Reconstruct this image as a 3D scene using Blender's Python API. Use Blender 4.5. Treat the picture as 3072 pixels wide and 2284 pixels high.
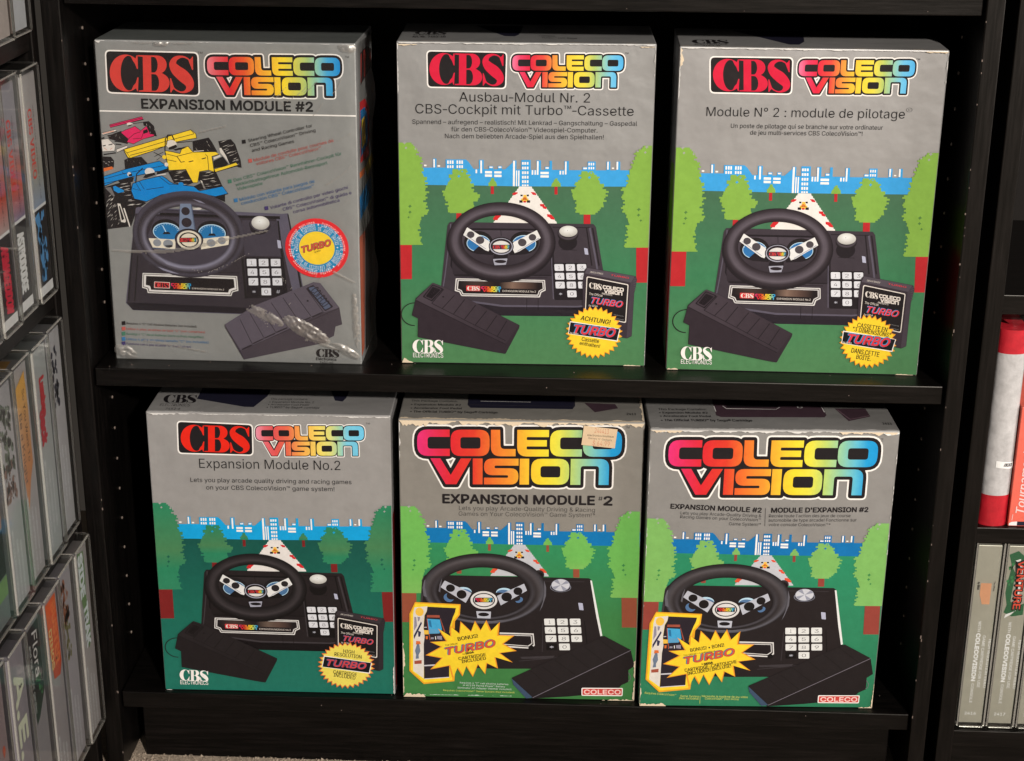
import bpy, bmesh, math, random
from mathutils import Vector, Matrix
from mathutils.geometry import tessellate_polygon
random.seed(7)
for o in list(bpy.data.objects): bpy.data.objects.remove(o)
C = bpy.context.scene
COL = C.collection
PI = math.pi
LAMP_POWER = 160
# ------------------------------------------------------------------ camera, light, exposure
cam = bpy.data.cameras.new('camera'); co = bpy.data.objects.new('camera', cam); COL.objects.link(co)
co.location = (0.0536, -1.3863, 0.5123); co.rotation_mode = 'XYZ'
co.rotation_euler = (1.2165, -0.0077, 0.0431)
cam.sensor_fit = 'HORIZONTAL'; cam.sensor_width = 36.0; cam.lens = 36.0*4973.93/3072
cam.clip_start = 0.05; cam.clip_end = 50
C.camera = co
w = bpy.data.worlds.new('World'); C.world = w; w.use_nodes = True
w.node_tree.nodes['Background'].inputs[0].default_value = (1.0, 0.86, 0.72, 1)
w.node_tree.nodes['Background'].inputs[1].default_value = 0.035
lamp = bpy.data.lights.new('room_lamp', 'AREA'); lamp.shape = 'DISK'; lamp.size = 0.14
lamp.energy = LAMP_POWER; lamp.color = (1.0, 0.885, 0.755)
lo = bpy.data.objects.new('room_lamp', lamp); COL.objects.link(lo)
lo.location = (1.33, -3.3, 1.58)
lo.rotation_euler = (Vector((0, 0, -0.05)) - lo.location).to_track_quat('-Z', 'Y').to_euler()
soft = bpy.data.lights.new('fill_light_right', 'AREA'); soft.shape = 'SQUARE'; soft.size = 0.9  # soft fill added out of view to brighten the left-hand cases
soft.energy = 33; soft.color = (1.0, 0.89, 0.78)
so = bpy.data.objects.new('fill_light_right', soft); COL.objects.link(so); so.location = (2.2, -0.85, 0.6)
so.rotation_euler = (Vector((-0.4, -0.1, -0.05)) - so.location).to_track_quat('-Z', 'Y').to_euler()
C.view_settings.view_transform = 'Standard'; C.view_settings.look = 'None'
C.view_settings.exposure = 0; C.view_settings.gamma = 1; C.view_settings.use_curve_mapping = False

# ------------------------------------------------------------------ colours and materials
ILL = (1.14, 1.006, 0.859)
def s2l(c):
    c /= 255.0
    return c/12.92 if c <= 0.04045 else ((c+0.055)/1.055)**2.4
def ink(rgb):
    return tuple(min(0.9, max(0.004, s2l(v)/e)) for v, e in zip(rgb, ILL)) + (1.0,)

def mat(name, base=None, rough=0.5, metal=0.0, spec=0.5, attr=False, mottle=0.0, mscale=400, bump=0.0, bscale=30, coat=0.0, stretch=None, attr_mix=None):
    m = bpy.data.materials.new(name); m.use_nodes = True
    nt = m.node_tree; b = nt.nodes['Principled BSDF']
    b.inputs['Roughness'].default_value = rough; b.inputs['Metallic'].default_value = metal
    b.inputs['Specular IOR Level'].default_value = spec; b.inputs['Coat Weight'].default_value = coat
    b.inputs['Coat Roughness'].default_value = 0.15
    tc = nt.nodes.new('ShaderNodeTexCoord'); mp = nt.nodes.new('ShaderNodeMapping')
    nt.links.new(tc.outputs['Object'], mp.inputs[0])
    if stretch: mp.inputs['Scale'].default_value = stretch
    src = None
    if attr:
        a = nt.nodes.new('ShaderNodeVertexColor'); a.layer_name = 'Col'; src = a.outputs['Color']
    else:
        b.inputs['Base Color'].default_value = base
    if mottle:
        n = nt.nodes.new('ShaderNodeTexNoise'); n.inputs['Scale'].default_value = mscale
        n.inputs['Detail'].default_value = 5; n.inputs['Roughness'].default_value = 0.65
        nt.links.new(mp.outputs[0], n.inputs['Vector'])
        r = nt.nodes.new('ShaderNodeMapRange'); r.inputs[1].default_value = 0.25; r.inputs[2].default_value = 0.75
        r.inputs[3].default_value = 1-mottle; r.inputs[4].default_value = 1+mottle
        nt.links.new(n.outputs['Fac'], r.inputs[0])
        v = nt.nodes.new('ShaderNodeVectorMath'); v.operation = 'SCALE'
        if src: nt.links.new(src, v.inputs[0])
        else: v.inputs[0].default_value = base[:3]
        nt.links.new(r.outputs[0], v.inputs['Scale']); nt.links.new(v.outputs[0], b.inputs['Base Color'])
    elif src: nt.links.new(src, b.inputs['Base Color'])
    if bump:
        n = nt.nodes.new('ShaderNodeTexNoise'); n.inputs['Scale'].default_value = bscale; n.inputs['Detail'].default_value = 4
        nt.links.new(mp.outputs[0], n.inputs['Vector'])
        bp = nt.nodes.new('ShaderNodeBump'); bp.inputs['Strength'].default_value = bump; bp.inputs['Distance'].default_value = 0.004
        nt.links.new(n.outputs['Fac'], bp.inputs['Height']); nt.links.new(bp.outputs[0], b.inputs['Normal'])
    return m
M = {}
M['print'] = mat('printed_ink', attr=True, rough=0.42, spec=0.22, mottle=0.08, mscale=160, bump=0.7, bscale=13)
M['silver'] = mat('silver_carton', attr=True, rough=0.44, metal=0.38, spec=0.4, mottle=0.06, mscale=70, bump=0.7, bscale=13)
M['sticker'] = mat('sticker_paper', attr=True, rough=0.6, spec=0.2, mottle=0.05, mscale=200)
M['peg'] = mat('peg_socket', base=(0.2, 0.165, 0.15, 1), rough=0.35, spec=0.5)

def wood(name, axis, base=0.0035, streak=0.008, rough=0.30):
    """black-brown stained veneer: fine grain streaks along one axis"""
    m = bpy.data.materials.new(name); m.use_nodes = True; nt = m.node_tree; b = nt.nodes['Principled BSDF']
    tc = nt.nodes.new('ShaderNodeTexCoord'); mp = nt.nodes.new('ShaderNodeMapping')
    s = [320, 320, 320]; s[axis] = 16
    mp.inputs['Scale'].default_value = s; nt.links.new(tc.outputs['Object'], mp.inputs[0])
    n = nt.nodes.new('ShaderNodeTexNoise'); n.inputs['Scale'].default_value = 1; n.inputs['Detail'].default_value = 6; n.inputs['Roughness'].default_value = 0.7
    nt.links.new(mp.outputs[0], n.inputs['Vector'])
    cr = nt.nodes.new('ShaderNodeValToRGB'); e = cr.color_ramp.elements
    e[0].position = 0.42; e[0].color = (base*0.55, base*0.5, base*0.5, 1)
    e[1].position = 0.75; e[1].color = (base*1.15+streak*0.55, base+streak*0.45, base+streak*0.42, 1)
    k = e.new(0.58); k.color = (base*1.25, base*1.0, base*0.98, 1)
    nt.links.new(n.outputs['Fac'], cr.inputs[0]); nt.links.new(cr.outputs[0], b.inputs['Base Color'])
    b.inputs['Specular IOR Level'].default_value = 0.22
    rr = nt.nodes.new('ShaderNodeMapRange'); rr.inputs[3].default_value = rough-0.08; rr.inputs[4].default_value = rough+0.22
    nt.links.new(n.outputs['Fac'], rr.inputs[0]); nt.links.new(rr.outputs[0], b.inputs['Roughness'])
    bp = nt.nodes.new('ShaderNodeBump'); bp.inputs['Strength'].default_value = 0.3; bp.inputs['Distance'].default_value = 0.0004
    nt.links.new(n.outputs['Fac'], bp.inputs['Height']); nt.links.new(bp.outputs[0], b.inputs['Normal'])
    return m
M['wood_x'] = wood('black_brown_veneer_across', 0)
M['wood_y'] = wood('black_brown_veneer_deep', 1)
M['wood_z'] = wood('black_brown_veneer_upright', 2)
M['back'] = mat('black_back_board', base=(0.008, 0.007, 0.007, 1), rough=0.7, spec=0.15)

def clear(name, tint, fac, rough, ior=1.45, gloss=None):
    """thin clear plastic: mostly transparent, mirrors at grazing angles"""
    m = bpy.data.materials.new(name); m.use_nodes = True; nt = m.node_tree
    for n in list(nt.nodes):
        if n.type == 'BSDF_PRINCIPLED': nt.nodes.remove(n)
    out = [n for n in nt.nodes if n.type == 'OUTPUT_MATERIAL'][0]
    t = nt.nodes.new('ShaderNodeBsdfTransparent'); t.inputs[0].default_value = tint
    g = nt.nodes.new('ShaderNodeBsdfGlossy'); g.inputs['Roughness'].default_value = rough; g.inputs[0].default_value = (0.9, 0.9, 0.9, 1)
    d = nt.nodes.new('ShaderNodeBsdfDiffuse'); d.inputs[0].default_value = (0.75, 0.73, 0.72, 1)
    f = nt.nodes.new('ShaderNodeFresnel'); f.inputs[0].default_value = ior
    mx = nt.nodes.new('ShaderNodeMixShader'); (nt.links.new(f.outputs[0], mx.inputs[0]) if gloss is None else setattr(mx.inputs[0], 'default_value', gloss)); nt.links.new(t.outputs[0], mx.inputs[1]); nt.links.new(g.outputs[0], mx.inputs[2])
    m2 = nt.nodes.new('ShaderNodeMixShader'); m2.inputs[0].default_value = fac
    nt.links.new(mx.outputs[0], m2.inputs[1]); nt.links.new(d.outputs[0], m2.inputs[2]); nt.links.new(m2.outputs[0], out.inputs[0])
    return m
M['acrylic'] = clear('clear_acrylic', (0.975, 0.985, 0.98, 1), 0.012, 0.06, 1.22)
M['acrylic_edge'] = clear('acrylic_edge', (0.9, 0.92, 0.9, 1), 0.22, 0.12, 1.3)
M['film'] = clear('shrink_film', (0.99, 0.99, 0.985, 1), 0.008, 0.16, 1.3)
M['film_crease'] = clear('shrink_film_crease', (0.97, 0.97, 0.965, 1), 0.07, 0.36, 1.5, 0.34)
M['film_loose'] = clear('loose_film', (0.985, 0.985, 0.98, 1), 0.01, 0.16, 1.1)

# ------------------------------------------------------------------ object helpers
def tag(o, label=None, cat=None, group=None, kind=None):
    if label: o['label'] = label
    if cat: o['category'] = cat
    if group: o['group'] = group
    if kind: o['kind'] = kind
    return o
def empty(name, loc, rz=0.0, rx=0.0):
    o = bpy.data.objects.new(name, None); COL.objects.link(o); o.empty_display_size = 0.02
    o.location = loc; o.rotation_euler = (rx, 0, rz); return o
def link(name, me, parent=None):
    o = bpy.data.objects.new(name, me); COL.objects.link(o)
    if parent: o.parent = parent
    return o
class MB:
    """collects shapes into one mesh"""
    def __init__(s): s.bm = bmesh.new()
    def box(s, x0, x1, y0, y1, z0, z1, bev=0.0, seg=2):
        r = bmesh.ops.create_cube(s.bm, size=1.0); vs = r['verts']
        for v in vs: v.co = Vector(((x0+x1)/2+v.co.x*(x1-x0), (y0+y1)/2+v.co.y*(y1-y0), (z0+z1)/2+v.co.z*(z1-z0)))
        if bev:
            es = list({e for v in vs for e in v.link_edges})
            bmesh.ops.bevel(s.bm, geom=es, offset=bev, segments=seg, affect='EDGES', profile=0.5)
        return s
    def disc(s, c, ax, r, n=10, h=0.001):
        rot = Vector(ax).to_track_quat('Z', 'Y').to_matrix().to_4x4()
        bmesh.ops.create_cone(s.bm, cap_ends=True, segments=n, radius1=r, radius2=r*0.8, depth=h, matrix=Matrix.Translation(Vector(c)) @ rot)
        return s
    def build(s, name, material, parent=None, color=None, smooth=False):
        me = bpy.data.meshes.new(name); s.bm.to_mesh(me); s.bm.free(); me.materials.append(material)
        if color:
            a = me.color_attributes.new('Col', 'FLOAT_COLOR', 'CORNER')
            for d in a.data: d.color = ink(color)
        if smooth:
            for p in me.polygons: p.use_smooth = True
        return link(name, me, parent)

# ------------------------------------------------------------------ print shop: flat shapes in millimetres on a face
def rnd(pts, d=0.0, n=5):
    """round a polygon [(x,y,r)]; d grows it outwards first"""
    P = [(p[0], p[1], p[2] if len(p) > 2 else 0.0) for p in pts]
    N = len(P); ar = sum(P[i][0]*P[(i+1) % N][1]-P[(i+1) % N][0]*P[i][1] for i in range(N))
    sg = 1 if ar > 0 else -1
    Q = []
    for i in range(N):
        a, b, c = Vector(P[i-1][:2]), Vector(P[i][:2]), Vector(P[(i+1) % N][:2])
        u, v = (b-a).normalized(), (c-b).normalized()
        n1, n2 = Vector((u.y, -u.x))*sg, Vector((v.y, -v.x))*sg
        k = 1+n1.dot(n2); mi = (n1+n2)/max(k, 0.35)
        cr = (u.x*v.y-u.y*v.x)*sg
        r = P[i][2]
        if d: r = max(0.0, r+d) if cr > 0 else max(0.0, r-d)
        Q.append((b+mi*d, r))
    out = []
    for i in range(N):
        b, r = Q[i]; a = Q[i-1][0]; c = Q[(i+1) % N][0]
        if r <= 1e-6: out.append((b.x, b.y)); continue
        u, v = (a-b), (c-b); lu, lv = u.length, v.length
        u.normalize(); v.normalize()
        ang = u.angle(v) if lu > 1e-9 and lv > 1e-9 else PI
        t = min(r/max(math.tan(ang/2), 1e-4), lu*0.49, lv*0.49)
        p0, p1 = b+u*t, b+v*t
        for k in range(n+1):
            s = k/n; q = p0*(1-s)**2+b*2*s*(1-s)+p1*s*s
            out.append((q.x, q.y))
    return out
def ell(cx, cy, rx, ry, n=40, rot=0.0, a0=0.0, a1=2*PI):
    c, s = math.cos(rot), math.sin(rot); out = []
    full = abs(a1-a0-2*PI) < 1e-6
    for i in range(n if full else n+1):
        t = a0+(a1-a0)*i/n; x, y = rx*math.cos(t), ry*math.sin(t)
        out.append((cx+x*c-y*s, cy+x*s+y*c))
    return out
def strip(pts, ws, closed=False):
    """outline of a stroke with a width at each point"""
    P = [Vector(p) for p in pts]; L, R = [], []
    for i, p in enumerate(P):
        a = P[i-1] if i else p; b = P[i+1] if i < len(P)-1 else p
        t = (b-a)
        if t.length < 1e-9: t = Vector((1, 0))
        t.normalize(); n = Vector((-t.y, t.x))
        if 0 < i < len(P)-1:
            u = (p-a).normalized(); k = max(0.5, n.dot(Vector((-u.y, u.x)))); n = n/k
        w = (ws[i] if hasattr(ws, '__len__') else ws)/2
        L.append(p+n*w); R.append(p-n*w)
    return L, R
def crv(pts, n=5):
    """Catmull-Rom through points of any dimension"""
    out = []
    for i in range(len(pts)-1):
        p0 = pts[max(i-1, 0)]; p1 = pts[i]; p2 = pts[i+1]; p3 = pts[min(i+2, len(pts)-1)]
        for k in range(n):
            t = k/n
            out.append(tuple(0.5*(2*b+(c-a)*t+(2*a-5*b+4*c-d)*t*t+(3*b-a-3*c+d)*t**3) for a, b, c, d in zip(p0, p1, p2, p3)))
    out.append(tuple(pts[-1])); return out

_tess = {}
def area2(c): return sum(c[i-1][0]*c[i][1]-c[i][0]*c[i-1][1] for i in range(len(c)))
def in_poly(p, c):
    k = False
    for i in range(len(c)):
        (x1, y1), (x2, y2) = c[i-1], c[i]
        if (y1 > p[1]) != (y2 > p[1]) and p[0] < (x2-x1)*(p[1]-y1)/(y2-y1)+x1: k = not k
    return k
def glyph(ch, thin=0.0):
    """triangles of one letter: list of (points, faces), one per solid contour with its holes; thin < 0 slims the strokes"""
    key = (ch, round(thin, 2))
    if key in _tess: return _tess[key]
    cs = [[(q[i], q[i+1]) for i in range(0, len(q), 2)] for q in LETTERS[ch][1]]; out = []
    if cs:
        sg = area2(max(cs, key=lambda c: abs(area2(c)))) > 0
        for o in cs:
            if (area2(o) > 0) != sg: continue
            hs = [h for h in cs if (area2(h) > 0) != sg and in_poly(h[0], o)]
            G = [rnd(o, thin)]+[rnd(h, -thin) for h in hs] if thin else [o]+hs
            out.append(([p for k in G for p in k], tessellate_polygon([[Vector((p[0], p[1], 0)) for p in k] for k in G])))
    _tess[key] = out; return out
CAP = 203.0

class Sheet:
    """one printed part; shapes go on in order, each a hair above the last"""
    def __init__(s, place, A=None, pal=None, z0=0.0, dz=0.000008):
        s.v, s.f, s.c = [], [], []; s.place = place; s.A = A or (1, 0, 0, 0, 1, 0); s.pal = pal or {}; s.z = z0; s.dz = dz
    def col(s, c): return ink(s.pal.get(c, PAL.get(c)) if isinstance(c, str) else c)
    def up(s): s.z += s.dz
    def pt(s, p):
        a, b, c, d, e, f = s.A
        return s.place(a*p[0]+b*p[1]+c, d*p[0]+e*p[1]+f, s.z)
    def add(s, pts, faces, col):
        o = len(s.v); s.v += [s.pt(p) for p in pts]
        for fc in faces:
            s.f.append(tuple(o+i for i in fc)); s.c.append([col]*len(fc) if not isinstance(col, list) else [col[i] for i in fc])
    def poly(s, col, *cont):
        c = s.col(col)
        flat = [p for k in cont for p in k]
        tris = tessellate_polygon([[Vector((p[0], p[1], 0)) for p in k] for k in cont])
        s.add(flat, tris, c)
    def grad(s, stops, axis, cont):
        """stops [(coordinate, colour)...]; flat shape cut at the stops and coloured between them"""
        flat = [p for k in cont for p in k]
        tris = tessellate_polygon([[Vector((p[0], p[1], 0)) for p in k] for k in cont])
        bm = bmesh.new(); vs = [bm.verts.new((p[0], p[1], 0)) for p in flat]
        for t in tris:
            try: bm.faces.new([vs[i] for i in t])
            except ValueError: pass
        no = Vector((1, 0, 0)) if axis == 0 else Vector((0, 1, 0))
        for t, _ in stops:
            bmesh.ops.bisect_plane(bm, geom=bm.verts[:]+bm.edges[:]+bm.faces[:], plane_co=no*t, plane_no=no)
        st = [(t, s.col(c)) for t, c in stops]
        def at(x):
            if x <= st[0][0]: return st[0][1]
            for (t0, c0), (t1, c1) in zip(st, st[1:]):
                if x <= t1:
                    k = (x-t0)/(t1-t0); return tuple(a+(b-a)*k for a, b in zip(c0, c1))
            return st[-1][1]
        bm.verts.index_update()
        s.add([(v.co.x, v.co.y) for v in bm.verts], [tuple(v.index for v in f.verts) for f in bm.faces], [at(v.co[axis]) for v in bm.verts]); bm.free()
    def ring(s, o, i, top, bot, n=72):
        """o,i = (cx,cy,rx,ry) outer and inner ellipse; top/bot = colours from outside to inside"""
        K = len(top); tp = [s.col(c) for c in top]; bt = [s.col(c) for c in bot]; pts, cols, fs = [], [], []
        for a in range(n):
            t = 2*PI*a/n; m = (1+math.sin(t))/2
            for k in range(K):
                q = k/(K-1); pts.append(tuple((o[j]*(1-q)+i[j]*q)+((o[2]*(1-q)+i[2]*q)*math.cos(t) if j == 0 else (o[3]*(1-q)+i[3]*q)*math.sin(t)) for j in (0, 1)))
                cols.append(tuple(x*m+y*(1-m) for x, y in zip(tp[k], bt[k])))
        for a in range(n):
            for k in range(K-1):
                p, q = a*K+k, ((a+1) % n)*K+k; fs.append((p, q, q+1, p+1))
        s.add(pts, fs, cols)
    def text(s, col, txt, x, y, ang, wd, h, bold=0.0, shear=0.0):
        ks = [k for k in txt if k in LETTERS]
        lo = min((p[0] for pts, _ in glyph(ks[0]) for p in pts), default=0); x1 = 0; pen = 0
        for k in ks:
            e = [p[0] for pts, _ in glyph(k) for p in pts]
            if e: x1 = pen+max(e)
            pen += LETTERS[k][0]
        kx, ky = wd/max(x1-lo, 1), h/CAP; c, n = math.cos(ang), math.sin(ang); cl = s.col(col); z = s.z
        th = bold*1.37*CAP if bold < -0.004 else 0.0
        if bold > 0.03: sh = [(math.cos(t), math.sin(t)) for t in [PI*k/4 for k in range(8)]]+[(0, 0)]
        elif bold > 0.004: sh = [(-1, 0.4), (1, -0.4), (0, 0)]
        else: sh = [(0, 0)]
        for dx, dy in sh:
            dx *= bold*1.37*h; dy *= bold*1.37*h; pen = -lo
            for k in ks:
                for i, (pts, fs) in enumerate(glyph(k, th)):
                    q = []
                    for p in pts:
                        px, py = (p[0]+pen)*kx+p[1]*ky*shear+dx, p[1]*ky+dy; q.append((x+px*c-py*n, y+px*n+py*c))
                    zz = s.z; s.z += i*s.dz*0.2; s.add(q, fs, cl); s.z = zz
                pen += LETTERS[k][0]
            if len(sh) > 1: s.z += s.dz*0.4
    def line(s, col, wd, pts):
        L, R = strip(pts, wd); n = len(L); s.add([tuple(p) for p in L+R], [(i, i+1, n+i+1, n+i) for i in range(n-1)], s.col(col))
    def draw(s, prims):
        for p in prims:
            k = p[0]
            if k == 'u': s.up(); continue
            if k != k.lower(): k = k.lower()
            else: s.up()
            if k == 'p': s.poly(p[1], *p[2])
            elif k == 'm':
                for q in p[2]: s.poly(p[1], q)
            elif k == 'r':
                for x0, y0, x1, y1 in p[2]: s.add([(x0, y0), (x1, y0), (x1, y1), (x0, y1)], [(0, 1, 2, 3)], s.col(p[1]))
            elif k == 'o': s.poly(p[1], ell(*p[2]))
            elif k == 'g': s.grad(p[1], p[2], p[3])
            elif k == 'w': s.ring(*p[1:])
            elif k == 't': s.text(*p[1:])
            elif k == 'l': s.line(*p[1:])
            elif k == 'rp': s.poly(p[1], *[rnd(c) for c in p[2]])
            elif k == 'cv': colour_logo(s, *p[1:])
            elif k == 'cbs': serif_logo(s, *p[1:])
            elif k == 'turbo':
                for c, bo, dx, dy in p[7]:
                    s.up(); s.text(c, p[1], p[2]+dx*p[6], p[3]+dy*p[6], p[4], p[5], p[6], bo, 0.28)
            elif k == 'arc': arc_text(s, *p[1:])
    def build(s, name, parent, m, smooth=False):
        me = bpy.data.meshes.new(name); me.from_pydata(s.v, [], s.f); me.materials.append(m)
        a = me.color_attributes.new('Col', 'FLOAT_COLOR', 'CORNER')
        i = 0
        for p, cs in zip(me.polygons, s.c):
            for li, c in zip(p.loop_indices, cs): a.data[li].color = c
        return link(name, me, parent)

# the block capitals of the rainbow logo, in logo units (0..1727 across, 0..468 down)
LOGO = [
 [[(275,0),(0,0,90),(0,225,90),(275,225),(275,163),(88,163,28),(88,62,28),(275,62)]],
 [[(283,0,85),(612,0,85),(612,225,85),(283,225,85)],[(365,64,25),(535,64,25),(535,161,25),(365,161,25)]],
 [[(623,0),(700,0),(705,163,35),(832,163),(832,225),(623,225,80)]],
 [[(845,0),(1112,0),(1112,60),(925,60,10),(925,86,10),(1095,86),(1095,140),(925,140,10),(925,166,10),(1112,166),(1112,226),(845,226,80)]],
 [[(1392,0),(1122,0,88),(1122,225,88),(1392,225),(1392,163),(1207,163,28),(1207,62,28),(1392,62)]],
 [[(1400,0,85),(1727,0,85),(1727,225,85),(1400,225,85)],[(1482,64,25),(1650,64,25),(1650,161,25),(1482,161,25)]],
 [[(110,245),(195,245),(282,388),(368,245),(458,245),(330,468),(240,468)]],
 [[(470,245),(553,245),(553,468),(470,468)]],
 [[(858,245),(565,245,72),(565,388,72),(770,388,14),(770,410,14),(565,410),(565,468),(858,468,72),(858,328,72),(655,328,12),(655,305,12),(858,305)]],
 [[(868,245),(948,245),(948,468),(868,468)]],
 [[(965,245,85),(1288,245,85),(1288,468,85),(965,468,85)],[(1045,308,25),(1213,308,25),(1213,405,25),(1045,405,25)]],
 [[(1300,245),(1625,245,75),(1625,468),(1540,468),(1540,306,25),(1385,306,25),(1385,468),(1300,468)]]]
HULL = [[(0,0,90),(280,0,30),(280,225,30),(0,225,90)],[(283,0,85),(612,0,85),(612,225,85),(283,225,85)],LOGO[2][0],
 [(845,0),(1112,0),(1112,226),(845,226,80)],[(1122,0,88),(1392,0,30),(1392,225,30),(1122,225,88)],[(1400,0,85),(1727,0,85),(1727,225,85),(1400,225,85)],
 [(110,225),(195,225),(282,388),(368,225),(458,225),(330,468),(240,468)],[(470,225),(553,225),(553,468),(470,468)],[(565,225,20),(858,225,20),(858,468,72),(565,468)],
 [(868,225),(948,225),(948,468),(868,468)],[(965,225,20),(1288,225,20),(1288,468,85),(965,468,85)],LOGO[11][0]]
def colour_logo(s, x0, y0, x1, y1, ramp, d=28, D=42, plain=None, skew=0.0):
    """x0,y0 lower-left and x1,y1 upper-right corner in mm"""
    kx, ky = (x1-x0)/1727.0, (y1-y0)/468.0
    def mp(pts): return [(x0+p[0]*kx, y1-p[1]*ky+skew*p[0]*kx) for p in pts]
    if plain == 'mini':
        st = [(x0+t*kx, c) for t, c in RAMPS[ramp]]
        for L in LOGO: s.grad(st, 0, [mp(rnd(c)) for c in L])
        return
    if plain:
        for L in LOGO: s.poly(plain, *[mp(rnd(c)) for c in L])
        return
    for h in HULL: s.poly('white', mp(rnd(h, D))); s.up()
    for h in HULL: s.poly('black', mp(rnd(h, d))); s.up()
    st = [(x0+t*kx, c) for t, c in RAMPS[ramp]]
    for L in LOGO: s.grad(st, 0, [mp(rnd(c)) for c in L])
def serif_shapes():
    out = []
    o = ell(470, 380, 113, 126, 34, a0=math.radians(48), a1=math.radians(312)); i = ell(489, 380, 56, 118, 34, a0=math.radians(48), a1=math.radians(312))
    out.append([[(x, 760-y) for x, y in o+i[::-1]]])
    out.append([[(505, 264), (536, 284), (546, 257), (553, 257), (553, 350), (546, 350), (534, 316), (520, 296)]])
    out.append([[(505, 496), (536, 478), (545, 503), (550, 503), (556, 408), (548, 408), (536, 446), (520, 464)]])
    B = [(556, 256), (690, 256)]+[(690+62*math.sin(t), 318-62*math.cos(t)) for t in [PI*k/14 for k in range(1, 13)]]+[(700+70*math.sin(t), 440-65*math.cos(t)) for t in [PI*k/14 for k in range(2, 14)]]+[(690, 505), (556, 505), (556, 497), (588, 494), (588, 267), (556, 264)]
    h1 = [(645, 266), (664, 266)]+[(664+26*math.sin(t), 319-53*math.cos(t)) for t in [PI*k/10 for k in range(1, 10)]]+[(664, 372), (645, 372)]
    h2 = [(645, 383), (668, 383)]+[(668+30*math.sin(t), 440-57*math.cos(t)) for t in [PI*k/10 for k in range(1, 10)]]+[(668, 497), (645, 497)]
    out.append([B, h1, h2])
    path = crv([(922, 312, 5), (902, 276, 9), (858, 260, 13), (812, 276, 32), (795, 312, 50), (818, 352, 72), (862, 388, 84), (900, 428, 72), (908, 464, 52), (885, 494, 22), (848, 502, 10), (806, 482, 9), (786, 446, 5)], 5)
    L, R = strip([p[:2] for p in path], [p[2] for p in path])
    out.append([[tuple(p) for p in L]+[tuple(p) for p in R[::-1]]])
    out.append([[(903, 284), (922, 270), (929, 258), (934, 258), (934, 348), (927, 348)]])
    out.append([[(774, 408), (781, 408), (803, 478), (788, 492), (781, 505), (775, 505)]])
    return out
SERIF = serif_shapes()
def serif_logo(s, col, P0, ux, uy):
    """letters placed with an origin (top-left) and two edge vectors in mm"""
    for sh in SERIF:
        s.up(); s.poly(col, *[[(P0[0]+ux[0]*(x-357)/583+uy[0]*(y-255)/250, P0[1]+ux[1]*(x-357)/583+uy[1]*(y-255)/250) for x, y in c] for c in sh])
def arc_text(s, col, txt, cx, cy, rx, ry, a0, a1, h):
    n = len(txt)
    for i, ch in enumerate(txt):
        if ch == ' ': continue
        t = a0+(a1-a0)*(i+0.5)/n; wd = abs(a1-a0)/n*rx*0.72
        x, y = cx+rx*math.cos(t), cy+ry*math.sin(t); an = math.atan2(ry*math.cos(t), -rx*math.sin(t))+PI
        s.text(col, ch, x-wd/2*math.cos(an), y-wd/2*math.sin(an), an, wd, h, 0.0)
def flakes(seed, x0, x1, base, direction, depth, vertical=False, dens=1.0, rag=0.6):
    """ragged worn strips along an edge, as separate outlines"""
    r = random.Random(seed); L = abs(x1-x0); n = max(6, int(L*1.6)); out = []; a = []
    k1 = [r.random() for _ in range(int(L/6)+3)]; k2 = [r.random() for _ in range(int(L/1.7)+3)]
    def ns(k, t):
        i = int(t); f = t-i; f = f*f*(3-2*f); return k[i]*(1-f)+k[i+1]*f
    def flush():
        if len(a) > 2: out.append([p for p, _ in a]+[q for _, q in a[::-1]])
        a.clear()
    for i in range(n+1):
        d = L*i/n; e = min(1.0, (i+0.3)/3.0, (n-i+0.3)/3.0)
        v = 0.62*ns(k1, d/6.0)+0.38*ns(k2, d/1.7)
        w = (v-(0.62-0.62*dens))/(0.38+0.62*dens)
        if w < 0.04: flush(); continue
        w = depth*e*min(1.0, w)*1.15+0.05; t = min(x0, x1)+d
        a.append(((t, base), (t, base+direction*w)) if not vertical else ((base, t), (base+direction*w, t)))
    flush(); return out

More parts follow.
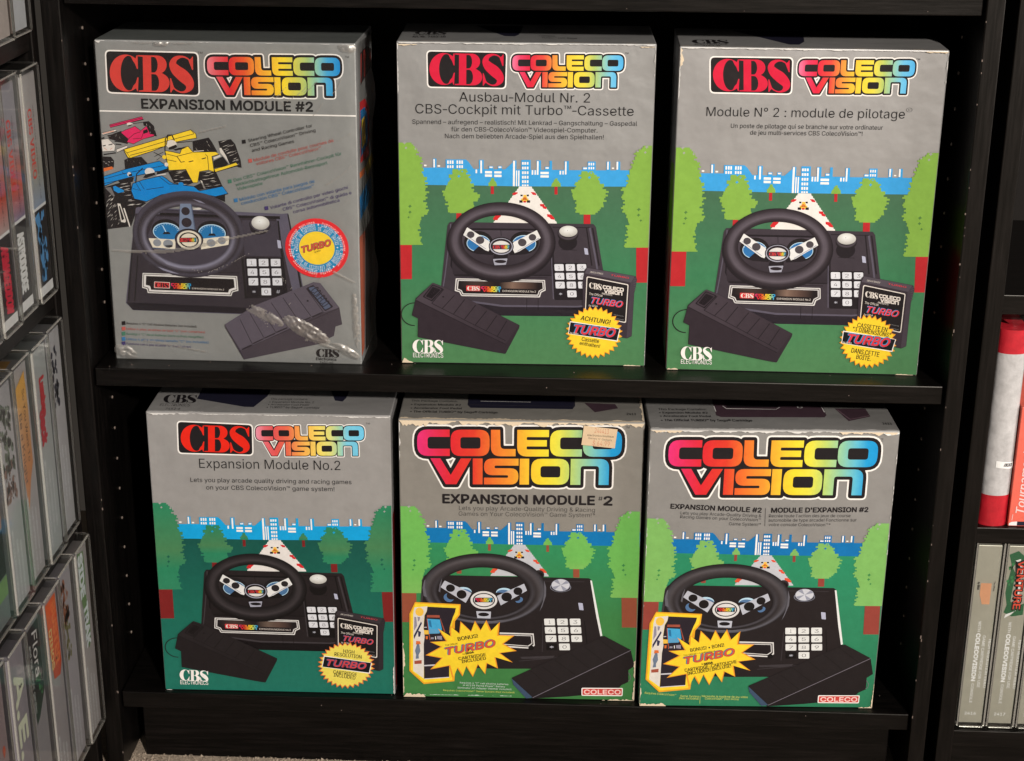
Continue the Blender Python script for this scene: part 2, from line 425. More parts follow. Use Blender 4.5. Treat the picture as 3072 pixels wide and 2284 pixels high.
LETTERS = {'!':(78,[[27,64,25,203,53,203,51,64],[39,-2,32,0,26,4,22,9,21,16,22,23,26,29,32,33,39,35,46,33,52,29,56,23,57,16,56,9,52,4,46,0]]),'"':(128,[[31,127,28,203,54,203,51,127],[77,127,74,203,100,203,97,127]]),'#':(176,[[97,0,130,203,151,203,117,0],[4,56,8,77,160,77,157,56],[25,0,59,203,79,203,46,0],[16,127,20,147,172,147,169,127]]),'$':(179,[[81,-30,81,233,98,233,98,-30],[89,-4,69,-2,51,4,36,12,26,24,18,38,15,55,42,55,44,44,49,35,57,28,67,23,89,20,103,21,114,24,124,29,132,37,137,46,138,56,137,65,133,72,118,82,98,89,73,96,51,104,34,116,24,130,21,149,23,165,30,179,41,191,55,199,72,204,91,206,110,204,126,199,140,191,151,179,158,166,160,151,135,151,131,165,121,175,107,181,90,183,78,182,67,179,58,174,51,167,47,159,46,150,48,141,52,133,68,123,85,117,106,112,125,105,143,95,158,79,162,68,163,55,161,40,155,25,144,13,129,4,111,-2]]),'&':(179,[[79,-3,60,-1,44,5,31,13,22,25,16,38,14,53,15,65,19,76,34,94,56,112,86,134,95,141,102,150,105,162,103,171,98,178,91,183,81,184,67,181,58,172,55,160,58,145,67,131,82,114,175,0,146,0,69,93,48,117,35,138,31,148,30,159,32,172,36,183,44,193,54,200,66,204,80,205,94,204,106,200,116,193,123,184,128,173,129,162,126,145,117,130,102,117,62,87,44,70,40,61,39,52,40,43,44,35,50,28,57,23,67,20,77,19,89,20,100,24,120,38,128,48,134,61,138,74,140,90,163,90,162,72,159,57,148,37,138,25,133,19,122,9,108,3,94,-1]]),"'":(82,[[31,127,28,203,54,203,51,127]]),'(':(109,[[36,83,40,129,53,176,71,216,94,216,76,171,65,125,60,83,64,46,75,6,94,-38,71,-38,60,-19,51,2,45,22,40,42,37,63]]),')':(109,[[15,-38,34,7,45,47,49,83,45,125,33,171,15,216,39,216,57,176,69,129,74,83,73,62,70,42,65,21,58,1,49,-19,39,-38]]),'*':(181,[[81,89,82,132,46,109,36,126,74,146,36,166,46,184,82,160,81,203,100,203,98,160,135,184,145,166,106,146,145,126,135,109,98,132,100,89]]),'-':(109,[[99,98,99,75,10,75,10,98]]),'.':(75,[[38,-2,31,0,25,4,21,9,20,16,21,23,25,29,31,33,38,35,45,33,51,29,55,23,56,16,55,9,51,4,45,0]]),'0':(181,[[91,-3,70,0,52,10,38,25,28,45,23,62,20,81,19,102,20,122,23,141,28,158,38,179,52,194,70,203,91,206,112,203,129,194,143,179,154,158,158,141,161,122,162,102,161,81,158,62,154,45,143,25,129,10,112,0],[91,20,104,22,116,29,125,41,132,57,136,78,138,102,136,126,132,146,125,162,116,174,104,181,91,184,77,181,65,174,56,162,49,146,45,126,44,102,45,78,49,57,56,41,65,29,77,22]]),'1':(181,[[31,0,31,22,156,22,156,0],[110,203,110,0,85,0,85,179,84,179,34,143,34,171,79,203]]),'2':(181,[[26,0,26,19,94,91,113,113,124,131,128,149,127,159,123,167,117,174,109,180,89,184,78,183,69,179,61,173,56,165,52,156,51,145,26,145,28,162,34,177,44,189,57,198,73,204,90,206,107,204,122,199,135,190,144,178,150,164,152,149,148,127,134,103,107,72,61,24,61,23,156,23,156,0]]),'3':(181,[[87,-3,69,-1,53,4,39,12,28,23,21,37,17,53,44,53,46,43,51,35,57,28,66,24,87,20,110,24,119,30,126,37,130,47,132,58,130,69,126,78,120,87,110,93,97,98,80,99,63,99,63,120,115,179,115,181,28,181,28,203,149,203,149,184,85,111,85,116,105,115,123,110,138,101,148,89,155,74,157,58,155,41,148,26,137,14,123,5,107,-1]]),'4':(181,[[16,42,16,63,99,203,124,203,43,66,43,65,165,65,165,42],[113,0,113,48,113,58,113,127,137,127,137,0]]),'5':(181,[[88,-3,71,-1,56,4,43,13,33,24,27,37,24,52,49,52,51,43,55,36,69,24,88,20,100,21,110,26,119,33,126,42,130,53,131,65,130,77,125,88,119,98,110,105,99,109,87,111,67,107,51,98,27,101,38,203,147,203,147,181,60,181,54,121,71,130,92,133,105,132,118,128,129,122,138,114,146,104,152,92,155,79,156,65,154,47,148,30,137,17,123,6,107,-1]]),'6':(181,[[91,-3,73,-1,57,6,44,16,34,30,28,46,25,65,27,80,32,96,55,136,101,203,129,203,60,104,58,104,66,115,78,123,94,126,111,124,126,118,139,108,148,96,154,81,156,63,153,45,147,29,137,16,124,6,108,-1],[91,19,102,21,111,25,120,32,126,41,130,51,131,63,130,75,126,85,120,94,111,101,102,105,91,106,79,105,70,101,61,94,55,86,51,75,50,63,51,51,55,41,61,32,70,25,79,21]]),'7':(181,[[39,0,129,179,129,181,25,181,25,203,156,203,156,179,66,0]]),'8':(181,[[91,-3,71,-1,54,5,40,13,30,25,23,38,21,54,22,67,26,78,32,88,40,96,50,102,61,106,61,107,48,113,37,123,30,137,28,152,30,167,36,180,46,191,58,199,73,204,91,206,107,204,122,199,135,191,145,180,151,167,153,152,150,137,144,123,133,113,120,107,120,106,131,102,140,96,149,88,155,78,159,67,160,54,158,38,151,25,141,13,127,5,110,-1],[91,20,103,21,114,24,123,29,129,37,133,45,135,55,133,66,129,75,122,83,113,89,102,93,91,94,78,93,68,89,59,83,52,75,48,66,46,55,48,45,52,37,58,29,67,24,78,21],[91,116,110,120,117,125,123,132,126,141,128,150,127,160,123,168,117,175,110,180,91,184,71,180,63,175,58,168,54,160,53,150,54,141,58,132,64,125,71,120]]),'9':(181,[[90,206,108,204,124,198,137,187,147,174,153,157,156,139,154,124,149,108,126,67,80,0,52,0,121,99,123,99,115,88,103,81,87,78,70,80,55,86,42,95,33,108,27,123,25,141,28,159,34,175,44,188,57,198,73,204],[90,184,79,183,70,178,61,172,55,163,51,152,50,141,51,129,55,118,61,109,70,103,79,99,90,97,102,99,111,103,120,109,126,118,130,128,131,140,130,152,126,163,120,172,112,178,102,183]]),':':(75,[[38,-2,31,0,25,4,21,9,20,16,21,23,25,29,31,33,38,35,45,33,51,29,55,23,56,16,55,9,51,4,45,0],[38,108,31,110,25,114,21,119,20,126,21,134,25,139,31,143,38,145,45,143,51,139,55,134,56,126,55,119,51,114,45,110]]),'A':(192,[[7,0,81,203,110,203,185,0,158,0,115,121,106,149,93,191,98,191,85,148,76,121,34,0],[44,57,44,79,148,79,148,57]]),'B':(182,[[24,0,24,203,96,203,116,202,132,196,144,188,152,177,158,164,159,150,158,138,155,128,143,114,126,107,126,105,136,103,145,98,154,91,161,81,166,69,167,54,165,40,160,27,151,16,138,7,120,2,99,0],[50,23,98,23,118,25,132,32,140,42,142,55,141,65,137,74,131,81,122,87,112,91,99,92,50,92],[50,114,95,114,115,118,123,124,129,131,133,139,134,149,132,161,125,172,113,178,96,181,50,181]]),'C':(204,[[107,-3,90,-1,74,3,60,10,47,20,37,32,28,46,21,63,17,81,16,102,17,122,21,141,28,157,37,172,47,184,60,193,74,201,90,205,107,206,136,202,149,196,161,188,171,179,179,167,185,154,189,139,163,139,156,158,143,171,126,180,107,182,89,180,73,173,60,161,50,146,44,126,41,102,44,78,50,58,60,42,74,31,89,24,107,21,126,24,143,32,156,46,163,64,189,64,185,49,179,36,171,25,161,15,149,7,136,2,122,-2]]),'D':(201,[[88,0,38,0,38,23,86,23,109,25,127,32,141,44,152,60,158,79,160,102,158,125,152,144,142,160,128,171,110,178,88,181,37,181,37,203,90,203,109,202,126,198,141,191,160,177,173,156,180,140,183,122,185,102,183,82,180,64,173,47,165,33,154,22,140,12,125,5,107,1],[50,203,50,0,24,0,24,203]]),'E':(167,[[24,0,24,203,149,203,149,181,50,181,50,114,142,114,142,91,50,91,50,23,150,23,150,0]]),'F':(164,[[24,0,24,203,148,203,148,181,50,181,50,111,138,111,138,88,50,88,50,0]]),'G':(208,[[107,-3,90,-1,74,3,60,10,47,20,36,32,28,46,21,63,17,81,16,102,17,122,21,141,28,157,36,172,47,184,60,193,74,201,89,205,106,206,122,205,136,201,149,196,161,188,171,178,180,167,186,154,190,139,163,139,155,157,142,171,126,179,106,182,89,180,73,173,60,161,50,146,44,126,41,102,44,78,50,58,60,42,74,31,90,24,107,21,124,23,138,28,150,37,158,49,164,64,166,81,174,80,113,80,113,102,191,102,191,80,188,57,180,36,167,20,151,8,130,0]]),'H':(207,[[24,0,24,203,50,203,50,116,157,116,157,203,183,203,183,0,157,0,157,93,50,93,50,0]]),'I':(120,[[12,0,12,23,47,23,47,181,12,181,12,203,108,203,108,181,73,181,73,23,108,23,108,0]]),'J':(159,[[74,-3,50,1,30,13,21,25,15,40,13,58,13,69,39,69,39,58,41,42,49,30,60,22,74,20,88,22,99,30,106,42,109,58,109,203,135,203,135,58,133,40,127,25,118,13,98,1]]),'K':(187,[[42,58,42,86,56,104,70,121,85,138,145,203,179,203,92,110,91,110],[24,0,24,203,50,203,50,134,50,90,50,77,50,0],[149,0,75,104,91,124,179,0]]),'L':(157,[[24,0,24,203,50,203,50,23,144,23,144,0]]),'M':(251,[[24,0,24,203,61,203,111,75,115,64,120,49,125,34,129,20,123,20,127,33,132,48,137,63,141,75,191,203,227,203,227,0,202,0,202,116,202,131,202,147,202,165,203,183,205,183,199,164,193,145,187,129,182,116,137,0,114,0,68,116,64,128,58,144,52,163,45,183,48,183,48,166,48,149,49,131,49,116,49,0]]),'N':(209,[[24,0,24,203,54,203,137,73,145,60,155,43,166,22,162,21,160,43,160,63,160,78,160,203,185,203,185,0,155,0,81,116,71,132,59,152,43,181,48,181,49,153,50,131,50,116,50,0]]),'O':(213,[[107,-3,90,-1,74,3,60,10,48,20,37,32,28,46,21,63,17,81,16,102,17,122,21,141,28,157,37,172,48,184,60,193,74,201,90,205,107,206,124,205,139,201,153,193,166,184,177,172,186,157,192,141,196,122,197,102,196,81,192,63,186,46,177,32,166,20,153,10,139,3,124,-1],[107,21,124,23,140,30,153,42,163,58,170,78,172,102,170,126,163,146,153,162,140,173,124,180,107,182,89,180,74,173,60,162,50,146,44,126,41,102,44,78,50,58,60,42,74,30,89,23]]),'P':(178,[[24,0,24,203,94,203,116,201,133,195,146,185,156,172,162,156,163,139,162,122,156,106,146,93,133,83,116,76,94,74,44,74,44,97,93,97,107,98,119,102,127,109,133,117,137,128,138,139,137,150,133,161,127,169,119,175,107,179,93,181,50,181,50,0]]),'Q':(213,[[98,64,125,64,148,34,153,26,187,-19,160,-19,138,11,132,18],[107,-3,90,-1,74,3,60,10,48,20,37,32,28,46,21,63,17,81,16,102,17,122,21,141,28,157,37,172,48,184,60,193,74,201,90,205,107,206,124,205,139,201,153,193,166,184,177,172,186,157,192,141,196,122,197,102,196,81,192,63,186,46,177,32,166,20,153,10,139,3,124,-1],[107,21,124,23,140,30,153,42,163,58,170,78,172,102,170,126,163,146,153,162,140,173,124,180,107,182,89,180,74,173,60,162,50,146,44,126,41,102,44,78,50,58,60,42,74,30,89,23]]),'R':(180,[[24,0,24,203,94,203,116,201,133,195,147,186,156,173,162,158,164,141,162,124,156,109,147,96,133,87,116,81,94,79,39,79,39,102,93,102,108,103,119,107,128,112,133,120,137,130,138,141,137,152,133,162,128,170,119,176,108,180,93,181,50,181,50,0],[141,0,92,92,121,92,171,0]]),'S':(179,[[89,-4,69,-2,51,4,36,12,26,24,18,38,15,55,42,55,44,44,49,35,57,28,67,23,89,20,103,21,114,24,124,29,132,37,137,46,138,56,137,65,133,72,118,82,98,89,73,96,51,104,34,116,24,130,21,149,23,165,30,179,41,191,55,199,72,204,91,206,110,204,126,199,140,191,151,179,158,166,160,151,135,151,131,165,121,175,107,181,90,183,78,182,67,179,58,174,51,167,47,159,46,150,48,141,52,133,68,123,85,117,106,112,125,105,143,95,158,79,162,68,163,55,161,40,155,25,144,13,129,4,111,-2]]),'T':(179,[[13,181,13,203,167,203,167,181,103,181,103,0,77,0,77,181]]),'U':(207,[[104,-3,81,-1,62,6,46,17,34,32,26,49,24,69,24,203,50,203,50,71,51,57,56,45,64,35,75,27,88,22,104,21,119,22,132,27,143,35,151,45,155,57,157,71,157,203,183,203,183,69,180,49,173,32,161,17,145,6,126,-1]]),'V':(192,[[82,0,7,203,34,203,77,82,86,55,99,12,94,12,107,55,116,82,158,203,185,203,111,0]]),'W':(274,[[62,0,7,203,33,203,65,78,70,58,75,37,79,16,76,16,80,37,85,58,90,78,122,203,152,203,185,78,190,58,194,37,199,16,195,16,200,37,204,58,209,78,241,203,268,203,212,0,182,0,147,129,141,157,134,190,140,190,134,158,127,129,92,0]]),'X':(190,[[7,0,87,114,87,95,12,203,42,203,71,160,82,144,89,132,97,117,93,117,101,131,109,144,119,160,149,203,178,203,104,96,104,115,182,0,153,0,117,52,107,66,100,78,92,92,98,92,90,79,82,66,73,52,37,0]]),'Y':(189,[[81,0,81,83,7,203,36,203,77,138,89,117,100,92,89,92,100,117,112,138,152,203,182,203,107,83,107,0]]),'Z':(175,[[17,0,17,19,109,154,122,172,136,190,139,182,114,181,89,181,16,181,16,203,159,203,159,185,67,51,54,32,39,13,36,22,61,23,86,23,160,23,160,0]]),'a':(156,[[64,-3,50,-2,38,2,27,9,19,18,14,29,12,43,13,55,17,64,23,72,31,77,50,84,71,88,93,91,106,94,109,97,110,102,110,103,107,119,96,129,78,132,60,129,47,120,40,110,16,116,23,129,31,138,42,145,53,150,78,154,96,152,114,144,122,137,129,128,133,116,135,101,135,0,111,0,111,21,109,21,101,10,86,0],[68,18,81,19,91,23,99,30,105,37,109,46,110,55,110,76,104,73,93,70,80,68,70,67,54,63,41,56,38,50,37,42,41,29,52,21]]),'b':(170,[[92,-3,79,-2,69,2,55,12,47,23,45,23,45,0,21,0,21,203,45,203,45,128,47,128,55,138,69,149,79,153,92,154,110,151,125,144,138,133,148,117,154,98,156,76,154,53,148,34,138,18,125,6,110,-1],[88,19,101,21,112,26,120,35,126,47,130,60,131,76,130,91,126,104,120,116,112,125,101,130,88,132,75,130,64,125,56,116,50,105,46,92,45,76,46,60,50,46,56,35,65,26,75,21]]),'c':(158,[[83,-3,64,-1,47,7,33,18,22,34,16,53,14,75,16,97,22,116,33,132,47,144,64,151,83,154,104,151,122,142,136,129,145,111,121,105,116,116,108,124,97,130,83,132,69,130,58,124,49,115,43,103,40,90,39,75,40,60,43,47,49,35,58,26,69,21,83,19,97,21,108,26,117,35,122,47,145,41,136,22,122,9,104,0]]),'d':(170,[[78,-3,60,-1,45,6,32,18,22,34,16,53,14,76,16,98,22,117,32,133,45,144,60,151,78,154,91,153,101,149,115,138,122,128,124,128,124,203,149,203,149,0,125,0,125,23,123,23,115,12,101,2,91,-2],[82,19,95,21,105,26,114,35,120,46,123,60,125,76,123,92,120,105,114,116,105,125,95,130,82,132,69,130,58,125,49,116,43,104,40,91,39,76,40,60,43,47,50,35,58,26,69,21]]),'e':(162,[[85,-3,64,-1,47,7,33,18,22,34,16,53,14,75,16,97,22,116,32,132,46,144,63,151,82,154,106,150,118,144,128,136,136,126,143,113,147,97,148,78,148,68,30,68,30,88,135,88,124,81,123,95,119,107,113,118,105,126,95,130,82,132,69,130,59,125,50,118,44,108,40,97,38,84,38,71,40,55,44,42,51,32,60,25,72,20,85,18,101,21,114,29,122,42,146,36,141,25,134,16,125,8,113,2,100,-2]]),'f':(101,[[91,152,91,131,3,131,3,152],[32,0,32,173,34,185,38,194,45,202,54,208,75,212,89,211,97,208,91,187,86,189,78,190,68,188,62,184,58,177,57,167,57,0]]),'g':(170,[[83,-60,67,-59,54,-56,33,-44,20,-28,41,-16,49,-26,62,-35,83,-39,100,-37,113,-30,122,-19,125,-2,125,27,122,27,115,17,101,6,91,3,78,2,61,4,45,11,32,21,22,36,16,54,14,76,16,98,22,117,32,133,45,144,61,151,78,154,91,153,101,149,115,138,123,128,125,128,125,152,149,152,149,-4,147,-22,140,-36,130,-47,116,-54,100,-59],[82,24,95,25,105,30,114,38,120,48,124,62,125,77,124,92,120,106,114,117,106,125,95,130,82,132,69,130,58,125,50,116,43,105,40,92,39,77,40,62,43,49,50,38,58,30,69,25]]),'h':(164,[[45,91,45,0,21,0,21,203,45,203,45,115,41,115,49,133,61,145,75,152,91,154,105,152,118,147,128,139,136,128,141,114,143,96,143,0,118,0,118,94,116,110,109,122,98,129,84,132,74,130,64,127,57,121,51,113,47,103]]),'i':(67,[[21,0,21,152,45,152,45,0],[33,177,27,178,22,182,18,187,17,193,18,200,22,205,27,208,33,209,40,208,46,205,49,200,51,193,49,187,46,182,40,178]]),'j':(67,[[21,152,45,152,45,-12,44,-25,41,-36,34,-45,26,-52,15,-56,2,-57,-4,-57,-4,-35,1,-35,10,-33,16,-29,20,-21,21,-12],[33,177,27,178,21,182,18,187,16,193,18,200,21,205,27,208,33,209,40,208,45,205,49,200,50,193,49,187,45,182,40,178]]),'k':(152,[[44,55,44,85,48,85,114,152,144,152,74,80,71,80],[21,0,21,203,45,203,45,0],[118,0,59,74,76,91,149,0]]),'l':(76,[[56,-1,40,1,30,8,23,19,21,34,21,203,45,203,45,39,48,25,52,22,58,21,64,21,68,22,72,1,65,0]]),'m':(244,[[21,0,21,152,45,152,45,118,43,118,47,129,53,138,69,150,88,154,103,152,115,144,124,133,128,118,125,118,129,128,135,137,152,150,175,154,187,153,199,149,209,142,216,131,221,118,223,102,223,0,198,0,198,101,196,116,189,125,179,130,167,132,158,131,150,128,138,116,134,99,134,0,110,0,110,104,108,115,101,124,92,130,80,132,63,128,56,123,50,116,47,106,45,95,45,0]]),'n':(164,[[45,91,45,0,21,0,21,152,45,152,45,115,41,115,49,133,61,145,75,152,91,154,105,152,118,147,128,139,136,128,141,114,143,96,143,0,118,0,118,94,116,110,109,122,98,129,84,132,74,130,64,127,57,121,51,113,47,103]]),'o':(166,[[83,-3,64,-1,47,7,33,18,22,34,16,53,14,75,16,97,22,116,33,132,47,144,64,151,83,154,102,151,119,144,133,132,144,116,150,97,152,75,150,53,144,34,133,18,119,7,102,-1],[83,19,97,21,108,26,117,35,123,47,126,60,128,75,126,90,123,103,117,115,108,124,97,130,83,132,69,130,58,124,49,115,43,103,40,90,39,75,40,60,43,47,49,35,58,26,69,21]]),'p':(170,[[21,-57,21,152,45,152,45,128,47,128,55,138,69,149,79,153,92,154,110,151,125,144,138,133,148,117,154,98,156,76,154,53,148,34,138,18,125,6,110,-1,92,-3,79,-2,69,2,55,12,47,23,45,23,45,-57],[88,19,101,21,112,26,120,35,126,47,130,60,131,76,130,91,126,104,120,116,112,125,101,130,88,132,75,130,64,125,56,116,50,105,46,92,45,76,46,60,50,46,56,35,65,26,75,21]]),'q':(170,[[149,-57,124,-57,124,23,122,23,115,12,101,2,91,-2,78,-3,60,-1,45,6,32,18,22,34,16,53,14,76,16,98,22,117,32,133,45,144,60,151,78,154,91,153,101,149,115,138,123,128,125,128,125,152,149,152],[82,19,95,21,105,26,114,35,120,46,123,60,125,76,123,92,120,105,114,116,105,125,95,130,82,132,69,130,58,125,49,116,43,104,40,91,39,76,40,60,43,47,50,35,58,26,69,21]]),'r':(104,[[21,0,21,152,45,152,45,128,46,128,52,139,61,147,72,152,85,154,92,154,97,153,97,129,92,130,83,130,73,129,64,126,56,121,50,113,47,105,45,95,45,0]]),'s':(146,[[73,-3,58,-2,45,1,34,7,25,15,18,25,14,38,38,43,42,32,50,24,60,20,73,18,87,20,98,25,105,32,107,41,106,48,102,54,95,59,85,62,60,68,42,74,29,83,21,95,19,110,21,122,26,133,35,141,46,148,60,152,75,154,89,153,102,149,112,143,120,136,130,116,107,111,103,119,97,126,88,131,75,133,62,131,52,127,46,120,43,111,45,103,50,97,69,89,92,84,110,77,122,69,130,57,132,43,131,30,125,19,116,10,104,3,89,-2]]),'t':(91,[[82,152,82,131,3,131,3,152],[26,188,50,188,50,39,51,30,54,25,60,21,68,20,74,20,81,21,85,1,77,-1,67,-2,50,1,37,9,29,21,26,37]]),'u':(164,[[73,-2,59,0,46,4,36,12,28,23,23,38,21,56,21,152,45,152,45,58,48,42,55,30,66,23,80,20,90,21,100,25,107,31,113,39,117,49,118,61,118,152,143,152,143,0,119,0,119,37,123,37,114,19,103,7,89,0]]),'v':(156,[[65,0,7,152,34,152,66,62,75,35,82,8,74,8,81,35,90,62,122,152,149,152,91,0]]),'w':(227,[[55,0,9,152,35,152,53,85,62,55,70,17,66,17,74,54,82,85,101,152,127,152,145,85,153,54,161,17,157,17,165,54,173,85,192,152,218,152,172,0,147,0,128,69,122,90,116,112,111,135,116,135,111,112,105,90,99,69,79,0]]),'x':(151,[[8,0,69,87,68,68,11,152,40,152,59,122,72,101,83,82,70,82,81,101,93,122,113,152,141,152,83,67,83,86,143,0,115,0,92,34,80,54,69,73,82,73,71,54,59,34,37,0]]),'y':(156,[[19,-55,25,-34,29,-35,42,-36,52,-30,60,-14,65,-1,7,152,34,152,66,62,75,35,82,8,73,8,81,35,90,62,122,152,149,152,82,-23,71,-43,56,-54,37,-58,26,-57]]),'z':(152,[[17,0,17,18,102,128,102,129,19,129,19,152,133,152,133,132,50,24,50,23,135,23,135,0]]),'®':(185,[[93,47,77,49,62,53,48,61,36,71,27,82,19,96,15,111,13,127,15,143,19,158,27,171,36,183,48,193,62,200,77,205,93,206,109,205,124,200,137,193,149,183,159,171,166,158,171,143,172,127,171,111,166,96,159,82,149,71,137,61,124,53,109,49],[93,67,109,69,123,75,135,84,145,96,151,111,153,127,151,143,145,157,135,169,123,179,109,185,93,187,77,185,62,179,50,169,40,157,34,143,32,127,34,111,40,96,50,84,62,75,77,69],[109,90,91,125,109,125,127,90],[64,90,64,163,101,163,112,161,121,153,125,140,121,126,111,118,100,115,74,115,74,127,96,127,103,131,107,140,106,145,103,149,96,151,81,151,81,90]]),'°':(126,[[63,113,51,115,40,119,31,127,23,136,19,147,17,159,19,171,23,182,31,192,40,199,51,204,63,205,75,204,86,199,96,192,103,182,108,171,109,159,108,147,103,136,96,127,86,119,75,115],[63,134,76,137,85,146,89,159,85,172,76,181,63,185,50,181,41,172,38,159,41,146,50,137]]),'Î':(120,[[12,0,12,23,47,23,47,181,12,181,12,203,108,203,108,181,73,181,73,23,108,23,108,0],[40,226,16,226,16,227,48,263,72,263,104,227,104,226,79,226,60,250]]),'è':(162,[[85,-3,64,-1,47,7,33,18,22,34,16,53,14,75,16,97,22,116,32,132,46,144,63,151,82,154,106,150,118,144,128,136,136,126,143,113,147,97,148,78,148,68,30,68,30,88,135,88,124,81,123,95,119,107,113,118,105,126,95,130,82,132,69,130,59,125,50,118,44,108,40,97,38,84,38,71,40,55,44,42,51,32,60,25,72,20,85,18,101,21,114,29,122,42,146,36,141,25,134,16,125,8,113,2,100,-2],[72,172,45,212,73,212,92,172]]),'é':(162,[[85,-3,64,-1,47,7,33,18,22,34,16,53,14,75,16,97,22,116,32,132,46,144,63,151,82,154,106,150,118,144,128,136,136,126,143,113,147,97,148,78,148,68,30,68,30,88,135,88,124,81,123,95,119,107,113,118,105,126,95,130,82,132,69,130,59,125,50,118,44,108,40,97,38,84,38,71,40,55,44,42,51,32,60,25,72,20,85,18,101,21,114,29,122,42,146,36,141,25,134,16,125,8,113,2,100,-2],[71,172,90,212,117,212,91,172]]),'ñ':(164,[[45,91,45,0,21,0,21,152,45,152,45,115,41,115,49,133,61,145,75,152,91,154,105,152,118,147,128,139,136,128,141,114,143,96,143,0,118,0,118,94,116,110,109,122,98,129,84,132,74,130,64,127,57,121,51,113,47,103],[100,178,90,180,81,184,73,188,67,190,61,186,59,179,42,179,44,190,48,199,55,205,64,207,74,206,83,202,90,198,97,196,102,198,105,207,122,207,120,195,116,186,109,180]]),'ó':(166,[[83,-3,64,-1,47,7,33,18,22,34,16,53,14,75,16,97,22,116,33,132,47,144,64,151,83,154,102,151,119,144,133,132,144,116,150,97,152,75,150,53,144,34,133,18,119,7,102,-1],[83,19,97,21,108,26,117,35,123,47,126,60,128,75,126,90,123,103,117,115,108,124,97,130,83,132,69,130,58,124,49,115,43,103,40,90,39,75,40,60,43,47,49,35,58,26,69,21],[72,172,91,212,119,212,92,172]]),'ö':(166,[[83,-3,64,-1,47,7,33,18,22,34,16,53,14,75,16,97,22,116,33,132,47,144,64,151,83,154,102,151,119,144,133,132,144,116,150,97,152,75,150,53,144,34,133,18,119,7,102,-1],[83,19,97,21,108,26,117,35,123,47,126,60,128,75,126,90,123,103,117,115,108,124,97,130,83,132,69,130,58,124,49,115,43,103,40,90,39,75,40,60,43,47,49,35,58,26,69,21],[112,177,105,178,100,182,97,187,95,193,97,199,100,205,105,208,112,209,118,208,123,205,127,199,128,193,127,187,123,182,118,178],[54,177,48,178,43,182,39,187,38,193,39,199,43,205,48,208,54,209,60,208,66,205,69,199,70,193,69,187,66,182,60,178]]),'ü':(164,[[73,-2,59,0,46,4,36,12,28,23,23,38,21,56,21,152,45,152,45,58,48,42,55,30,66,23,80,20,90,21,100,25,107,31,113,39,117,49,118,61,118,152,143,152,143,0,119,0,119,37,123,37,114,19,103,7,89,0],[111,177,105,178,99,182,96,187,95,193,96,199,99,205,105,208,111,209,117,208,122,205,126,199,127,193,126,187,122,182,117,178],[53,177,47,178,42,182,38,187,37,193,38,199,42,205,47,208,53,209,59,208,65,205,68,199,69,193,68,187,65,182,59,178]]),'–':(140,[[140,98,140,75,0,75,0,98]]),'•':(155,[[78,37,66,38,56,43,47,50,40,59,35,69,34,81,35,92,40,103,47,112,56,119,66,123,78,124,89,123,100,119,109,112,116,103,120,92,121,81,120,69,116,59,109,50,100,43,89,38]]),'™':(170,[[116,130,83,203,97,203,119,150,141,203,155,203,123,130],[81,130,81,203,94,203,94,130],[144,130,144,203,157,203,157,130],[33,130,33,197,46,197,46,130],[11,192,11,203,68,203,68,192]]),' ':(75,[])}
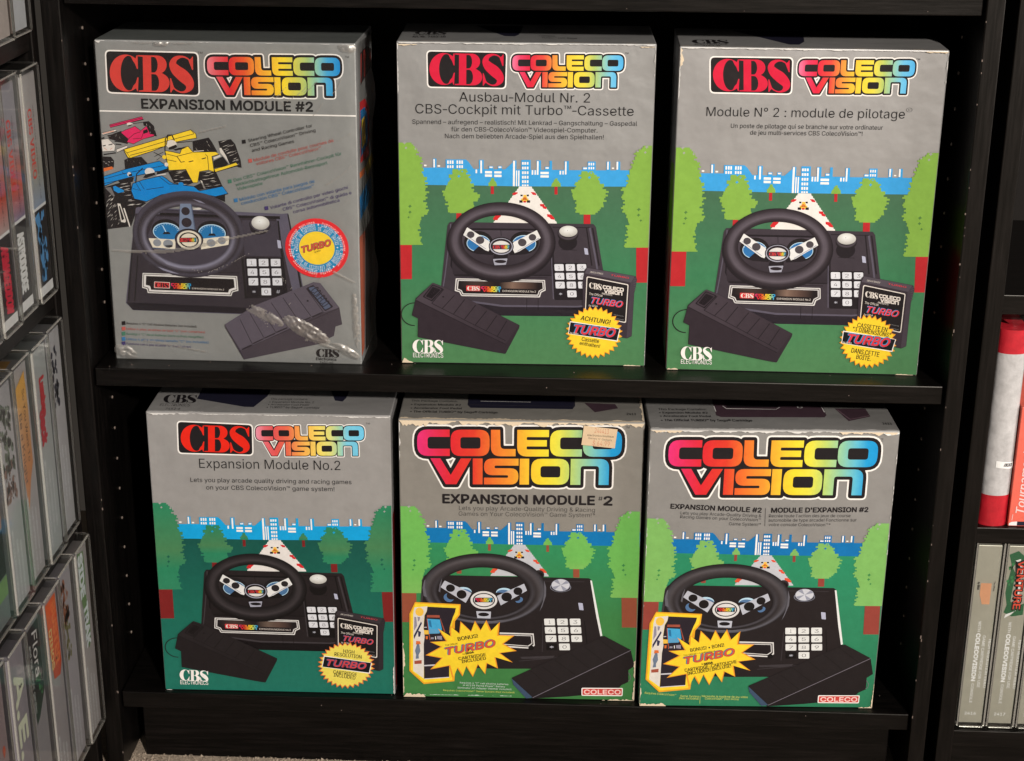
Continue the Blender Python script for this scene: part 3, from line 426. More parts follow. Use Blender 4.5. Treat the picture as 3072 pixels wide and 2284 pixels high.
# ------------------------------------------------------------------ ink colours (as they look under the room lamp) and printed artwork in millimetres
PAL = {'white': (252,240,226),'black': (34,29,30),'silv': (166,160,152),'knobL': (214,206,194),'knobH': (242,236,226),'knobD': (176,168,156),'txt': (32,30,30),'txt2': (46,43,42),'red': (215,60,60),'cbsred': (220,30,60),'cbsr': (225,60,45),'orange': (245,160,45),'orange2': (240,150,45),'yellow': (250,208,48),'yellow2': (250,208,48),'paleyel': (240,215,90),'bannerblk': (18,22,26),'tblue': (75,150,200),'tblue2': (70,145,175),'tred': (225,60,70),'tred2': (215,85,60),'tredlt': (245,140,130),'grey': (150,145,140),'bred': (235,42,48),'bblue': (10,135,180),'tree': (136,174,70),'tree2': (136,174,70),'tree3': (136,174,70),'topgrey': (104,104,98),'treedot': (85,125,60),'trunk': (190,40,44),'sky': (62,160,215),'ground0': (82,128,80),'ground1': (62,122,80),'ground2': (72,108,78),'road': (240,228,214),'roadred': (215,42,44),'caryel': (245,190,70),'caror': (225,110,50),'body': (62,53,58),'bodylo': (64,55,62),'bodyhi': (92,84,94),'bodydk': (34,28,32),'gwhite': (190,215,225),'gauge': (48,112,165),'gaugeB': (85,115,150),'gauge1': (35,115,165),'knob': (232,226,214),'switch': (180,176,190),'key': (222,216,214),'num': (70,62,66),'keysym': (205,200,205),'pwhite': (225,215,205),'pcream': (232,216,200),'plate0': (34,27,28),'plate1': (70,52,46),'plate2': (92,68,58),'bodyA': (76,66,72),'bodydk2': (48,40,45),'pedA': (74,63,68),'pedB': (54,44,49),'plateH': (128,100,84),'rimE2': (76,70,73),'rimA': (38,30,34),'rimB': (56,47,51),'rimC': (80,70,75),'rimD': (66,57,61),'hole': (76,68,70),'rimF': (98,87,92),'rimE': (100,95,99),'spoke': (232,224,214),'spokehi': (165,160,165),'spokelo': (165,160,168),'pedlo': (50,40,45),'pedhi': (64,53,58),'pedln': (32,26,30),'pedtip': (62,78,98),'pedline': (120,110,115),'cart0': (56,46,52),'cart1': (84,74,80),'cart2': (70,60,66),'cartl': (30,25,27),'bwhite': (232,226,216),'silv0': (205,200,200),'silv1': (150,148,158),'cream': (226,212,196),'cream2': (230,215,190),'cabdk': (44,36,42),'cabred': (165,80,60),'screen': (70,165,205),'screenlo': (95,160,195),'screendk': (45,115,155),'cabline': (210,200,200),'navy': (50,50,75),'mauve': (150,140,150),'mauve2': (90,75,85),'slate': (110,120,135),'slate2': (120,112,108),'signred': (205,70,62),'signtx': (250,205,190),'fine': (215,225,205),'fineyel': (215,220,110),'tyrew': (225,212,198),'pink': (226,40,95),'rblue': (8,135,200),'b1': (56,48,53),'b1lt': (98,91,103),'b1mid': (72,64,72),'b1dk': (42,34,40),'rimP': (76,69,78),'rimQ': (56,48,52),'rimR': (98,90,98),'rimS': (142,136,150),'rimD1': (52,42,45),'spk1': (125,135,155),'spk1b': (88,95,115),'spkh': (140,140,142),'pd1lo': (72,62,68),'pd1': (94,84,92),'pd1dk': (66,56,64),'pd1ln': (44,36,42),'tx_red': (190,90,80),'tx_green': (70,120,95),'tx_blue': (55,115,160),'tx_violet': (72,58,105),'navydk': (36,34,48),'plum': (72,52,58),'plumhi': (140,110,115),'copper': (175,90,65),'worn': (232,206,172),'worn2': (228,218,206),'spinew': (236,228,218),'gblue': (90,150,195)}
RAMPS = {'full': [(0,(235,50,115)),(150,(228,45,80)),(290,(226,42,48)),(480,(228,62,42)),(640,(240,115,45)),(800,(245,150,48)),(930,(248,190,50)),(1060,(250,215,50)),(1180,(235,220,70)),(1300,(190,208,105)),(1440,(145,198,160)),(1560,(95,185,205)),(1640,(35,155,205)),(1727,(30,150,205))],'full1': [(0,(240,130,135)),(120,(235,90,95)),(290,(226,42,48)),(480,(235,90,45)),(640,(245,150,48)),(800,(248,185,50)),(1000,(250,215,50)),(1180,(210,205,95)),(1300,(180,200,120)),(1440,(145,198,180)),(1560,(75,170,210)),(1727,(20,140,205))],'pastel': [(0,(240,120,150)),(130,(232,60,95)),(290,(226,35,60)),(480,(232,75,60)),(640,(243,140,60)),(800,(248,185,55)),(960,(250,210,60)),(1120,(240,215,70)),(1280,(185,200,105)),(1430,(150,200,175)),(1560,(115,195,225)),(1727,(85,180,230))],'soft': [(0,(240,150,165)),(140,(232,105,110)),(300,(228,85,80)),(500,(235,105,75)),(680,(245,155,75)),(850,(248,190,85)),(1020,(245,215,100)),(1180,(225,215,120)),(1320,(175,210,160)),(1450,(130,205,220)),(1727,(115,200,230))]}
PALS = {'B1': {'cbsred': (218,66,56),'tblue': (75,80,100)},'B2': {},'B3': {},'B4': {'tree': (45,128,88),'tree2': (50,128,90),'tree3': (74,126,80),'treedot': (25,90,70),'trunk': (125,34,32),'sky': (20,160,212),'ground0': (35,112,92),'ground1': (28,102,82),'ground2': (24,82,70),'road': (235,222,210),'cbsred': (235,40,25),'bodyA': (48,41,41),'bodydk2': (32,26,26),'pedA': (40,34,34),'pedB': (34,28,28),'plateH': (105,85,72),'body': (38,31,31),'bodylo': (40,33,33),'bodyhi': (62,55,56),'bodydk': (22,18,18),'rimA': (26,22,22),'rimB': (36,31,31),'rimC': (48,42,42),'rimD': (42,36,36),'rimF': (64,56,56),'hole': (42,36,36),'pedlo': (34,28,28),'pedhi': (38,32,32),'pedln': (28,23,23),'cart0': (40,33,34),'cart1': (56,48,50),'cart2': (48,41,43),'cartl': (26,22,23),'gauge': (75,110,145),'orange': (232,120,60),'tred': (205,70,75),'tblue': (75,90,130),'tredlt': (205,70,75)},'B5': {'tree': (115,180,84),'tree2': (126,180,88),'tree3': (112,180,84),'treedot': (60,130,70),'trunk': (152,78,54),'sky': (14,116,172),'ground0': (66,122,64),'ground1': (62,124,66),'ground2': (50,138,88),'road': (198,193,192),'roadred': (225,82,52),'orange': (240,165,40),'bodyA': (48,41,41),'bodydk2': (32,26,26),'pedA': (40,34,34),'pedB': (34,28,28),'plateH': (105,85,72),'body': (38,31,31),'bodylo': (40,33,33),'bodyhi': (62,55,56),'bodydk': (22,18,18),'rimA': (30,25,25),'rimB': (48,42,42),'rimC': (66,58,58),'rimD': (42,36,36),'rimF': (88,80,80),'hole': (52,44,46),'pedlo': (34,28,28),'pedhi': (38,32,32),'pedln': (28,23,23),'cart0': (40,33,34),'cart1': (56,48,50),'cart2': (48,41,43),'cartl': (26,22,23),'gauge': (75,110,145),'key': (228,222,212),'spoke': (190,186,190)},'B6': {'tree': (128,178,92),'tree2': (130,180,96),'tree3': (128,178,92),'treedot': (60,130,70),'trunk': (150,66,54),'sky': (18,112,168),'ground0': (48,122,84),'ground1': (48,128,88),'ground2': (44,136,94),'road': (198,193,192),'roadred': (225,82,52),'orange': (240,165,40),'bodyA': (48,41,41),'bodydk2': (32,26,26),'pedA': (40,34,34),'pedB': (34,28,28),'plateH': (105,85,72),'body': (38,31,31),'bodylo': (40,33,33),'bodyhi': (62,55,56),'bodydk': (22,18,18),'rimA': (30,25,25),'rimB': (48,42,42),'rimC': (66,58,58),'rimD': (42,36,36),'rimF': (88,80,80),'hole': (52,44,46),'pedlo': (34,28,28),'pedhi': (38,32,32),'pedln': (28,23,23),'cart0': (40,33,34),'cart1': (56,48,50),'cart2': (48,41,43),'cartl': (26,22,23),'gauge': (75,110,145),'key': (228,222,212),'spoke': (190,186,190)}}
FRAME = {'B1': (-0.254,0.0311,0,-0.0071,0.2268,0.2895,0.0311),'B2': (0.006,0.0409,0,0.02,0.2226,0.2919,0.0033),'B3': (0.2492,0.0351,0,-0.0068,0.2262,0.2921,-0.0127),'B4': (-0.2265,0.0142,-0.3351,0.0145,0.2253,0.2905,0.0099),'B5': (0.0061,0.0149,-0.3351,0.0206,0.2248,0.2896,0.0038),'B6': (0.2346,0.0125,-0.3351,0.037,0.225,0.29,-0.0189)}
LAND = [('skyline_print',[('p','sky',[[(-6.39,181.62),(30.5,182.1),(30.57,190.15),(33.63,190.19),(33.57,182.14),(41.62,182.25),(41.66,189.49),(59.43,189.72),(61.69,187.68),(66.22,181.41),(70.98,181.47),(70.97,189.52),(75.04,189.58),(75.06,181.41),(79.59,181.24),(79.58,184.12),(83.43,184.17),(83.44,181.29),(87.52,181.34),(87.51,184.22),(91.13,184.27),(91.15,181.39),(93.98,181.43),(100.5,187.61),(100.48,189.33),(103.76,189.37),(103.83,181.33),(108.13,181.38),(108.05,189.89),(116.18,189.99),(116.29,181.14),(121.49,181.21),(121.39,189.6),(125.23,189.65),(125.34,181.26),(128.74,181.31),(128.69,184.18),(132.76,184.24),(132.68,189.52),(134.94,189.55),(135.07,181.39),(145.93,181.53),(145.78,189.34),(149.62,189.39),(149.78,181.35),(161.87,181.51),(161.81,184.27),(166.22,184.32),(166.1,189.26),(173.09,189.35),(173.29,181.54),(182.78,181.66),(182.57,189.47),(185.84,189.52),(186.05,181.71),(191.36,181.78),(191.13,189.58),(194.51,189.63),(194.75,181.82),(229.06,182.04),(229.65,166.81),(-6.68,164.83)]]),('r','white',[(22.58,183.28,24.85,184.66),(30.88,182.34,32.24,189.59),(34.48,182.97,36.75,184.36),(72.11,177.69,73.58,188.98),(67.92,177.64,69.28,180.87),(80.15,182.42,82.87,183.68),(88.08,182.52,90.57,183.79),(76.2,177.55,82.32,179.62),(76.2,174.54,82.33,176.62),(84.36,177.65,90.71,179.5),(84.37,174.42,90.73,176.5),(100.8,166.39,102.5,189.0),(103.45,166.42,104.47,180.41),(105.37,166.44,106.51,180.43),(121.7,176.96,123.17,189.04),(119.71,176.93,120.84,180.96),(117.22,176.9,118.58,180.93),(129.28,182.37,132.1,183.75),(124.93,177.5,132.17,179.57),(124.97,174.5,132.22,176.46),(146.35,177.51,147.7,189.01),(144.16,177.48,145.29,180.71),(141.67,177.45,143.03,180.68),(162.4,182.46,165.57,183.84),(183.23,182.37,184.58,189.26),(187.25,183.0,189.28,184.15),(191.35,182.48,192.82,189.37),(43.01,185.61,44.37,188.6),(42.98,181.93,44.34,184.34),(45.16,185.64,46.52,188.63),(45.14,181.95,46.5,184.37),(47.2,185.66,48.56,188.65),(47.18,181.98,48.54,184.4),(51.27,185.72,52.63,188.71),(51.26,182.03,52.62,184.45),(53.43,185.75,54.78,188.73),(53.41,182.06,54.77,184.48),(55.46,185.77,56.82,188.76),(55.45,182.09,56.81,184.51),(108.64,185.77,110.11,188.07),(108.69,181.63,110.16,183.93),(108.73,177.36,110.2,179.79),(108.77,173.32,110.24,175.75),(108.81,169.39,110.28,171.82),(108.84,166.49,110.31,168.0),(110.68,185.8,112.15,188.1),(110.72,181.66,112.19,183.96),(110.77,177.39,112.24,179.81),(110.81,173.35,112.28,175.78),(110.85,169.42,112.32,171.85),(110.88,166.52,112.36,168.02),(112.83,185.83,114.3,188.12),(112.87,181.68,114.34,183.99),(112.92,177.42,114.39,179.84),(112.96,173.38,114.44,175.8),(113.0,169.44,114.48,171.87),(113.04,166.55,114.52,168.05),(166.83,185.83,167.96,188.13),(166.92,182.39,168.05,184.46),(168.75,185.86,169.88,188.15),(168.84,182.41,169.97,184.48),(170.67,185.88,171.8,188.18),(170.76,182.44,171.89,184.51)])]),
('meadow_print',[('g',[(0,'ground0'),(90,'ground1'),(166.25,'ground2')],1,[[(-6.65,166.57),(-2.09,166.52),(22.97,166.56),(66.21,166.61),(106.01,166.33),(157.1,166.83),(226.22,167.58),(230.78,166.82),(240,-16.0),(-14,-16.0)]])]),
('road_print',[('p','road',[[(117.37,166.25),(118.08,164.18),(118.83,164.19),(119.54,162.12),(120.29,162.13),(121.0,160.06),(121.75,160.07),(122.46,158.0),(123.21,158.01),(123.92,155.94),(124.68,155.95),(125.39,153.88),(126.14,153.89),(126.86,151.81),(127.61,151.82),(128.33,149.74),(129.08,149.75),(129.8,147.67),(130.55,147.68),(131.27,145.6),(132.02,145.61),(132.74,143.52),(133.5,143.53),(134.21,141.45),(134.97,141.46),(135.69,139.37),(136.45,139.38),(137.17,137.29),(137.92,137.3),(138.64,135.21),(139.4,135.22),(140.12,133.12),(140.88,133.13),(82.83,132.33),(83.63,132.34),(84.3,134.47),(85.1,134.48),(85.78,136.6),(86.57,136.61),(87.25,138.73),(88.04,138.74),(88.72,140.85),(89.51,140.87),(90.19,142.98),(90.98,142.99),(91.65,145.1),(92.44,145.11),(93.12,147.22),(93.91,147.23),(94.58,149.34),(95.37,149.35),(96.04,151.46),(96.83,151.47),(97.5,153.57),(98.29,153.58),(98.96,155.69),(99.75,155.7),(100.42,157.8),(101.21,157.81),(101.88,159.9),(102.67,159.91),(103.33,162.01),(104.12,162.02),(104.78,164.11),(105.57,164.12),(106.23,166.21)]]),('m','roadred',[[(100.73,158.35),(100.38,159.75),(102.41,160.94),(105.26,160.97),(104.93,159.81),(102.66,158.38)],[(116.52,161.36),(119.7,161.17),(121.54,159.56),(121.33,158.63),(118.59,158.83)],[(124.85,150.75),(128.39,150.56),(129.21,148.58),(131.05,147.44),(130.39,146.03),(127.87,146.58),(126.94,148.2),(125.1,148.76)],[(131.14,141.58),(134.8,141.28),(137.71,138.15),(138.08,136.51),(134.87,136.93),(133.13,138.67),(131.41,139.24)],[(84.31,135.41),(83.39,136.81),(85.89,140.14),(90.81,140.44),(90.24,139.03),(87.96,136.88),(87.4,135.46)]]),('r','caryel',[(109.52,154.07,113.62,156.87),(108.17,152.43,114.78,155.47),(110.07,156.63,112.92,158.73)]),('r','black',[(107.56,157.41,109.5,158.92),(113.14,157.48,115.07,159.0),(106.59,151.57,109.44,153.79),(113.31,151.66,116.16,153.88)]),('r','roadred',[(110.43,155.58,112.25,156.4),(109.98,154.29,110.78,155.57),(111.92,154.31,112.72,155.6),(110.24,151.73,112.52,153.37)])]),
('tree_print',[('P','trunk',[[(81.34,166.23),(84.07,166.27),(84.1,159.18),(81.36,159.14)]]),('g',[(166.48,'tree2'),(167.99,'tree'),(169.5,'tree3'),(173.78,'tree')],1,[[(81.63,173.53),(81.64,172.49),(81.56,172.49),(81.56,171.45),(80.87,171.44),(80.87,170.4),(80.25,170.39),(80.26,169.35),(79.09,169.33),(79.1,168.29),(79.41,168.29),(79.42,167.25),(79.25,167.25),(79.25,166.2),(86.64,166.3),(86.64,167.35),(86.77,167.35),(86.77,168.39),(86.26,168.38),(86.25,169.43),(85.93,169.42),(85.93,170.47),(84.93,170.45),(84.92,171.49),(84.28,171.49),(84.27,172.53),(84.17,172.53),(84.16,173.57)]])]),
('tree_print',[('P','trunk',[[(137.47,166.51),(140.08,166.55),(140.2,159.46),(137.58,159.43)]]),('g',[(166.02,'tree2'),(167.59,'tree'),(169.15,'tree3'),(173.43,'tree')],1,[[(137.99,173.93),(138.01,172.89),(136.79,172.87),(136.8,171.83),(136.72,171.83),(136.74,170.79),(135.88,170.78),(135.9,169.74),(135.08,169.73),(135.09,168.68),(134.82,168.68),(134.84,167.64),(134.55,167.63),(134.56,166.59),(134.57,166.59),(134.57,166.47),(143.58,166.59),(143.58,166.71),(143.05,166.7),(143.04,167.75),(142.76,167.74),(142.74,168.78),(142.85,168.79),(142.83,169.83),(141.73,169.81),(141.71,170.85),(141.16,170.85),(141.14,171.89),(140.09,171.87),(140.07,172.92),(140.05,172.92),(140.03,173.96)]])]),
('tree_print',[('P','trunk',[[(50.88,141.66),(55.45,141.72),(55.43,134.07),(50.85,134.01)]]),('g',[(142.1,'tree2'),(150.98,'tree'),(159.86,'tree3'),(181.86,'tree')],1,[[(47.63,181.17),(47.63,179.56),(47.36,179.55),(47.36,177.94),(47.57,177.94),(47.56,176.32),(44.36,176.28),(44.35,174.66),(44.38,174.66),(44.38,173.04),(46.31,173.07),(46.3,171.45),(45.01,171.43),(45.01,169.81),(43.71,169.79),(43.7,168.17),(43.16,168.16),(43.15,166.54),(42.02,166.52),(42.01,164.9),(41.67,164.89),(41.66,163.27),(41.09,163.26),(41.08,161.63),(38.31,161.59),(38.3,159.96),(39.48,159.98),(39.47,158.35),(39.07,158.34),(39.06,156.71),(40.77,156.73),(40.76,155.1),(40.58,155.1),(40.57,153.46),(41.46,153.48),(41.45,151.84),(43.55,151.87),(43.54,150.23),(40.8,150.19),(40.79,148.56),(44.15,148.6),(44.14,146.96),(43.13,146.95),(43.12,145.31),(43.36,145.31),(43.36,143.67),(43.46,143.67),(43.45,142.03),(45.06,142.05),(45.06,141.34),(66.84,141.64),(66.84,142.35),(66.06,142.34),(66.06,143.98),(65.74,143.97),(65.74,145.61),(65.88,145.62),(65.88,147.26),(66.71,147.27),(66.71,148.91),(66.11,148.9),(66.11,150.54),(65.89,150.53),(65.9,152.17),(69.8,152.22),(69.8,153.86),(70.35,153.86),(70.34,155.5),(71.63,155.52),(71.63,157.15),(71.85,157.15),(71.85,158.78),(69.5,158.75),(69.5,160.38),(66.15,160.34),(66.15,161.96),(66.76,161.97),(66.76,163.6),(64.27,163.57),(64.27,165.19),(66.43,165.22),(66.43,166.85),(66.53,166.85),(66.53,168.47),(63.4,168.43),(63.4,170.05),(64.31,170.06),(64.31,171.69),(63.74,171.68),(63.74,173.3),(61.96,173.28),(61.96,174.89),(63.41,174.91),(63.42,176.53),(59.66,176.48),(59.66,178.1),(61.06,178.12),(61.06,179.73),(60.15,179.72),(60.15,181.33)]]),('m','sky',[[(51.8,174.65),(52.83,175.41),(53.28,176.17),(54.01,175.28),(54.75,174.68),(53.57,174.07),(53.27,173.16),(52.68,174.06)],[(55.33,178.96),(55.96,179.43),(56.24,179.9),(56.69,179.35),(57.14,178.99),(56.42,178.61),(56.23,178.05),(55.87,178.6)],[(52.16,180.88),(53.11,181.59),(53.52,182.28),(54.2,181.46),(54.88,180.92),(53.79,180.35),(53.51,179.52),(52.97,180.34)]])]),
('tree_print',[('P','trunk',[[(163.67,141.91),(169.6,141.99),(169.83,132.71),(163.88,132.63)]]),('g',[(140.81,'tree2'),(148.88,'tree'),(156.95,'tree3'),(179.9,'tree')],1,[[(160.88,180.69),(160.91,179.08),(160.57,179.07),(160.6,177.46),(158.38,177.43),(158.41,175.81),(160.82,175.85),(160.86,174.23),(159.46,174.21),(159.5,172.59),(157.81,172.57),(157.84,170.95),(155.57,170.92),(155.6,169.3),(154.81,169.29),(154.84,167.67),(156.26,167.69),(156.29,166.07),(155.09,166.05),(155.13,164.43),(152.04,164.39),(152.08,162.76),(152.51,162.77),(152.55,161.14),(153.4,161.15),(153.43,159.52),(153.25,159.52),(153.28,157.89),(153.77,157.9),(153.81,156.27),(154.39,156.28),(154.42,154.65),(156.89,154.68),(156.92,153.05),(155.83,153.03),(155.86,151.4),(157.15,151.42),(157.19,149.78),(156.98,149.78),(157.01,148.14),(155.61,148.12),(155.64,146.49),(156.95,146.5),(156.99,144.87),(156.25,144.86),(156.28,143.22),(159.95,143.27),(159.98,141.62),(174.0,141.82),(173.96,143.46),(176.0,143.48),(175.96,145.12),(177.61,145.15),(177.57,146.78),(178.67,146.8),(178.63,148.44),(181.15,148.47),(181.1,150.11),(180.82,150.1),(180.77,151.74),(180.5,151.73),(180.45,153.37),(183.5,153.41),(183.46,155.04),(181.37,155.01),(181.32,156.64),(182.48,156.66),(182.44,158.28),(184.58,158.31),(184.54,159.94),(182.52,159.91),(182.47,161.54),(185.2,161.58),(185.15,163.2),(182.84,163.17),(182.8,164.8),(179.7,164.75),(179.66,166.38),(181.0,166.4),(180.96,168.02),(180.95,168.02),(180.9,169.64),(177.26,169.59),(177.22,171.21),(177.07,171.21),(177.03,172.82),(175.76,172.81),(175.72,174.42),(176.89,174.44),(176.85,176.06),(174.29,176.02),(174.25,177.64),(172.34,177.61),(172.3,179.22),(171.14,179.21),(171.1,180.82)]]),('m','sky',[[(166.44,175.0),(167.45,175.76),(167.87,176.51),(168.63,175.62),(169.38,175.03),(168.21,174.42),(167.94,173.51),(167.33,174.41)],[(168.6,179.18),(169.22,179.65),(169.48,180.11),(169.95,179.56),(170.41,179.2),(169.69,178.82),(169.53,178.27),(169.15,178.81)],[(165.75,180.29),(166.6,180.94),(166.96,181.57),(167.6,180.82),(168.23,180.32),(167.25,179.8),(167.02,179.04),(166.5,179.79)]])]),
('tree_print',[('P','trunk',[[(-3.91,111.8),(11.1,112.01),(10.68,79.97),(-4.44,79.75)]]),('g',[(113.04,'tree2'),(133.83,'tree'),(154.62,'tree3'),(205.33,'tree')],1,[[(-4.87,204.01),(-6.45,111.53),(20.89,111.91),(20.9,112.99),(19.66,112.97),(19.68,114.63),(18.67,114.62),(18.68,116.28),(18.97,116.29),(18.98,117.95),(20.07,117.97),(20.09,119.63),(17.88,119.6),(17.9,121.26),(17.8,121.26),(17.82,122.92),(18.93,122.93),(18.95,124.59),(16.43,124.56),(16.45,126.21),(19.16,126.25),(19.18,127.91),(18.37,127.9),(18.39,129.55),(17.83,129.54),(17.85,131.2),(18.53,131.21),(18.55,132.86),(18.86,132.86),(18.87,134.51),(19.75,134.53),(19.77,136.18),(19.64,136.17),(19.66,137.82),(22.1,137.86),(22.12,139.5),(25.06,139.54),(25.07,141.19),(25.7,141.2),(25.72,142.84),(26.63,142.85),(26.64,144.5),(23.71,144.46),(23.73,146.1),(25.51,146.12),(25.52,147.76),(24.15,147.74),(24.17,149.38),(24.98,149.39),(24.99,151.03),(21.55,150.99),(21.57,152.62),(23.84,152.65),(23.85,154.29),(25.4,154.31),(25.42,155.94),(23.56,155.92),(23.58,157.55),(24.59,157.57),(24.6,159.2),(27.0,159.23),(27.01,160.86),(23.47,160.81),(23.49,162.44),(23.8,162.45),(23.82,164.07),(25.55,164.1),(25.56,165.72),(23.54,165.7),(23.55,167.32),(25.93,167.35),(25.95,168.98),(23.19,168.94),(23.21,170.57),(25.1,170.59),(25.11,172.21),(25.25,172.21),(25.26,173.83),(22.35,173.8),(22.37,175.42),(21.7,175.41),(21.71,177.02),(20.63,177.01),(20.65,178.63),(22.52,178.65),(22.54,180.27),(22.12,180.26),(22.14,181.88),(20.7,181.86),(20.72,183.47),(21.25,183.48),(21.26,185.09),(19.36,185.07),(19.38,186.68),(21.89,186.71),(21.91,188.32),(20.41,188.3),(20.42,189.91),(21.03,189.91),(21.05,191.52),(18.38,191.49),(18.4,193.09),(15.85,193.06),(15.87,194.67),(18.44,194.7),(18.45,196.3),(16.88,196.28),(16.9,197.88),(16.64,197.88),(16.66,199.48),(14.92,199.46),(14.94,201.06),(13.56,201.04),(13.58,202.64),(11.96,202.62),(11.98,204.22)]]),('m','silv',[[(4.16,203.89),(5.36,204.76),(5.88,205.62),(6.71,204.61),(7.55,203.93),(6.19,203.23),(5.83,202.2),(5.17,203.22)],[(5.79,199.34),(6.67,199.98),(7.05,200.62),(7.66,199.87),(8.28,199.38),(7.28,198.86),(7.02,198.1),(6.53,198.85)],[(14.26,198.54),(15.06,199.12),(15.4,199.7),(15.96,199.02),(16.52,198.57),(15.61,198.1),(15.37,197.41),(14.93,198.09)],[(19.88,185.99),(20.6,186.52),(20.91,187.04),(21.42,186.43),(21.92,186.02),(21.1,185.59),(20.89,184.97),(20.49,185.59)]]),('m','treedot',[[(8.12,146.94),(9.33,147.84),(9.86,148.72),(10.7,147.68),(11.55,146.99),(10.17,146.27),(9.81,145.21),(9.14,146.25)],[(8.16,141.66),(9.29,142.5),(9.79,143.33),(10.58,142.35),(11.37,141.71),(10.08,141.03),(9.74,140.04),(9.11,141.02)],[(7.29,136.95),(8.1,137.55),(8.46,138.14),(9.02,137.44),(9.59,136.98),(8.66,136.49),(8.42,135.78),(7.97,136.48)]])]),
('tree_print',[('P','trunk',[[(211.08,112.34),(225.99,112.56),(227.2,79.77),(212.18,79.54)]]),('g',[(110.42,'tree2'),(135.14,'tree'),(159.86,'tree3'),(202.48,'tree')],1,[[(214.19,203.93),(214.24,202.34),(212.96,202.32),(213.01,200.73),(210.33,200.69),(210.38,199.1),(208.13,199.07),(208.18,197.47),(206.33,197.45),(206.38,195.85),(208.2,195.87),(208.26,194.27),(206.81,194.25),(206.86,192.65),(207.26,192.66),(207.32,191.05),(205.19,191.03),(205.24,189.42),(206.18,189.43),(206.23,187.83),(203.74,187.8),(203.79,186.19),(205.23,186.21),(205.28,184.6),(204.42,184.59),(204.47,182.98),(202.74,182.96),(202.79,181.35),(202.82,181.35),(202.88,179.74),(202.98,179.74),(203.03,178.13),(200.7,178.1),(200.76,176.48),(201.72,176.5),(201.77,174.88),(202.42,174.89),(202.47,173.28),(200.08,173.24),(200.13,171.63),(201.89,171.65),(201.94,170.03),(200.61,170.01),(200.66,168.39),(200.08,168.39),(200.13,166.77),(196.98,166.72),(197.03,165.1),(195.7,165.08),(195.75,163.46),(198.3,163.49),(198.35,161.87),(198.19,161.87),(198.24,160.24),(197.08,160.23),(197.13,158.6),(196.29,158.59),(196.34,156.96),(197.26,156.97),(197.31,155.34),(199.52,155.37),(199.57,153.74),(197.97,153.72),(198.02,152.09),(199.85,152.11),(199.91,150.48),(197.79,150.45),(197.84,148.81),(196.38,148.79),(196.43,147.16),(198.45,147.19),(198.5,145.55),(197.61,145.54),(197.66,143.9),(200.33,143.93),(200.38,142.29),(201.49,142.31),(201.54,140.67),(201.21,140.66),(201.26,139.02),(202.57,139.04),(202.62,137.4),(202.92,137.4),(202.97,135.76),(203.48,135.76),(203.53,134.12),(204.28,134.13),(204.34,132.48),(200.75,132.43),(200.8,130.78),(202.1,130.8),(202.15,129.15),(202.95,129.16),(203.0,127.51),(201.7,127.49),(201.76,125.84),(202.72,125.85),(202.78,124.2),(200.69,124.17),(200.74,122.52),(203.68,122.56),(203.73,120.9),(202.14,120.88),(202.2,119.22),(200.36,119.19),(200.41,117.54),(202.29,117.56),(202.34,115.9),(200.73,115.88),(200.78,114.22),(200.09,114.21),(200.14,112.55),(201.01,112.56),(201.04,111.85),(230.01,112.26),(226.54,204.09)]]),('m','silv',[[(215.58,202.81),(216.73,203.68),(217.2,204.54),(218.08,203.52),(218.95,202.85),(217.62,202.15),(217.32,201.12),(216.61,202.14)],[(214.85,197.9),(215.7,198.54),(216.04,199.17),(216.69,198.42),(217.33,197.93),(216.35,197.41),(216.13,196.66),(215.61,197.4)],[(208.41,198.96),(209.17,199.54),(209.49,200.11),(210.08,199.43),(210.65,198.98),(209.77,198.52),(209.57,197.83),(209.1,198.51)],[(203.56,188.94),(204.25,189.47),(204.54,189.99),(205.06,189.37),(205.58,188.97),(204.79,188.54),(204.6,187.92),(204.18,188.54)]]),('m','treedot',[[(210.38,146.76),(211.63,147.72),(212.14,148.66),(213.09,147.55),(214.02,146.81),(212.59,146.04),(212.27,144.92),(211.5,146.03)],[(210.55,141.73),(211.64,142.57),(212.09,143.39),(212.92,142.42),(213.74,141.77),(212.49,141.1),(212.2,140.11),(211.53,141.09)],[(213.0,136.83),(213.85,137.49),(214.21,138.14),(214.86,137.38),(215.51,136.87),(214.52,136.34),(214.3,135.56),(213.77,136.33)]])])]
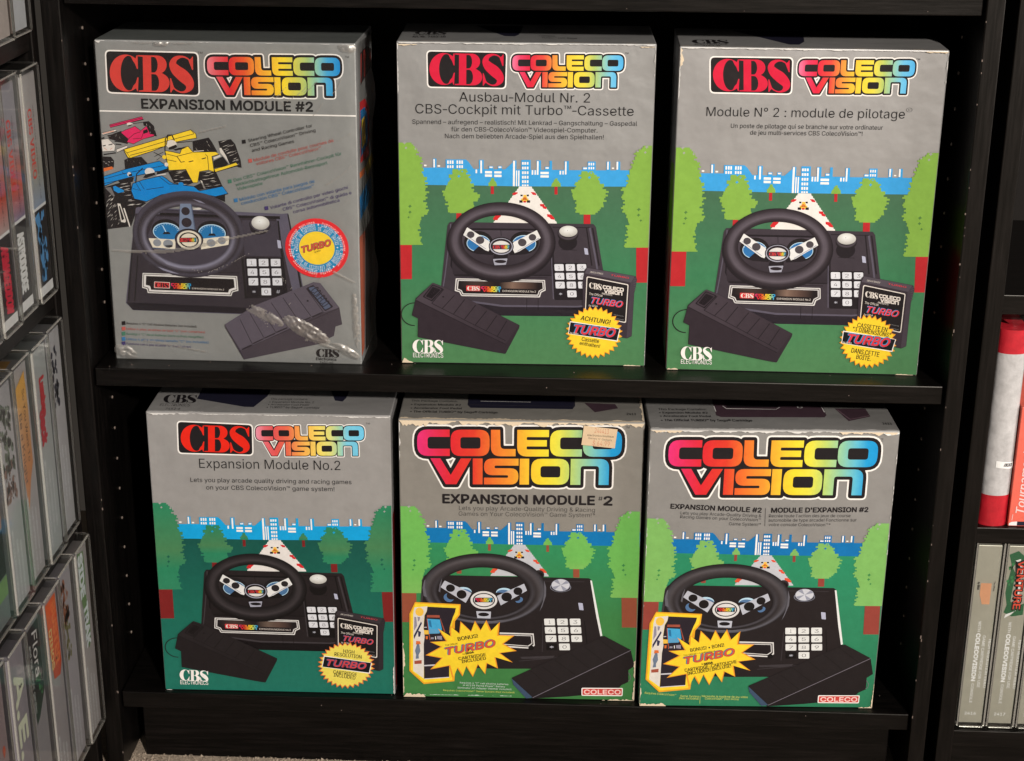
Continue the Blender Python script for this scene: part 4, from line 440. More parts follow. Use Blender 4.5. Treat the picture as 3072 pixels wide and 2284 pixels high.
PRODA = [('console_print',[('rp','body',[[(42.91,129.95,2.08),(44.99,133.28,1.39),(172.67,133.16,1.62),(174.8,130.36,1.62),(189.88,49.74),(182.96,47.18),(93.08,46.68),(34.63,51.06),(36.15,66.34)]]),('P','bodylo',[[(34.7,60.47),(92.44,55.97),(159.45,56.0),(188.49,57.66),(189.88,49.74),(182.96,47.18),(93.08,46.68),(34.63,51.06)]]),('p','bodyhi',[[(37.06,63.92),(92.44,56.82),(159.42,56.98),(187.85,60.08),(188.26,57.9),(159.46,55.51),(92.45,54.99),(36.81,62.09)]]),('p','bodydk',[[(47.26,127.88),(133.86,128.14),(135.28,125.32),(137.55,84.78),(49.03,83.49),(47.66,88.29),(45.37,93.06)]]),('g',[(85.04,'bodydk2'),(109.24,'body'),(126.57,'bodyA')],1,[[(48.75,126.01),(132.74,126.47),(135.91,85.72),(47.65,84.91),(46.76,93.08)]]),('l','bodyhi',1.0,[(45.79,131.64),(45.52,124.07),(40.44,83.36),(38.51,71.23)]),('L','bodyhi',0.9,[(134.56,127.68),(136.24,94.37),(138.14,62.99)]),('L','bodydk',1.1,[(135.95,126.51),(137.85,94.4),(139.76,63.02)]),('l','bodyhi',1.6,[(169.33,129.57),(174.53,104.5),(177.2,90.17)]),('L','bodydk',1.2,[(166.47,129.53),(172.0,94.89)]),('L','bodydk',1.2,[(171.85,129.61),(178.46,94.98)]),('L','bodydk',0.5,[(90.31,127.3),(90.8,121.15)]),('L','bodydk',0.7,[(136.36,129.82),(169.32,129.81)]),('L','bodydk',0.5,[(49.96,83.5),(132.25,82.89)]),('L','bodydk',0.45,[(143.94,109.19),(158.32,109.03)]),('L','bodydk',0.5,[(114.16,63.61),(114.29,52.26)]),('L','bodydk',0.5,[(124.4,63.4),(124.55,52.42)])]),
('gauge_print',[('O','black',(70.58,114.93,12.89,10.44,32,0)),('o','gwhite',(70.58,113.98,10.59,7.83,32,0)),('o','gauge',(70.58,113.98,10.02,7.24,32,0)),('p','bodydk',[[(70.01,110.64),(77.48,115.5),(83.46,116.54),(83.51,103.43),(69.43,104.19),(65.05,105.8)]]),('l','gwhite',0.35,[(79.23,116.54),(80.31,116.84)]),('L','gwhite',0.35,[(77.88,118.42),(78.79,118.94)]),('L','gwhite',0.35,[(75.85,119.89),(76.51,120.58)]),('L','gwhite',0.35,[(73.34,120.81),(73.68,121.61)]),('L','gwhite',0.35,[(70.57,121.1),(70.57,121.93)]),('L','gwhite',0.35,[(67.81,120.74),(67.46,121.52)]),('L','gwhite',0.35,[(65.3,119.74),(64.64,120.41)]),('L','gwhite',0.35,[(63.28,118.22),(62.36,118.71)]),('L','gwhite',0.35,[(61.93,116.3),(60.84,116.57)]),('O','black',(111.3,115.27,12.88,10.43,32,0)),('o','gwhite',(111.31,114.32,10.58,7.83,32,0)),('o','gauge',(111.31,114.32,10.01,7.23,32,0)),('p','bodydk',[[(111.92,110.99),(104.4,115.65),(98.41,116.51),(98.51,103.41),(112.57,104.57),(116.93,106.3)]]),('l','gwhite',0.35,[(119.93,116.88),(121.0,117.18)]),('L','gwhite',0.35,[(118.56,118.76),(119.46,119.27)]),('L','gwhite',0.35,[(116.52,120.22),(117.17,120.91)]),('L','gwhite',0.35,[(114.01,121.15),(114.34,121.94)]),('L','gwhite',0.35,[(111.24,121.44),(111.23,122.26)]),('L','gwhite',0.35,[(108.48,121.07),(108.13,121.85)]),('L','gwhite',0.35,[(105.98,120.08),(105.32,120.75)]),('L','gwhite',0.35,[(103.98,118.55),(103.06,119.04)]),('L','gwhite',0.35,[(102.65,116.63),(101.57,116.9)])]),
('gear_knob_print',[('O','bodydk',(150.13,116.05,8.27,7.35,32,0)),('o','black',(150.22,123.4,9.17,6.85,32,0)),('w',(150.2,124.58,9.16,6.73),(150.18,125.53,6.87,4.72),['bodydk','rimC','black'],['black','rimC','black']),('w',(150.4,126.24,8.01,5.08),(149.46,127.17,0.34,0.24),['knobL','knob','knobH'],['knobD','knobL','knobH']),('rp','switch',[[(164.6,111.27,0.46),(167.71,110.6,0.46),(168.77,104.89,0.46),(165.54,105.32,0.46)]])]),
('keypad_print',[('p','bodydk',[[(136.89,97.02),(167.22,97.22),(170.92,62.75),(139.78,62.29)]]),('u',),('RP','key',[[(138.41,95.84,1.04),(146.6,95.96,1.04),(147.18,89.73,1.04),(138.97,89.61,1.04)]]),('RP','key',[[(148.44,95.99,1.04),(156.63,96.11,1.04),(157.23,89.88,1.04),(149.02,89.76,1.04)]]),('RP','key',[[(158.59,96.14,1.04),(166.78,96.25,1.04),(167.39,90.02,1.04),(159.19,89.91,1.04)]]),('RP','key',[[(139.0,87.69,1.04),(147.21,87.81,1.04),(147.79,81.55,1.04),(139.57,81.43,1.04)]]),('RP','key',[[(149.06,87.83,1.04),(157.27,87.95,1.04),(157.86,81.7,1.04),(149.64,81.58,1.04)]]),('RP','key',[[(159.23,87.98,1.04),(167.43,88.1,1.04),(168.04,81.85,1.04),(159.83,81.73,1.04)]]),('RP','key',[[(139.6,79.5,1.04),(147.83,79.62,1.04),(148.41,73.34,1.04),(140.17,73.22,1.04)]]),('RP','key',[[(149.68,79.65,1.04),(157.9,79.77,1.04),(158.49,73.49,1.04),(150.26,73.37,1.04)]]),('RP','key',[[(159.87,79.8,1.04),(168.08,79.92,1.04),(168.69,73.64,1.04),(160.47,73.52,1.04)]]),('RP','bodydk',[[(140.21,71.28,0.92),(148.44,71.4,0.92),(149.03,65.1,0.92),(140.78,64.98,0.92)]]),('RP','key',[[(150.3,71.43,1.04),(158.54,71.55,1.04),(159.13,65.25,1.04),(150.89,65.13,1.04)]]),('u',),('T','num','1',142.0,91.16,0.0122,1.64,3.12,-0.01,0),('T','num','2',151.22,91.29,0.0152,3.28,3.12,-0.01,0),('T','num','3',161.38,91.44,0.0122,3.28,3.12,-0.01,0),('T','num','4',141.78,82.97,0.0152,3.29,3.13,-0.01,0),('T','num','5',151.85,83.12,0.0122,3.28,3.13,-0.01,0),('T','num','6',162.03,83.26,0.0152,3.28,3.13,-0.01,0),('T','num','7',142.39,74.76,0.0152,3.29,3.14,-0.01,0),('T','num','8',152.47,74.91,0.0152,3.29,3.14,-0.01,0),('T','num','9',162.67,75.06,0.0152,3.29,3.14,-0.01,0),('T','keysym','*',143.02,65.01,0.0152,3.3,4.26,-0.01,0),('T','num','0',153.1,66.68,0.0152,3.3,3.16,-0.01,0)]),
('name_plate_print',[('rp','pwhite',[[(50.18,81.33,0.69),(130.31,80.93,0.69),(131.04,71.15),(127.23,69.15,1.62),(125.9,64.51,0.92),(55.01,64.79,0.92),(53.39,68.42,1.62),(49.21,69.57)]]),('rp','body',[[(51.11,80.38,0.46),(129.51,80.08,0.46),(130.1,71.86),(126.29,69.86,1.62),(125.07,65.47,0.69),(55.71,65.66,0.69),(54.21,69.04,1.62),(50.14,70.43)]]),('rp','pwhite',[[(51.92,79.78,0.46),(128.83,79.46,0.46),(129.28,72.33),(125.59,70.34,1.62),(124.37,66.19,0.69),(56.18,66.39,0.69),(54.79,69.77,1.62),(51.07,70.93)]]),('rp','plate0',[[(52.73,79.07,0.46),(128.03,78.73,0.46),(128.46,72.8),(124.89,70.81,1.62),(123.77,67.03,0.69),(56.88,67.25,0.69),(55.49,70.27,1.62),(52.01,71.67)]]),('g',[(54.58,'plate0'),(68.52,'plate1'),(85.94,'plate0')],0,[[(54.59,78.86),(85.93,78.71),(85.96,72.54),(54.57,72.92)]]),('g',[(89.42,'plate0'),(101.02,'plateH'),(111.46,'plate2'),(124.22,'plate0')],0,[[(89.41,78.64),(124.2,78.55),(124.29,72.26),(89.44,72.59)]]),('rp','red',[[(59.57,74.69,0.69),(72.24,74.64,0.69),(72.24,69.67,0.69),(59.56,69.72,0.69)]]),('cbs','pcream',(60.38,74.1),(11.28,0.05),(0,-4.0)),('cv',73.17,69.09,90.85,74.17,'full',0,0,'mini'),('T','pcream','EXPANSION MODULE No.2',92.36,69.36,-0.0097,29.88,1.7,0,0)]),
('steering_wheel_print',[('p','bodydk',[[(139.35,115.43),(139.01,110.67),(137.85,105.98),(135.88,101.42),(133.13,97.09),(129.65,93.05),(125.5,89.37),(120.74,86.13),(115.45,83.37),(109.74,81.15),(103.7,79.51),(97.43,78.47),(91.04,78.06),(84.64,78.28),(78.36,79.14),(72.29,80.6),(66.55,82.65),(61.23,85.26),(56.42,88.37),(52.22,91.93),(48.68,95.87),(45.88,100.13),(43.85,104.64),(42.63,109.31),(42.25,114.06),(42.69,118.81),(43.95,123.48),(46.02,127.99),(48.84,132.27),(52.37,136.24),(56.55,139.84),(61.3,143.0),(66.55,145.68),(72.21,147.83),(78.18,149.42),(84.35,150.41),(90.64,150.81),(96.92,150.58),(103.1,149.75),(109.08,148.33),(114.75,146.34),(120.02,143.8),(124.8,140.77),(129.01,137.29),(132.58,133.43),(135.44,129.23),(137.54,124.79),(138.85,120.16)],[(128.75,117.41),(128.47,114.08),(127.55,110.78),(126.0,107.59),(123.84,104.55),(121.11,101.72),(117.86,99.14),(114.14,96.86),(110.01,94.93),(105.55,93.38),(100.84,92.22),(95.95,91.49),(90.96,91.2),(85.98,91.35),(81.08,91.94),(76.35,92.95),(71.87,94.38),(67.72,96.2),(63.97,98.37),(60.68,100.85),(57.91,103.61),(55.72,106.59),(54.13,109.74),(53.17,113.01),(52.85,116.35),(53.19,119.68),(54.17,122.97),(55.77,126.14),(57.97,129.15),(60.73,131.95),(63.99,134.49),(67.71,136.72),(71.82,138.62),(76.25,140.14),(80.92,141.26),(85.76,141.97),(90.68,142.26),(95.61,142.11),(100.45,141.53),(105.13,140.53),(109.57,139.13),(113.7,137.35),(117.43,135.22),(120.72,132.78),(123.5,130.06),(125.73,127.11),(127.36,123.99),(128.38,120.74)]]),('w',(90.83,116.29,47.57,35.8),(90.71,116.88,34.82,23.14),['rimA','rimB','rimC','rimF','rimB','rimA'],['rimA','rimB','rimF','rimC','rimB','rimA'])]),
('wheel_spokes_print',[('rp','spoke',[[(60.47,128.77,0.46),(57.01,121.62,0.46),(76.58,107.87),(79.58,106.96),(82.09,113.67),(79.44,116.72)]]),('RP','spoke',[[(122.42,127.03,0.46),(125.96,119.86,0.46),(107.12,107.35),(102.87,105.62),(99.36,113.2),(102.44,116.09)]]),('l','spokehi',0.7,[(59.31,121.66),(77.15,109.07)]),('L','spokehi',0.7,[(124.35,119.72),(105.4,107.33)]),('o','hole',(63.68,122.07,3.33,3.08,32,0)),('O','hole',(71.96,117.09,3.79,3.56,32,0)),('O','hole',(118.6,120.35,3.33,3.08,32,0)),('O','hole',(109.58,115.48,3.79,3.56,32,0)),('p','bodydk',[[(84.89,104.41),(96.89,104.58),(96.46,99.55),(83.76,99.37)]]),('rp','spokelo',[[(83.53,99.85,0.58),(96.57,100.63,0.58),(95.11,94.74,0.69),(84.94,94.11,0.69)]]),('o','rimA',(90.24,97.67,5.19,1.55,32,0)),('o','black',(90.85,111.65,11.17,8.55,32,0)),('o','spokelo',(90.85,111.53,10.36,7.72,32,0)),('o','rimA',(90.85,111.77,9.44,6.89,32,0)),('o','pwhite',(90.85,111.29,8.06,5.47,32,0)),('p','body',[[(82.56,113.08),(99.13,113.31),(99.16,109.03),(82.57,108.79)]]),('cv',90.62,109.61,98.0,112.6,'full',0,0,'mini'),('cbs','red',(83.48,112.5),(6.22,0.08),(0.01,-3.1))]),
('cable_print',[('l','black',0.8,[(13.08,57.83),(10.71,57.59),(8.42,56.94),(6.3,55.91),(4.44,54.55),(2.9,52.89),(1.75,51.01),(1.03,48.98),(0.76,46.87),(0.97,44.76),(1.63,42.74),(2.73,40.89),(4.22,39.27),(6.05,37.95),(8.15,36.98),(10.43,36.4),(12.81,36.22)])]),
('pedal_print',[('rp','pedlo',[[(29.6,77.16,1.16),(39.45,73.43),(108.12,38.06,1.16),(107.44,34.97),(95.42,10.35,1.16),(85.28,11.94,1.16),(15.38,25.26,0.92),(15.83,43.04,0.69),(10.24,45.91,0.92),(13.95,62.11,1.62)]]),('g',[(13.58,'pedA'),(59.18,'pedhi'),(107.05,'pedB')],0,[[(29.59,76.92),(39.45,73.19),(107.41,38.29),(95.36,19.93),(13.93,60.89)]]),('l','pedln',0.5,[(15.09,59.69),(95.36,19.56)]),('rp','pedln',[[(29.23,75.46,0.92),(39.21,71.48,0.92),(28.63,59.4,0.92),(20.15,63.67,0.92)]]),('rp','pedhi',[[(29.57,74.49,0.92),(37.81,71.22,0.92),(28.17,60.62,0.92),(21.44,63.93,0.92)]]),('rp','pedln',[[(29.45,73.28,0.69),(36.64,70.48,0.69),(28.3,61.96,0.69),(23.07,64.2,0.69)]]),('T','pedhi','COLECO',25.63,63.02,0.7255,11.92,1.94,0,0),('L','pedln',0.7,[(39.44,71.0),(28.38,57.69)]),('L','pedln',0.7,[(48.96,65.56),(37.92,52.95)]),('L','pedln',0.7,[(58.27,61.8),(47.95,47.71)]),('L','pedln',0.7,[(68.06,56.58),(58.0,42.95)]),('L','pedln',0.7,[(78.11,51.35),(67.6,37.44)]),('L','pedln',0.7,[(87.24,46.95),(77.69,32.41)]),('L','pedln',0.7,[(96.38,42.18),(87.56,26.88)]),('L','pedln',0.55,[(28.38,57.69),(36.99,53.18),(95.34,23.03)]),('O','pedln',(38.81,63.94,0.93,0.73,32,0))]),
('cartridge_print',[('rp','cart0',[[(167.66,93.39,0.92),(211.39,85.86,1.16),(212.77,82.5),(210.66,69.54),(209.77,29.14,1.16),(205.74,26.98,0.92),(195.15,28.92),(164.9,46.3),(164.05,79.13),(165.63,91.2,1.16)]]),('p','cart1',[[(167.9,92.91),(210.82,85.61),(207.31,79.77),(165.94,87.84)]]),('p','cart2',[[(206.97,79.77),(211.75,85.26),(212.32,82.26),(210.43,69.54),(209.41,29.51),(205.14,27.47)]]),('rp','pcream',[[(167.5,85.21,1.62),(205.29,78.05,1.62),(204.12,41.5,1.62),(166.81,49.39,1.62)]]),('rp','cartl',[[(168.33,84.26,1.39),(204.5,77.31,1.39),(203.39,42.47,1.39),(167.49,50.26,1.39)]]),('cbs','pcream',(169.94,79.58),(11.28,-1.76),(0.14,-5.55)),('cv',182.16,70,201.14,77.23,'x',0,0,'pcream',-0.14),('T','pcream','PRESENTS',181.58,68.5,-0.1551,9.32,1.58,0.01,0),('T','pcream','The Official',169.99,67.84,-0.1429,12.36,2.19,0,0),('turbo','TURBO',170.99,60.08,-0.132,28.69,5.6,[('tblue',0.05,-0.06,0.04),('tred',0.032,0,0)]),('T','pcream','by SEGA',170.13,57.14,-0.108,7.98,1.71,0,0),('T','pcream','CBS ELECTRONICS',170.31,88.62,-0.1499,11.72,1.44,0,0.2),('T','tred','TURBO',188.86,86.01,-0.1616,16.47,1.45,0.02,0.2),('T','grey','HIGH RESOLUTION',192.81,49.17,-0.191,8.95,0.86,0,0),('T','grey','VIDEO GAME',194.67,45.28,-0.1531,7.35,0.86,0,0),('L','cart1',0.5,[(209.51,83.18),(212.24,84.66)]),('L','cart1',0.5,[(209.58,81.13),(212.31,82.38)]),('L','cart1',0.5,[(209.65,79.08),(212.39,80.09)]),('L','cart1',0.5,[(209.72,77.03),(212.47,77.79)]),('L','cart1',0.5,[(209.78,74.97),(212.54,75.5)]),('L','cart1',0.5,[(209.85,72.92),(212.62,73.2)])])]
PRODB = [('console_print',[('rp','body',[[(20.12,127.37,3.38),(23.3,132.16,1.35),(177.63,131.38,1.13),(180.13,129.44,1.13),(193.08,62.52),(176.53,33.56),(119.47,33.28),(88.63,32.65),(17.96,34.43),(18.28,103.51)]]),('p','bwhite',[[(178.8,129.16),(180.37,128.94),(191.73,70.68),(189.95,69.87),(185.33,91.65)]]),('P','bodyhi',[[(18.28,103.51),(20.58,128.62),(22.17,131.14),(21.57,116.14),(19.83,101.02)]]),('l','bodyhi',0.5,[(135.8,127.72),(173.25,127.56)]),('L','bodyhi',0.6,[(112.55,41.56),(145.53,45.47),(150.06,46.86)]),('L','bodyhi',0.6,[(134.63,51.7),(134.75,83.04)]),('L','bodydk',0.8,[(174.19,86.36),(177.23,62.2)]),('P','bodyhi',[[(113.64,46.11),(146.63,48.08),(144.63,45.07),(114.8,43.94)]]),('o','rimB',(130.46,134.21,4.91,4.96,32,0)),('O','body',(130.92,133.22,3.35,3.48,32,0))]),
('gauge_print',[('O','gwhite',(59.1,114.61,7.86,5.26,32,0)),('O','gwhite',(97.84,114.49,7.86,5.25,32,0)),('o','gaugeB',(59.99,113.63,6.97,4.26,32,0)),('O','gaugeB',(97.06,113.59,6.96,4.26,32,0)),('o','body',(63.58,110.69,7.42,4.26,32,0)),('O','body',(93.37,110.64,7.41,4.26,32,0)),('o','gaugeB',(45.24,108.44,4.95,4.53,32,-0.5)),('O','gaugeB',(111.94,107.23,3.82,2.76,32,0.5)),('o','body',(47.84,110.63,4.72,4.27,32,0)),('O','body',(109.22,109.06,3.82,3.01,32,0))]),
('gear_knob_print',[('O','silv1',(151.01,121.4,9.84,4.99,32,0)),('o','body',(151.01,121.4,9.39,4.74,32,0)),('o','silv1',(150.97,123.64,8.83,6.48,32,0)),('o','silv0',(150.96,123.77,8.39,6.1,32,0)),('p','silv1',[[(150.96,123.77),(158.74,125.82),(158.1,126.79),(157.24,127.67),(156.17,128.42)]]),('P','silv1',[[(150.96,123.77),(148.28,129.43),(146.92,128.99),(145.69,128.39),(144.64,127.63)]]),('P','silv1',[[(150.96,123.77),(143.21,121.67),(143.85,120.7),(144.73,119.83),(145.8,119.09)]]),('P','silv1',[[(150.96,123.77),(153.31,118.04),(154.69,118.43),(155.96,119.0),(157.06,119.72)]]),('rp','switch',[[(167.91,105.43,0.56),(172.19,105.01,0.56),(173.26,97.47,0.56),(169.2,97.9,0.56)]])]),
('keypad_print',[('u',),('RP','key',[[(135.81,87.88,1.01),(145.96,88.08,1.01),(146.53,80.98,1.01),(136.37,80.78,1.01)]]),('RP','key',[[(147.99,88.12,1.01),(158.13,88.32,1.01),(158.72,81.23,1.01),(148.56,81.02,1.01)]]),('RP','key',[[(160.16,88.36,1.01),(170.3,88.56,1.01),(170.91,81.47,1.01),(160.75,81.27,1.01)]]),('RP','key',[[(136.62,79.0,1.01),(146.79,79.21,1.01),(147.36,72.08,1.01),(137.18,71.88,1.01)]]),('RP','key',[[(148.82,79.25,1.01),(158.98,79.45,1.01),(159.57,72.33,1.01),(149.39,72.12,1.01)]]),('RP','key',[[(161.02,79.49,1.01),(171.18,79.69,1.01),(171.78,72.57,1.01),(161.61,72.37,1.01)]]),('RP','key',[[(137.43,70.09,1.01),(147.62,70.3,1.01),(148.19,63.15,1.01),(137.99,62.94,1.01)]]),('RP','key',[[(149.65,70.34,1.01),(159.84,70.55,1.01),(160.43,63.39,1.01),(150.23,63.19,1.01)]]),('RP','key',[[(161.87,70.59,1.01),(172.05,70.79,1.01),(172.66,63.64,1.01),(162.47,63.44,1.01)]]),('RP','bodydk',[[(138.24,61.15,0.9),(148.45,61.36,0.9),(149.02,54.18,0.9),(138.8,53.97,0.9)]]),('RP','key',[[(150.49,61.4,1.01),(160.69,61.61,1.01),(161.29,54.43,1.01),(151.07,54.22,1.01)]]),('u',),('T','num','1',140.18,82.56,0.0197,2.03,3.56,-0.01,0),('T','num','2',151.36,82.79,0.0197,4.06,3.55,-0.01,0),('T','num','3',163.54,83.03,0.0197,4.06,3.55,-0.01,0),('T','num','4',139.98,73.65,0.0197,4.07,3.57,-0.01,0),('T','num','5',152.19,73.89,0.0221,4.07,3.57,-0.01,0),('T','num','6',164.4,74.14,0.0197,4.07,3.56,-0.01,0),('T','num','7',140.79,64.72,0.0196,4.08,3.58,-0.01,0),('T','num','8',153.03,64.97,0.0196,4.08,3.58,-0.01,0),('T','num','9',165.26,65.21,0.0221,4.08,3.58,-0.01,0),('T','keysym','*',141.64,54.03,0.0196,4.09,4.86,-0.01,0),('T','num','0',153.88,56.0,0.0221,4.08,3.59,-0.01,0)]),
('name_plate_print',[('p','pwhite',[[(93.57,72.28),(126.08,71.78),(127.38,58.88),(123.78,55.34),(103.32,56.21),(93.65,57.29)]]),('p','body',[[(93.58,70.75),(125.08,70.49),(126.23,59.88),(122.63,56.6),(93.64,58.45)]]),('p','pwhite',[[(93.58,69.85),(124.07,69.57),(125.08,60.88),(121.48,57.73),(93.64,59.48)]]),('p','plate0',[[(93.59,69.21),(123.4,68.92),(124.39,61.38),(120.91,58.49),(93.63,60.25)]]),('o','bodydk',(124.0,56.24,2.73,2.57,32,0))]),
('steering_wheel_print',[('w',(78.75,118.25,58.97,37.49),(78.19,114.73,43.22,26.17),['rimA','rimB','rimF','rimC','rimB','rimA'],['rimA','rimE','rimB','rimA','rimE2','rimA']),('p','rimE',[[(21.39,109.87),(20.36,118.63),(22.12,126.16),(23.26,127.43),(22.72,118.67),(24.42,108.67)]]),('P','rimE',[[(135.45,128.33),(137.35,120.88),(137.26,112.12),(133.94,100.74),(131.42,95.64),(134.43,105.78),(135.65,114.59)]]),('P','rimE',[[(35.5,115.16),(36.68,122.69),(38.96,128.97),(38.01,121.47),(37.06,113.94)]]),('P','rimE',[[(55.64,85.91),(68.07,82.98),(86.17,83.08),(101.97,86.45),(86.16,84.36),(68.07,84.5)]])]),
('wheel_spokes_print',[('rp','spoke',[[(41.41,126.53,0.68),(37.55,119.46,0.68),(61.32,103.35,0.45),(66.73,113.88,0.45)]]),('RP','spoke',[[(116.48,124.73,0.68),(119.36,117.41,0.68),(94.55,101.22,0.45),(90.9,111.22,0.45)]]),('o','rimA',(46.87,118.64,4.26,4.0,32,0)),('O','rimA',(57.4,112.2,4.72,4.64,32,0)),('O','rimA',(110.73,116.62,4.26,4.12,32,0)),('O','rimA',(100.11,110.39,5.06,4.77,32,0)),('rp','spoke',[[(71.24,94.71,0.45),(85.33,94.48,0.45),(84.91,87.12,0.45),(72.37,87.38,0.45)]]),('o','rimA',(78.24,91.3,5.19,2.03,32,0)),('o','pwhite',(78.54,106.58,12.71,9.54,32,0)),('o','rimA',(78.54,106.58,10.58,7.53,32,0)),('o','pwhite',(78.54,106.58,9.45,6.53,32,0)),('p','body',[[(69.88,109.05),(86.97,109.38),(86.99,104.35),(69.88,104.02)]]),('cv',70.56,104.84,86.31,108.56,'full',0,0,'mini')]),
('pedal_print',[('rp','pedlo',[[(193.54,70.71,0.9),(219.34,56.0,1.13),(223.32,38.41,0.68),(217.77,34.02),(218.19,21.03,0.9),(211.44,17.36),(205.73,9.39,1.13),(159.99,3.7),(125.58,0.34,0.68),(107.05,16.09,0.68),(105.62,23.24,1.35)]]),('rp','pedhi',[[(193.55,70.46,0.9),(218.89,55.99,0.9),(126.25,1.67,0.45),(105.85,22.98,1.35)]]),('p','pedtip',[[(105.62,22.46),(126.02,1.93),(119.82,0.74),(107.28,15.7)]]),('l','pedline',0.6,[(126.02,1.66),(219.35,55.61)]),('L','pedln',0.6,[(188.2,67.28),(207.92,51.26)]),('L','pedln',0.6,[(174.81,58.94),(193.37,43.23)]),('L','pedln',0.6,[(161.35,50.95),(179.91,35.18)]),('L','pedln',0.6,[(147.27,43.31),(166.38,27.76)]),('L','pedln',0.6,[(135.42,35.82),(153.95,20.34)]),('L','pedln',0.6,[(124.06,31.43),(141.45,14.85)]),('l','pedline',0.5,[(217.87,31.04),(220.28,26.93),(219.61,23.01),(217.7,21.93)])]),
('arcade_cabinet_print',[('rp','orange',[[(13.11,103.34,0.58),(56.45,101.8,0.58),(55.67,90.49),(51.03,83.59),(50.71,75.46),(46.08,76.67),(45.51,78.61),(44.99,35.25),(50.8,27.4),(50.18,18.39,0.46),(20.53,14.63,0.81),(6.81,28.82,0.46),(7.64,90.84,0.46)]]),('rp','yellow',[[(13.67,101.93,0.58),(55.13,100.49,0.58),(54.23,90.98),(49.01,83.88),(47.52,75.39),(44.58,66.85),(44.41,35.24),(48.46,27.35),(48.13,19.69,0.46),(20.96,16.45,0.81),(8.39,29.52,0.46),(9.2,90.54,0.46)]]),('p','cream',[[(12.46,97.52),(24.87,99.06),(24.25,94.07),(21.89,89.5),(20.88,76.16),(21.94,66.39),(21.28,58.51),(20.59,20.78),(10.44,28.89),(11.21,90.26)]]),('p','cabdk',[[(24.87,98.61),(51.95,97.65),(51.07,92.99),(49.02,87.77),(46.08,77.32),(45.45,66.86),(45.22,22.76),(20.88,20.25),(20.93,58.51),(21.94,66.39),(21.0,76.16),(22.06,89.18),(24.24,93.75)]]),('p','cabred',[[(24.49,89.68),(36.33,89.78),(36.6,87.2),(24.18,87.15)]]),('P','cabred',[[(23.88,85.97),(24.75,85.99),(27.43,62.9),(26.55,62.88)]]),('P','cabred',[[(36.71,86.23),(37.29,86.24),(41.71,72.02),(40.55,71.99)]]),('p','screen',[[(24.74,85.67),(36.59,85.06),(38.54,74.56),(35.9,70.27),(26.33,69.62)]]),('p','screenlo',[[(26.09,74.96),(34.77,74.49),(35.9,70.27),(26.62,69.75)]]),('P','screendk',[[(25.59,84.06),(27.91,84.11),(29.0,76.32),(26.69,77.58)]]),('P','caryel',[[(21.32,73.56),(25.61,73.32),(25.92,69.09),(21.5,68.87)]]),('P','caror',[[(22.82,67.06),(24.97,67.11),(24.82,63.83),(22.96,63.79)]]),('p','cabline',[[(21.04,35.55),(31.57,36.56),(31.55,34.97),(21.03,34.23)]]),('P','cabline',[[(21.18,20.79),(45.22,23.16),(45.22,22.29),(21.46,19.93)]]),('P','cabline',[[(21.35,76.82),(24.08,77.01),(24.07,76.23),(21.35,76.04)]]),('o','caryel',(17.31,92.97,3.93,4.65,32,0)),('p','navy',[[(18.64,82.62),(19.49,80.69),(11.75,63.57),(11.51,67.49)]]),('P','mauve',[[(12.34,87.69),(14.07,87.4),(14.82,77.99),(11.86,72.72)]]),('P','mauve',[[(15.23,87.75),(17.83,87.47),(17.21,83.89),(15.75,82.57)]]),('P','slate',[[(12.47,51.1),(14.59,58.38),(16.63,58.42),(17.7,50.55),(15.91,46.56),(16.15,42.6),(12.94,42.2),(13.57,46.51)]]),('P','caror',[[(13.76,61.64),(17.53,61.39),(18.08,58.45),(13.42,57.7)]]),('P','navy',[[(15.63,72.8),(18.52,71.55),(17.59,66.3),(15.85,66.27)]]),('P','cabred',[[(11.74,39.86),(18.76,41.0),(18.72,37.03),(11.82,36.42)]]),('P','white',[[(31.81,66.59),(32.4,67.26),(32.95,64.0),(32.25,63.33)]]),('P','mauve',[[(27.74,65.85),(30.65,65.91),(30.63,63.95),(27.72,63.89)]]),('P','mauve',[[(33.56,67.28),(38.2,67.7),(38.75,63.46),(34.11,64.02)]])]),
('starburst_print',[('p','orange2',[[(34.49,75.78),(46.32,67.54),(46.26,78.62),(55.03,70.65),(56.23,83.69),(66.33,73.16),(70.1,84.62),(75.6,74.65),(80.95,85.48),(85.72,74.2),(93.77,83.79),(92.69,69.78),(108.04,69.43),(97.38,60.38),(110.21,52.77),(94.24,50.14),(106.53,40.16),(89.9,45.43),(92.29,33.24),(81.77,38.66),(80.04,26.68),(73.02,37.15),(68.05,23.43),(61.64,34.93),(58.1,23.89),(52.87,33.09),(48.43,21.36),(44.99,35.25),(26.84,30.89),(37.75,43.37),(22.44,46.36),(37.25,55.88),(26.83,60.92),(42.23,62.22)]]),('p','yellow2',[[(36.25,74.6),(47.44,66.8),(47.38,77.28),(55.67,69.75),(56.8,82.08),(66.35,72.12),(69.91,82.96),(75.1,73.53),(80.17,83.77),(84.68,73.1),(92.29,82.17),(91.26,68.92),(105.77,68.59),(95.69,60.04),(107.81,52.84),(92.72,50.36),(104.33,40.93),(88.62,45.92),(90.87,34.4),(80.93,39.51),(79.3,28.2),(72.67,38.09),(67.97,25.14),(61.91,35.99),(58.58,25.57),(53.63,34.26),(49.44,23.18),(46.19,36.3),(29.04,32.18),(39.34,43.97),(24.87,46.79),(38.86,55.79),(29.01,60.55),(43.57,61.78)]])]),
('brand_sign_print',[('rp','white',[[(173.09,13.81,1.35),(213.02,14.39,1.35),(212.95,5.35,1.35),(173.28,5.03,1.35)]]),('rp','signred',[[(174.03,12.78,0.9),(212.13,13.45,0.9),(212.01,6.38,0.9),(174.18,5.97,0.9)]]),('T','signtx','COLECO',175.76,6.92,0.0136,35.18,4.72,0.035,0)])]
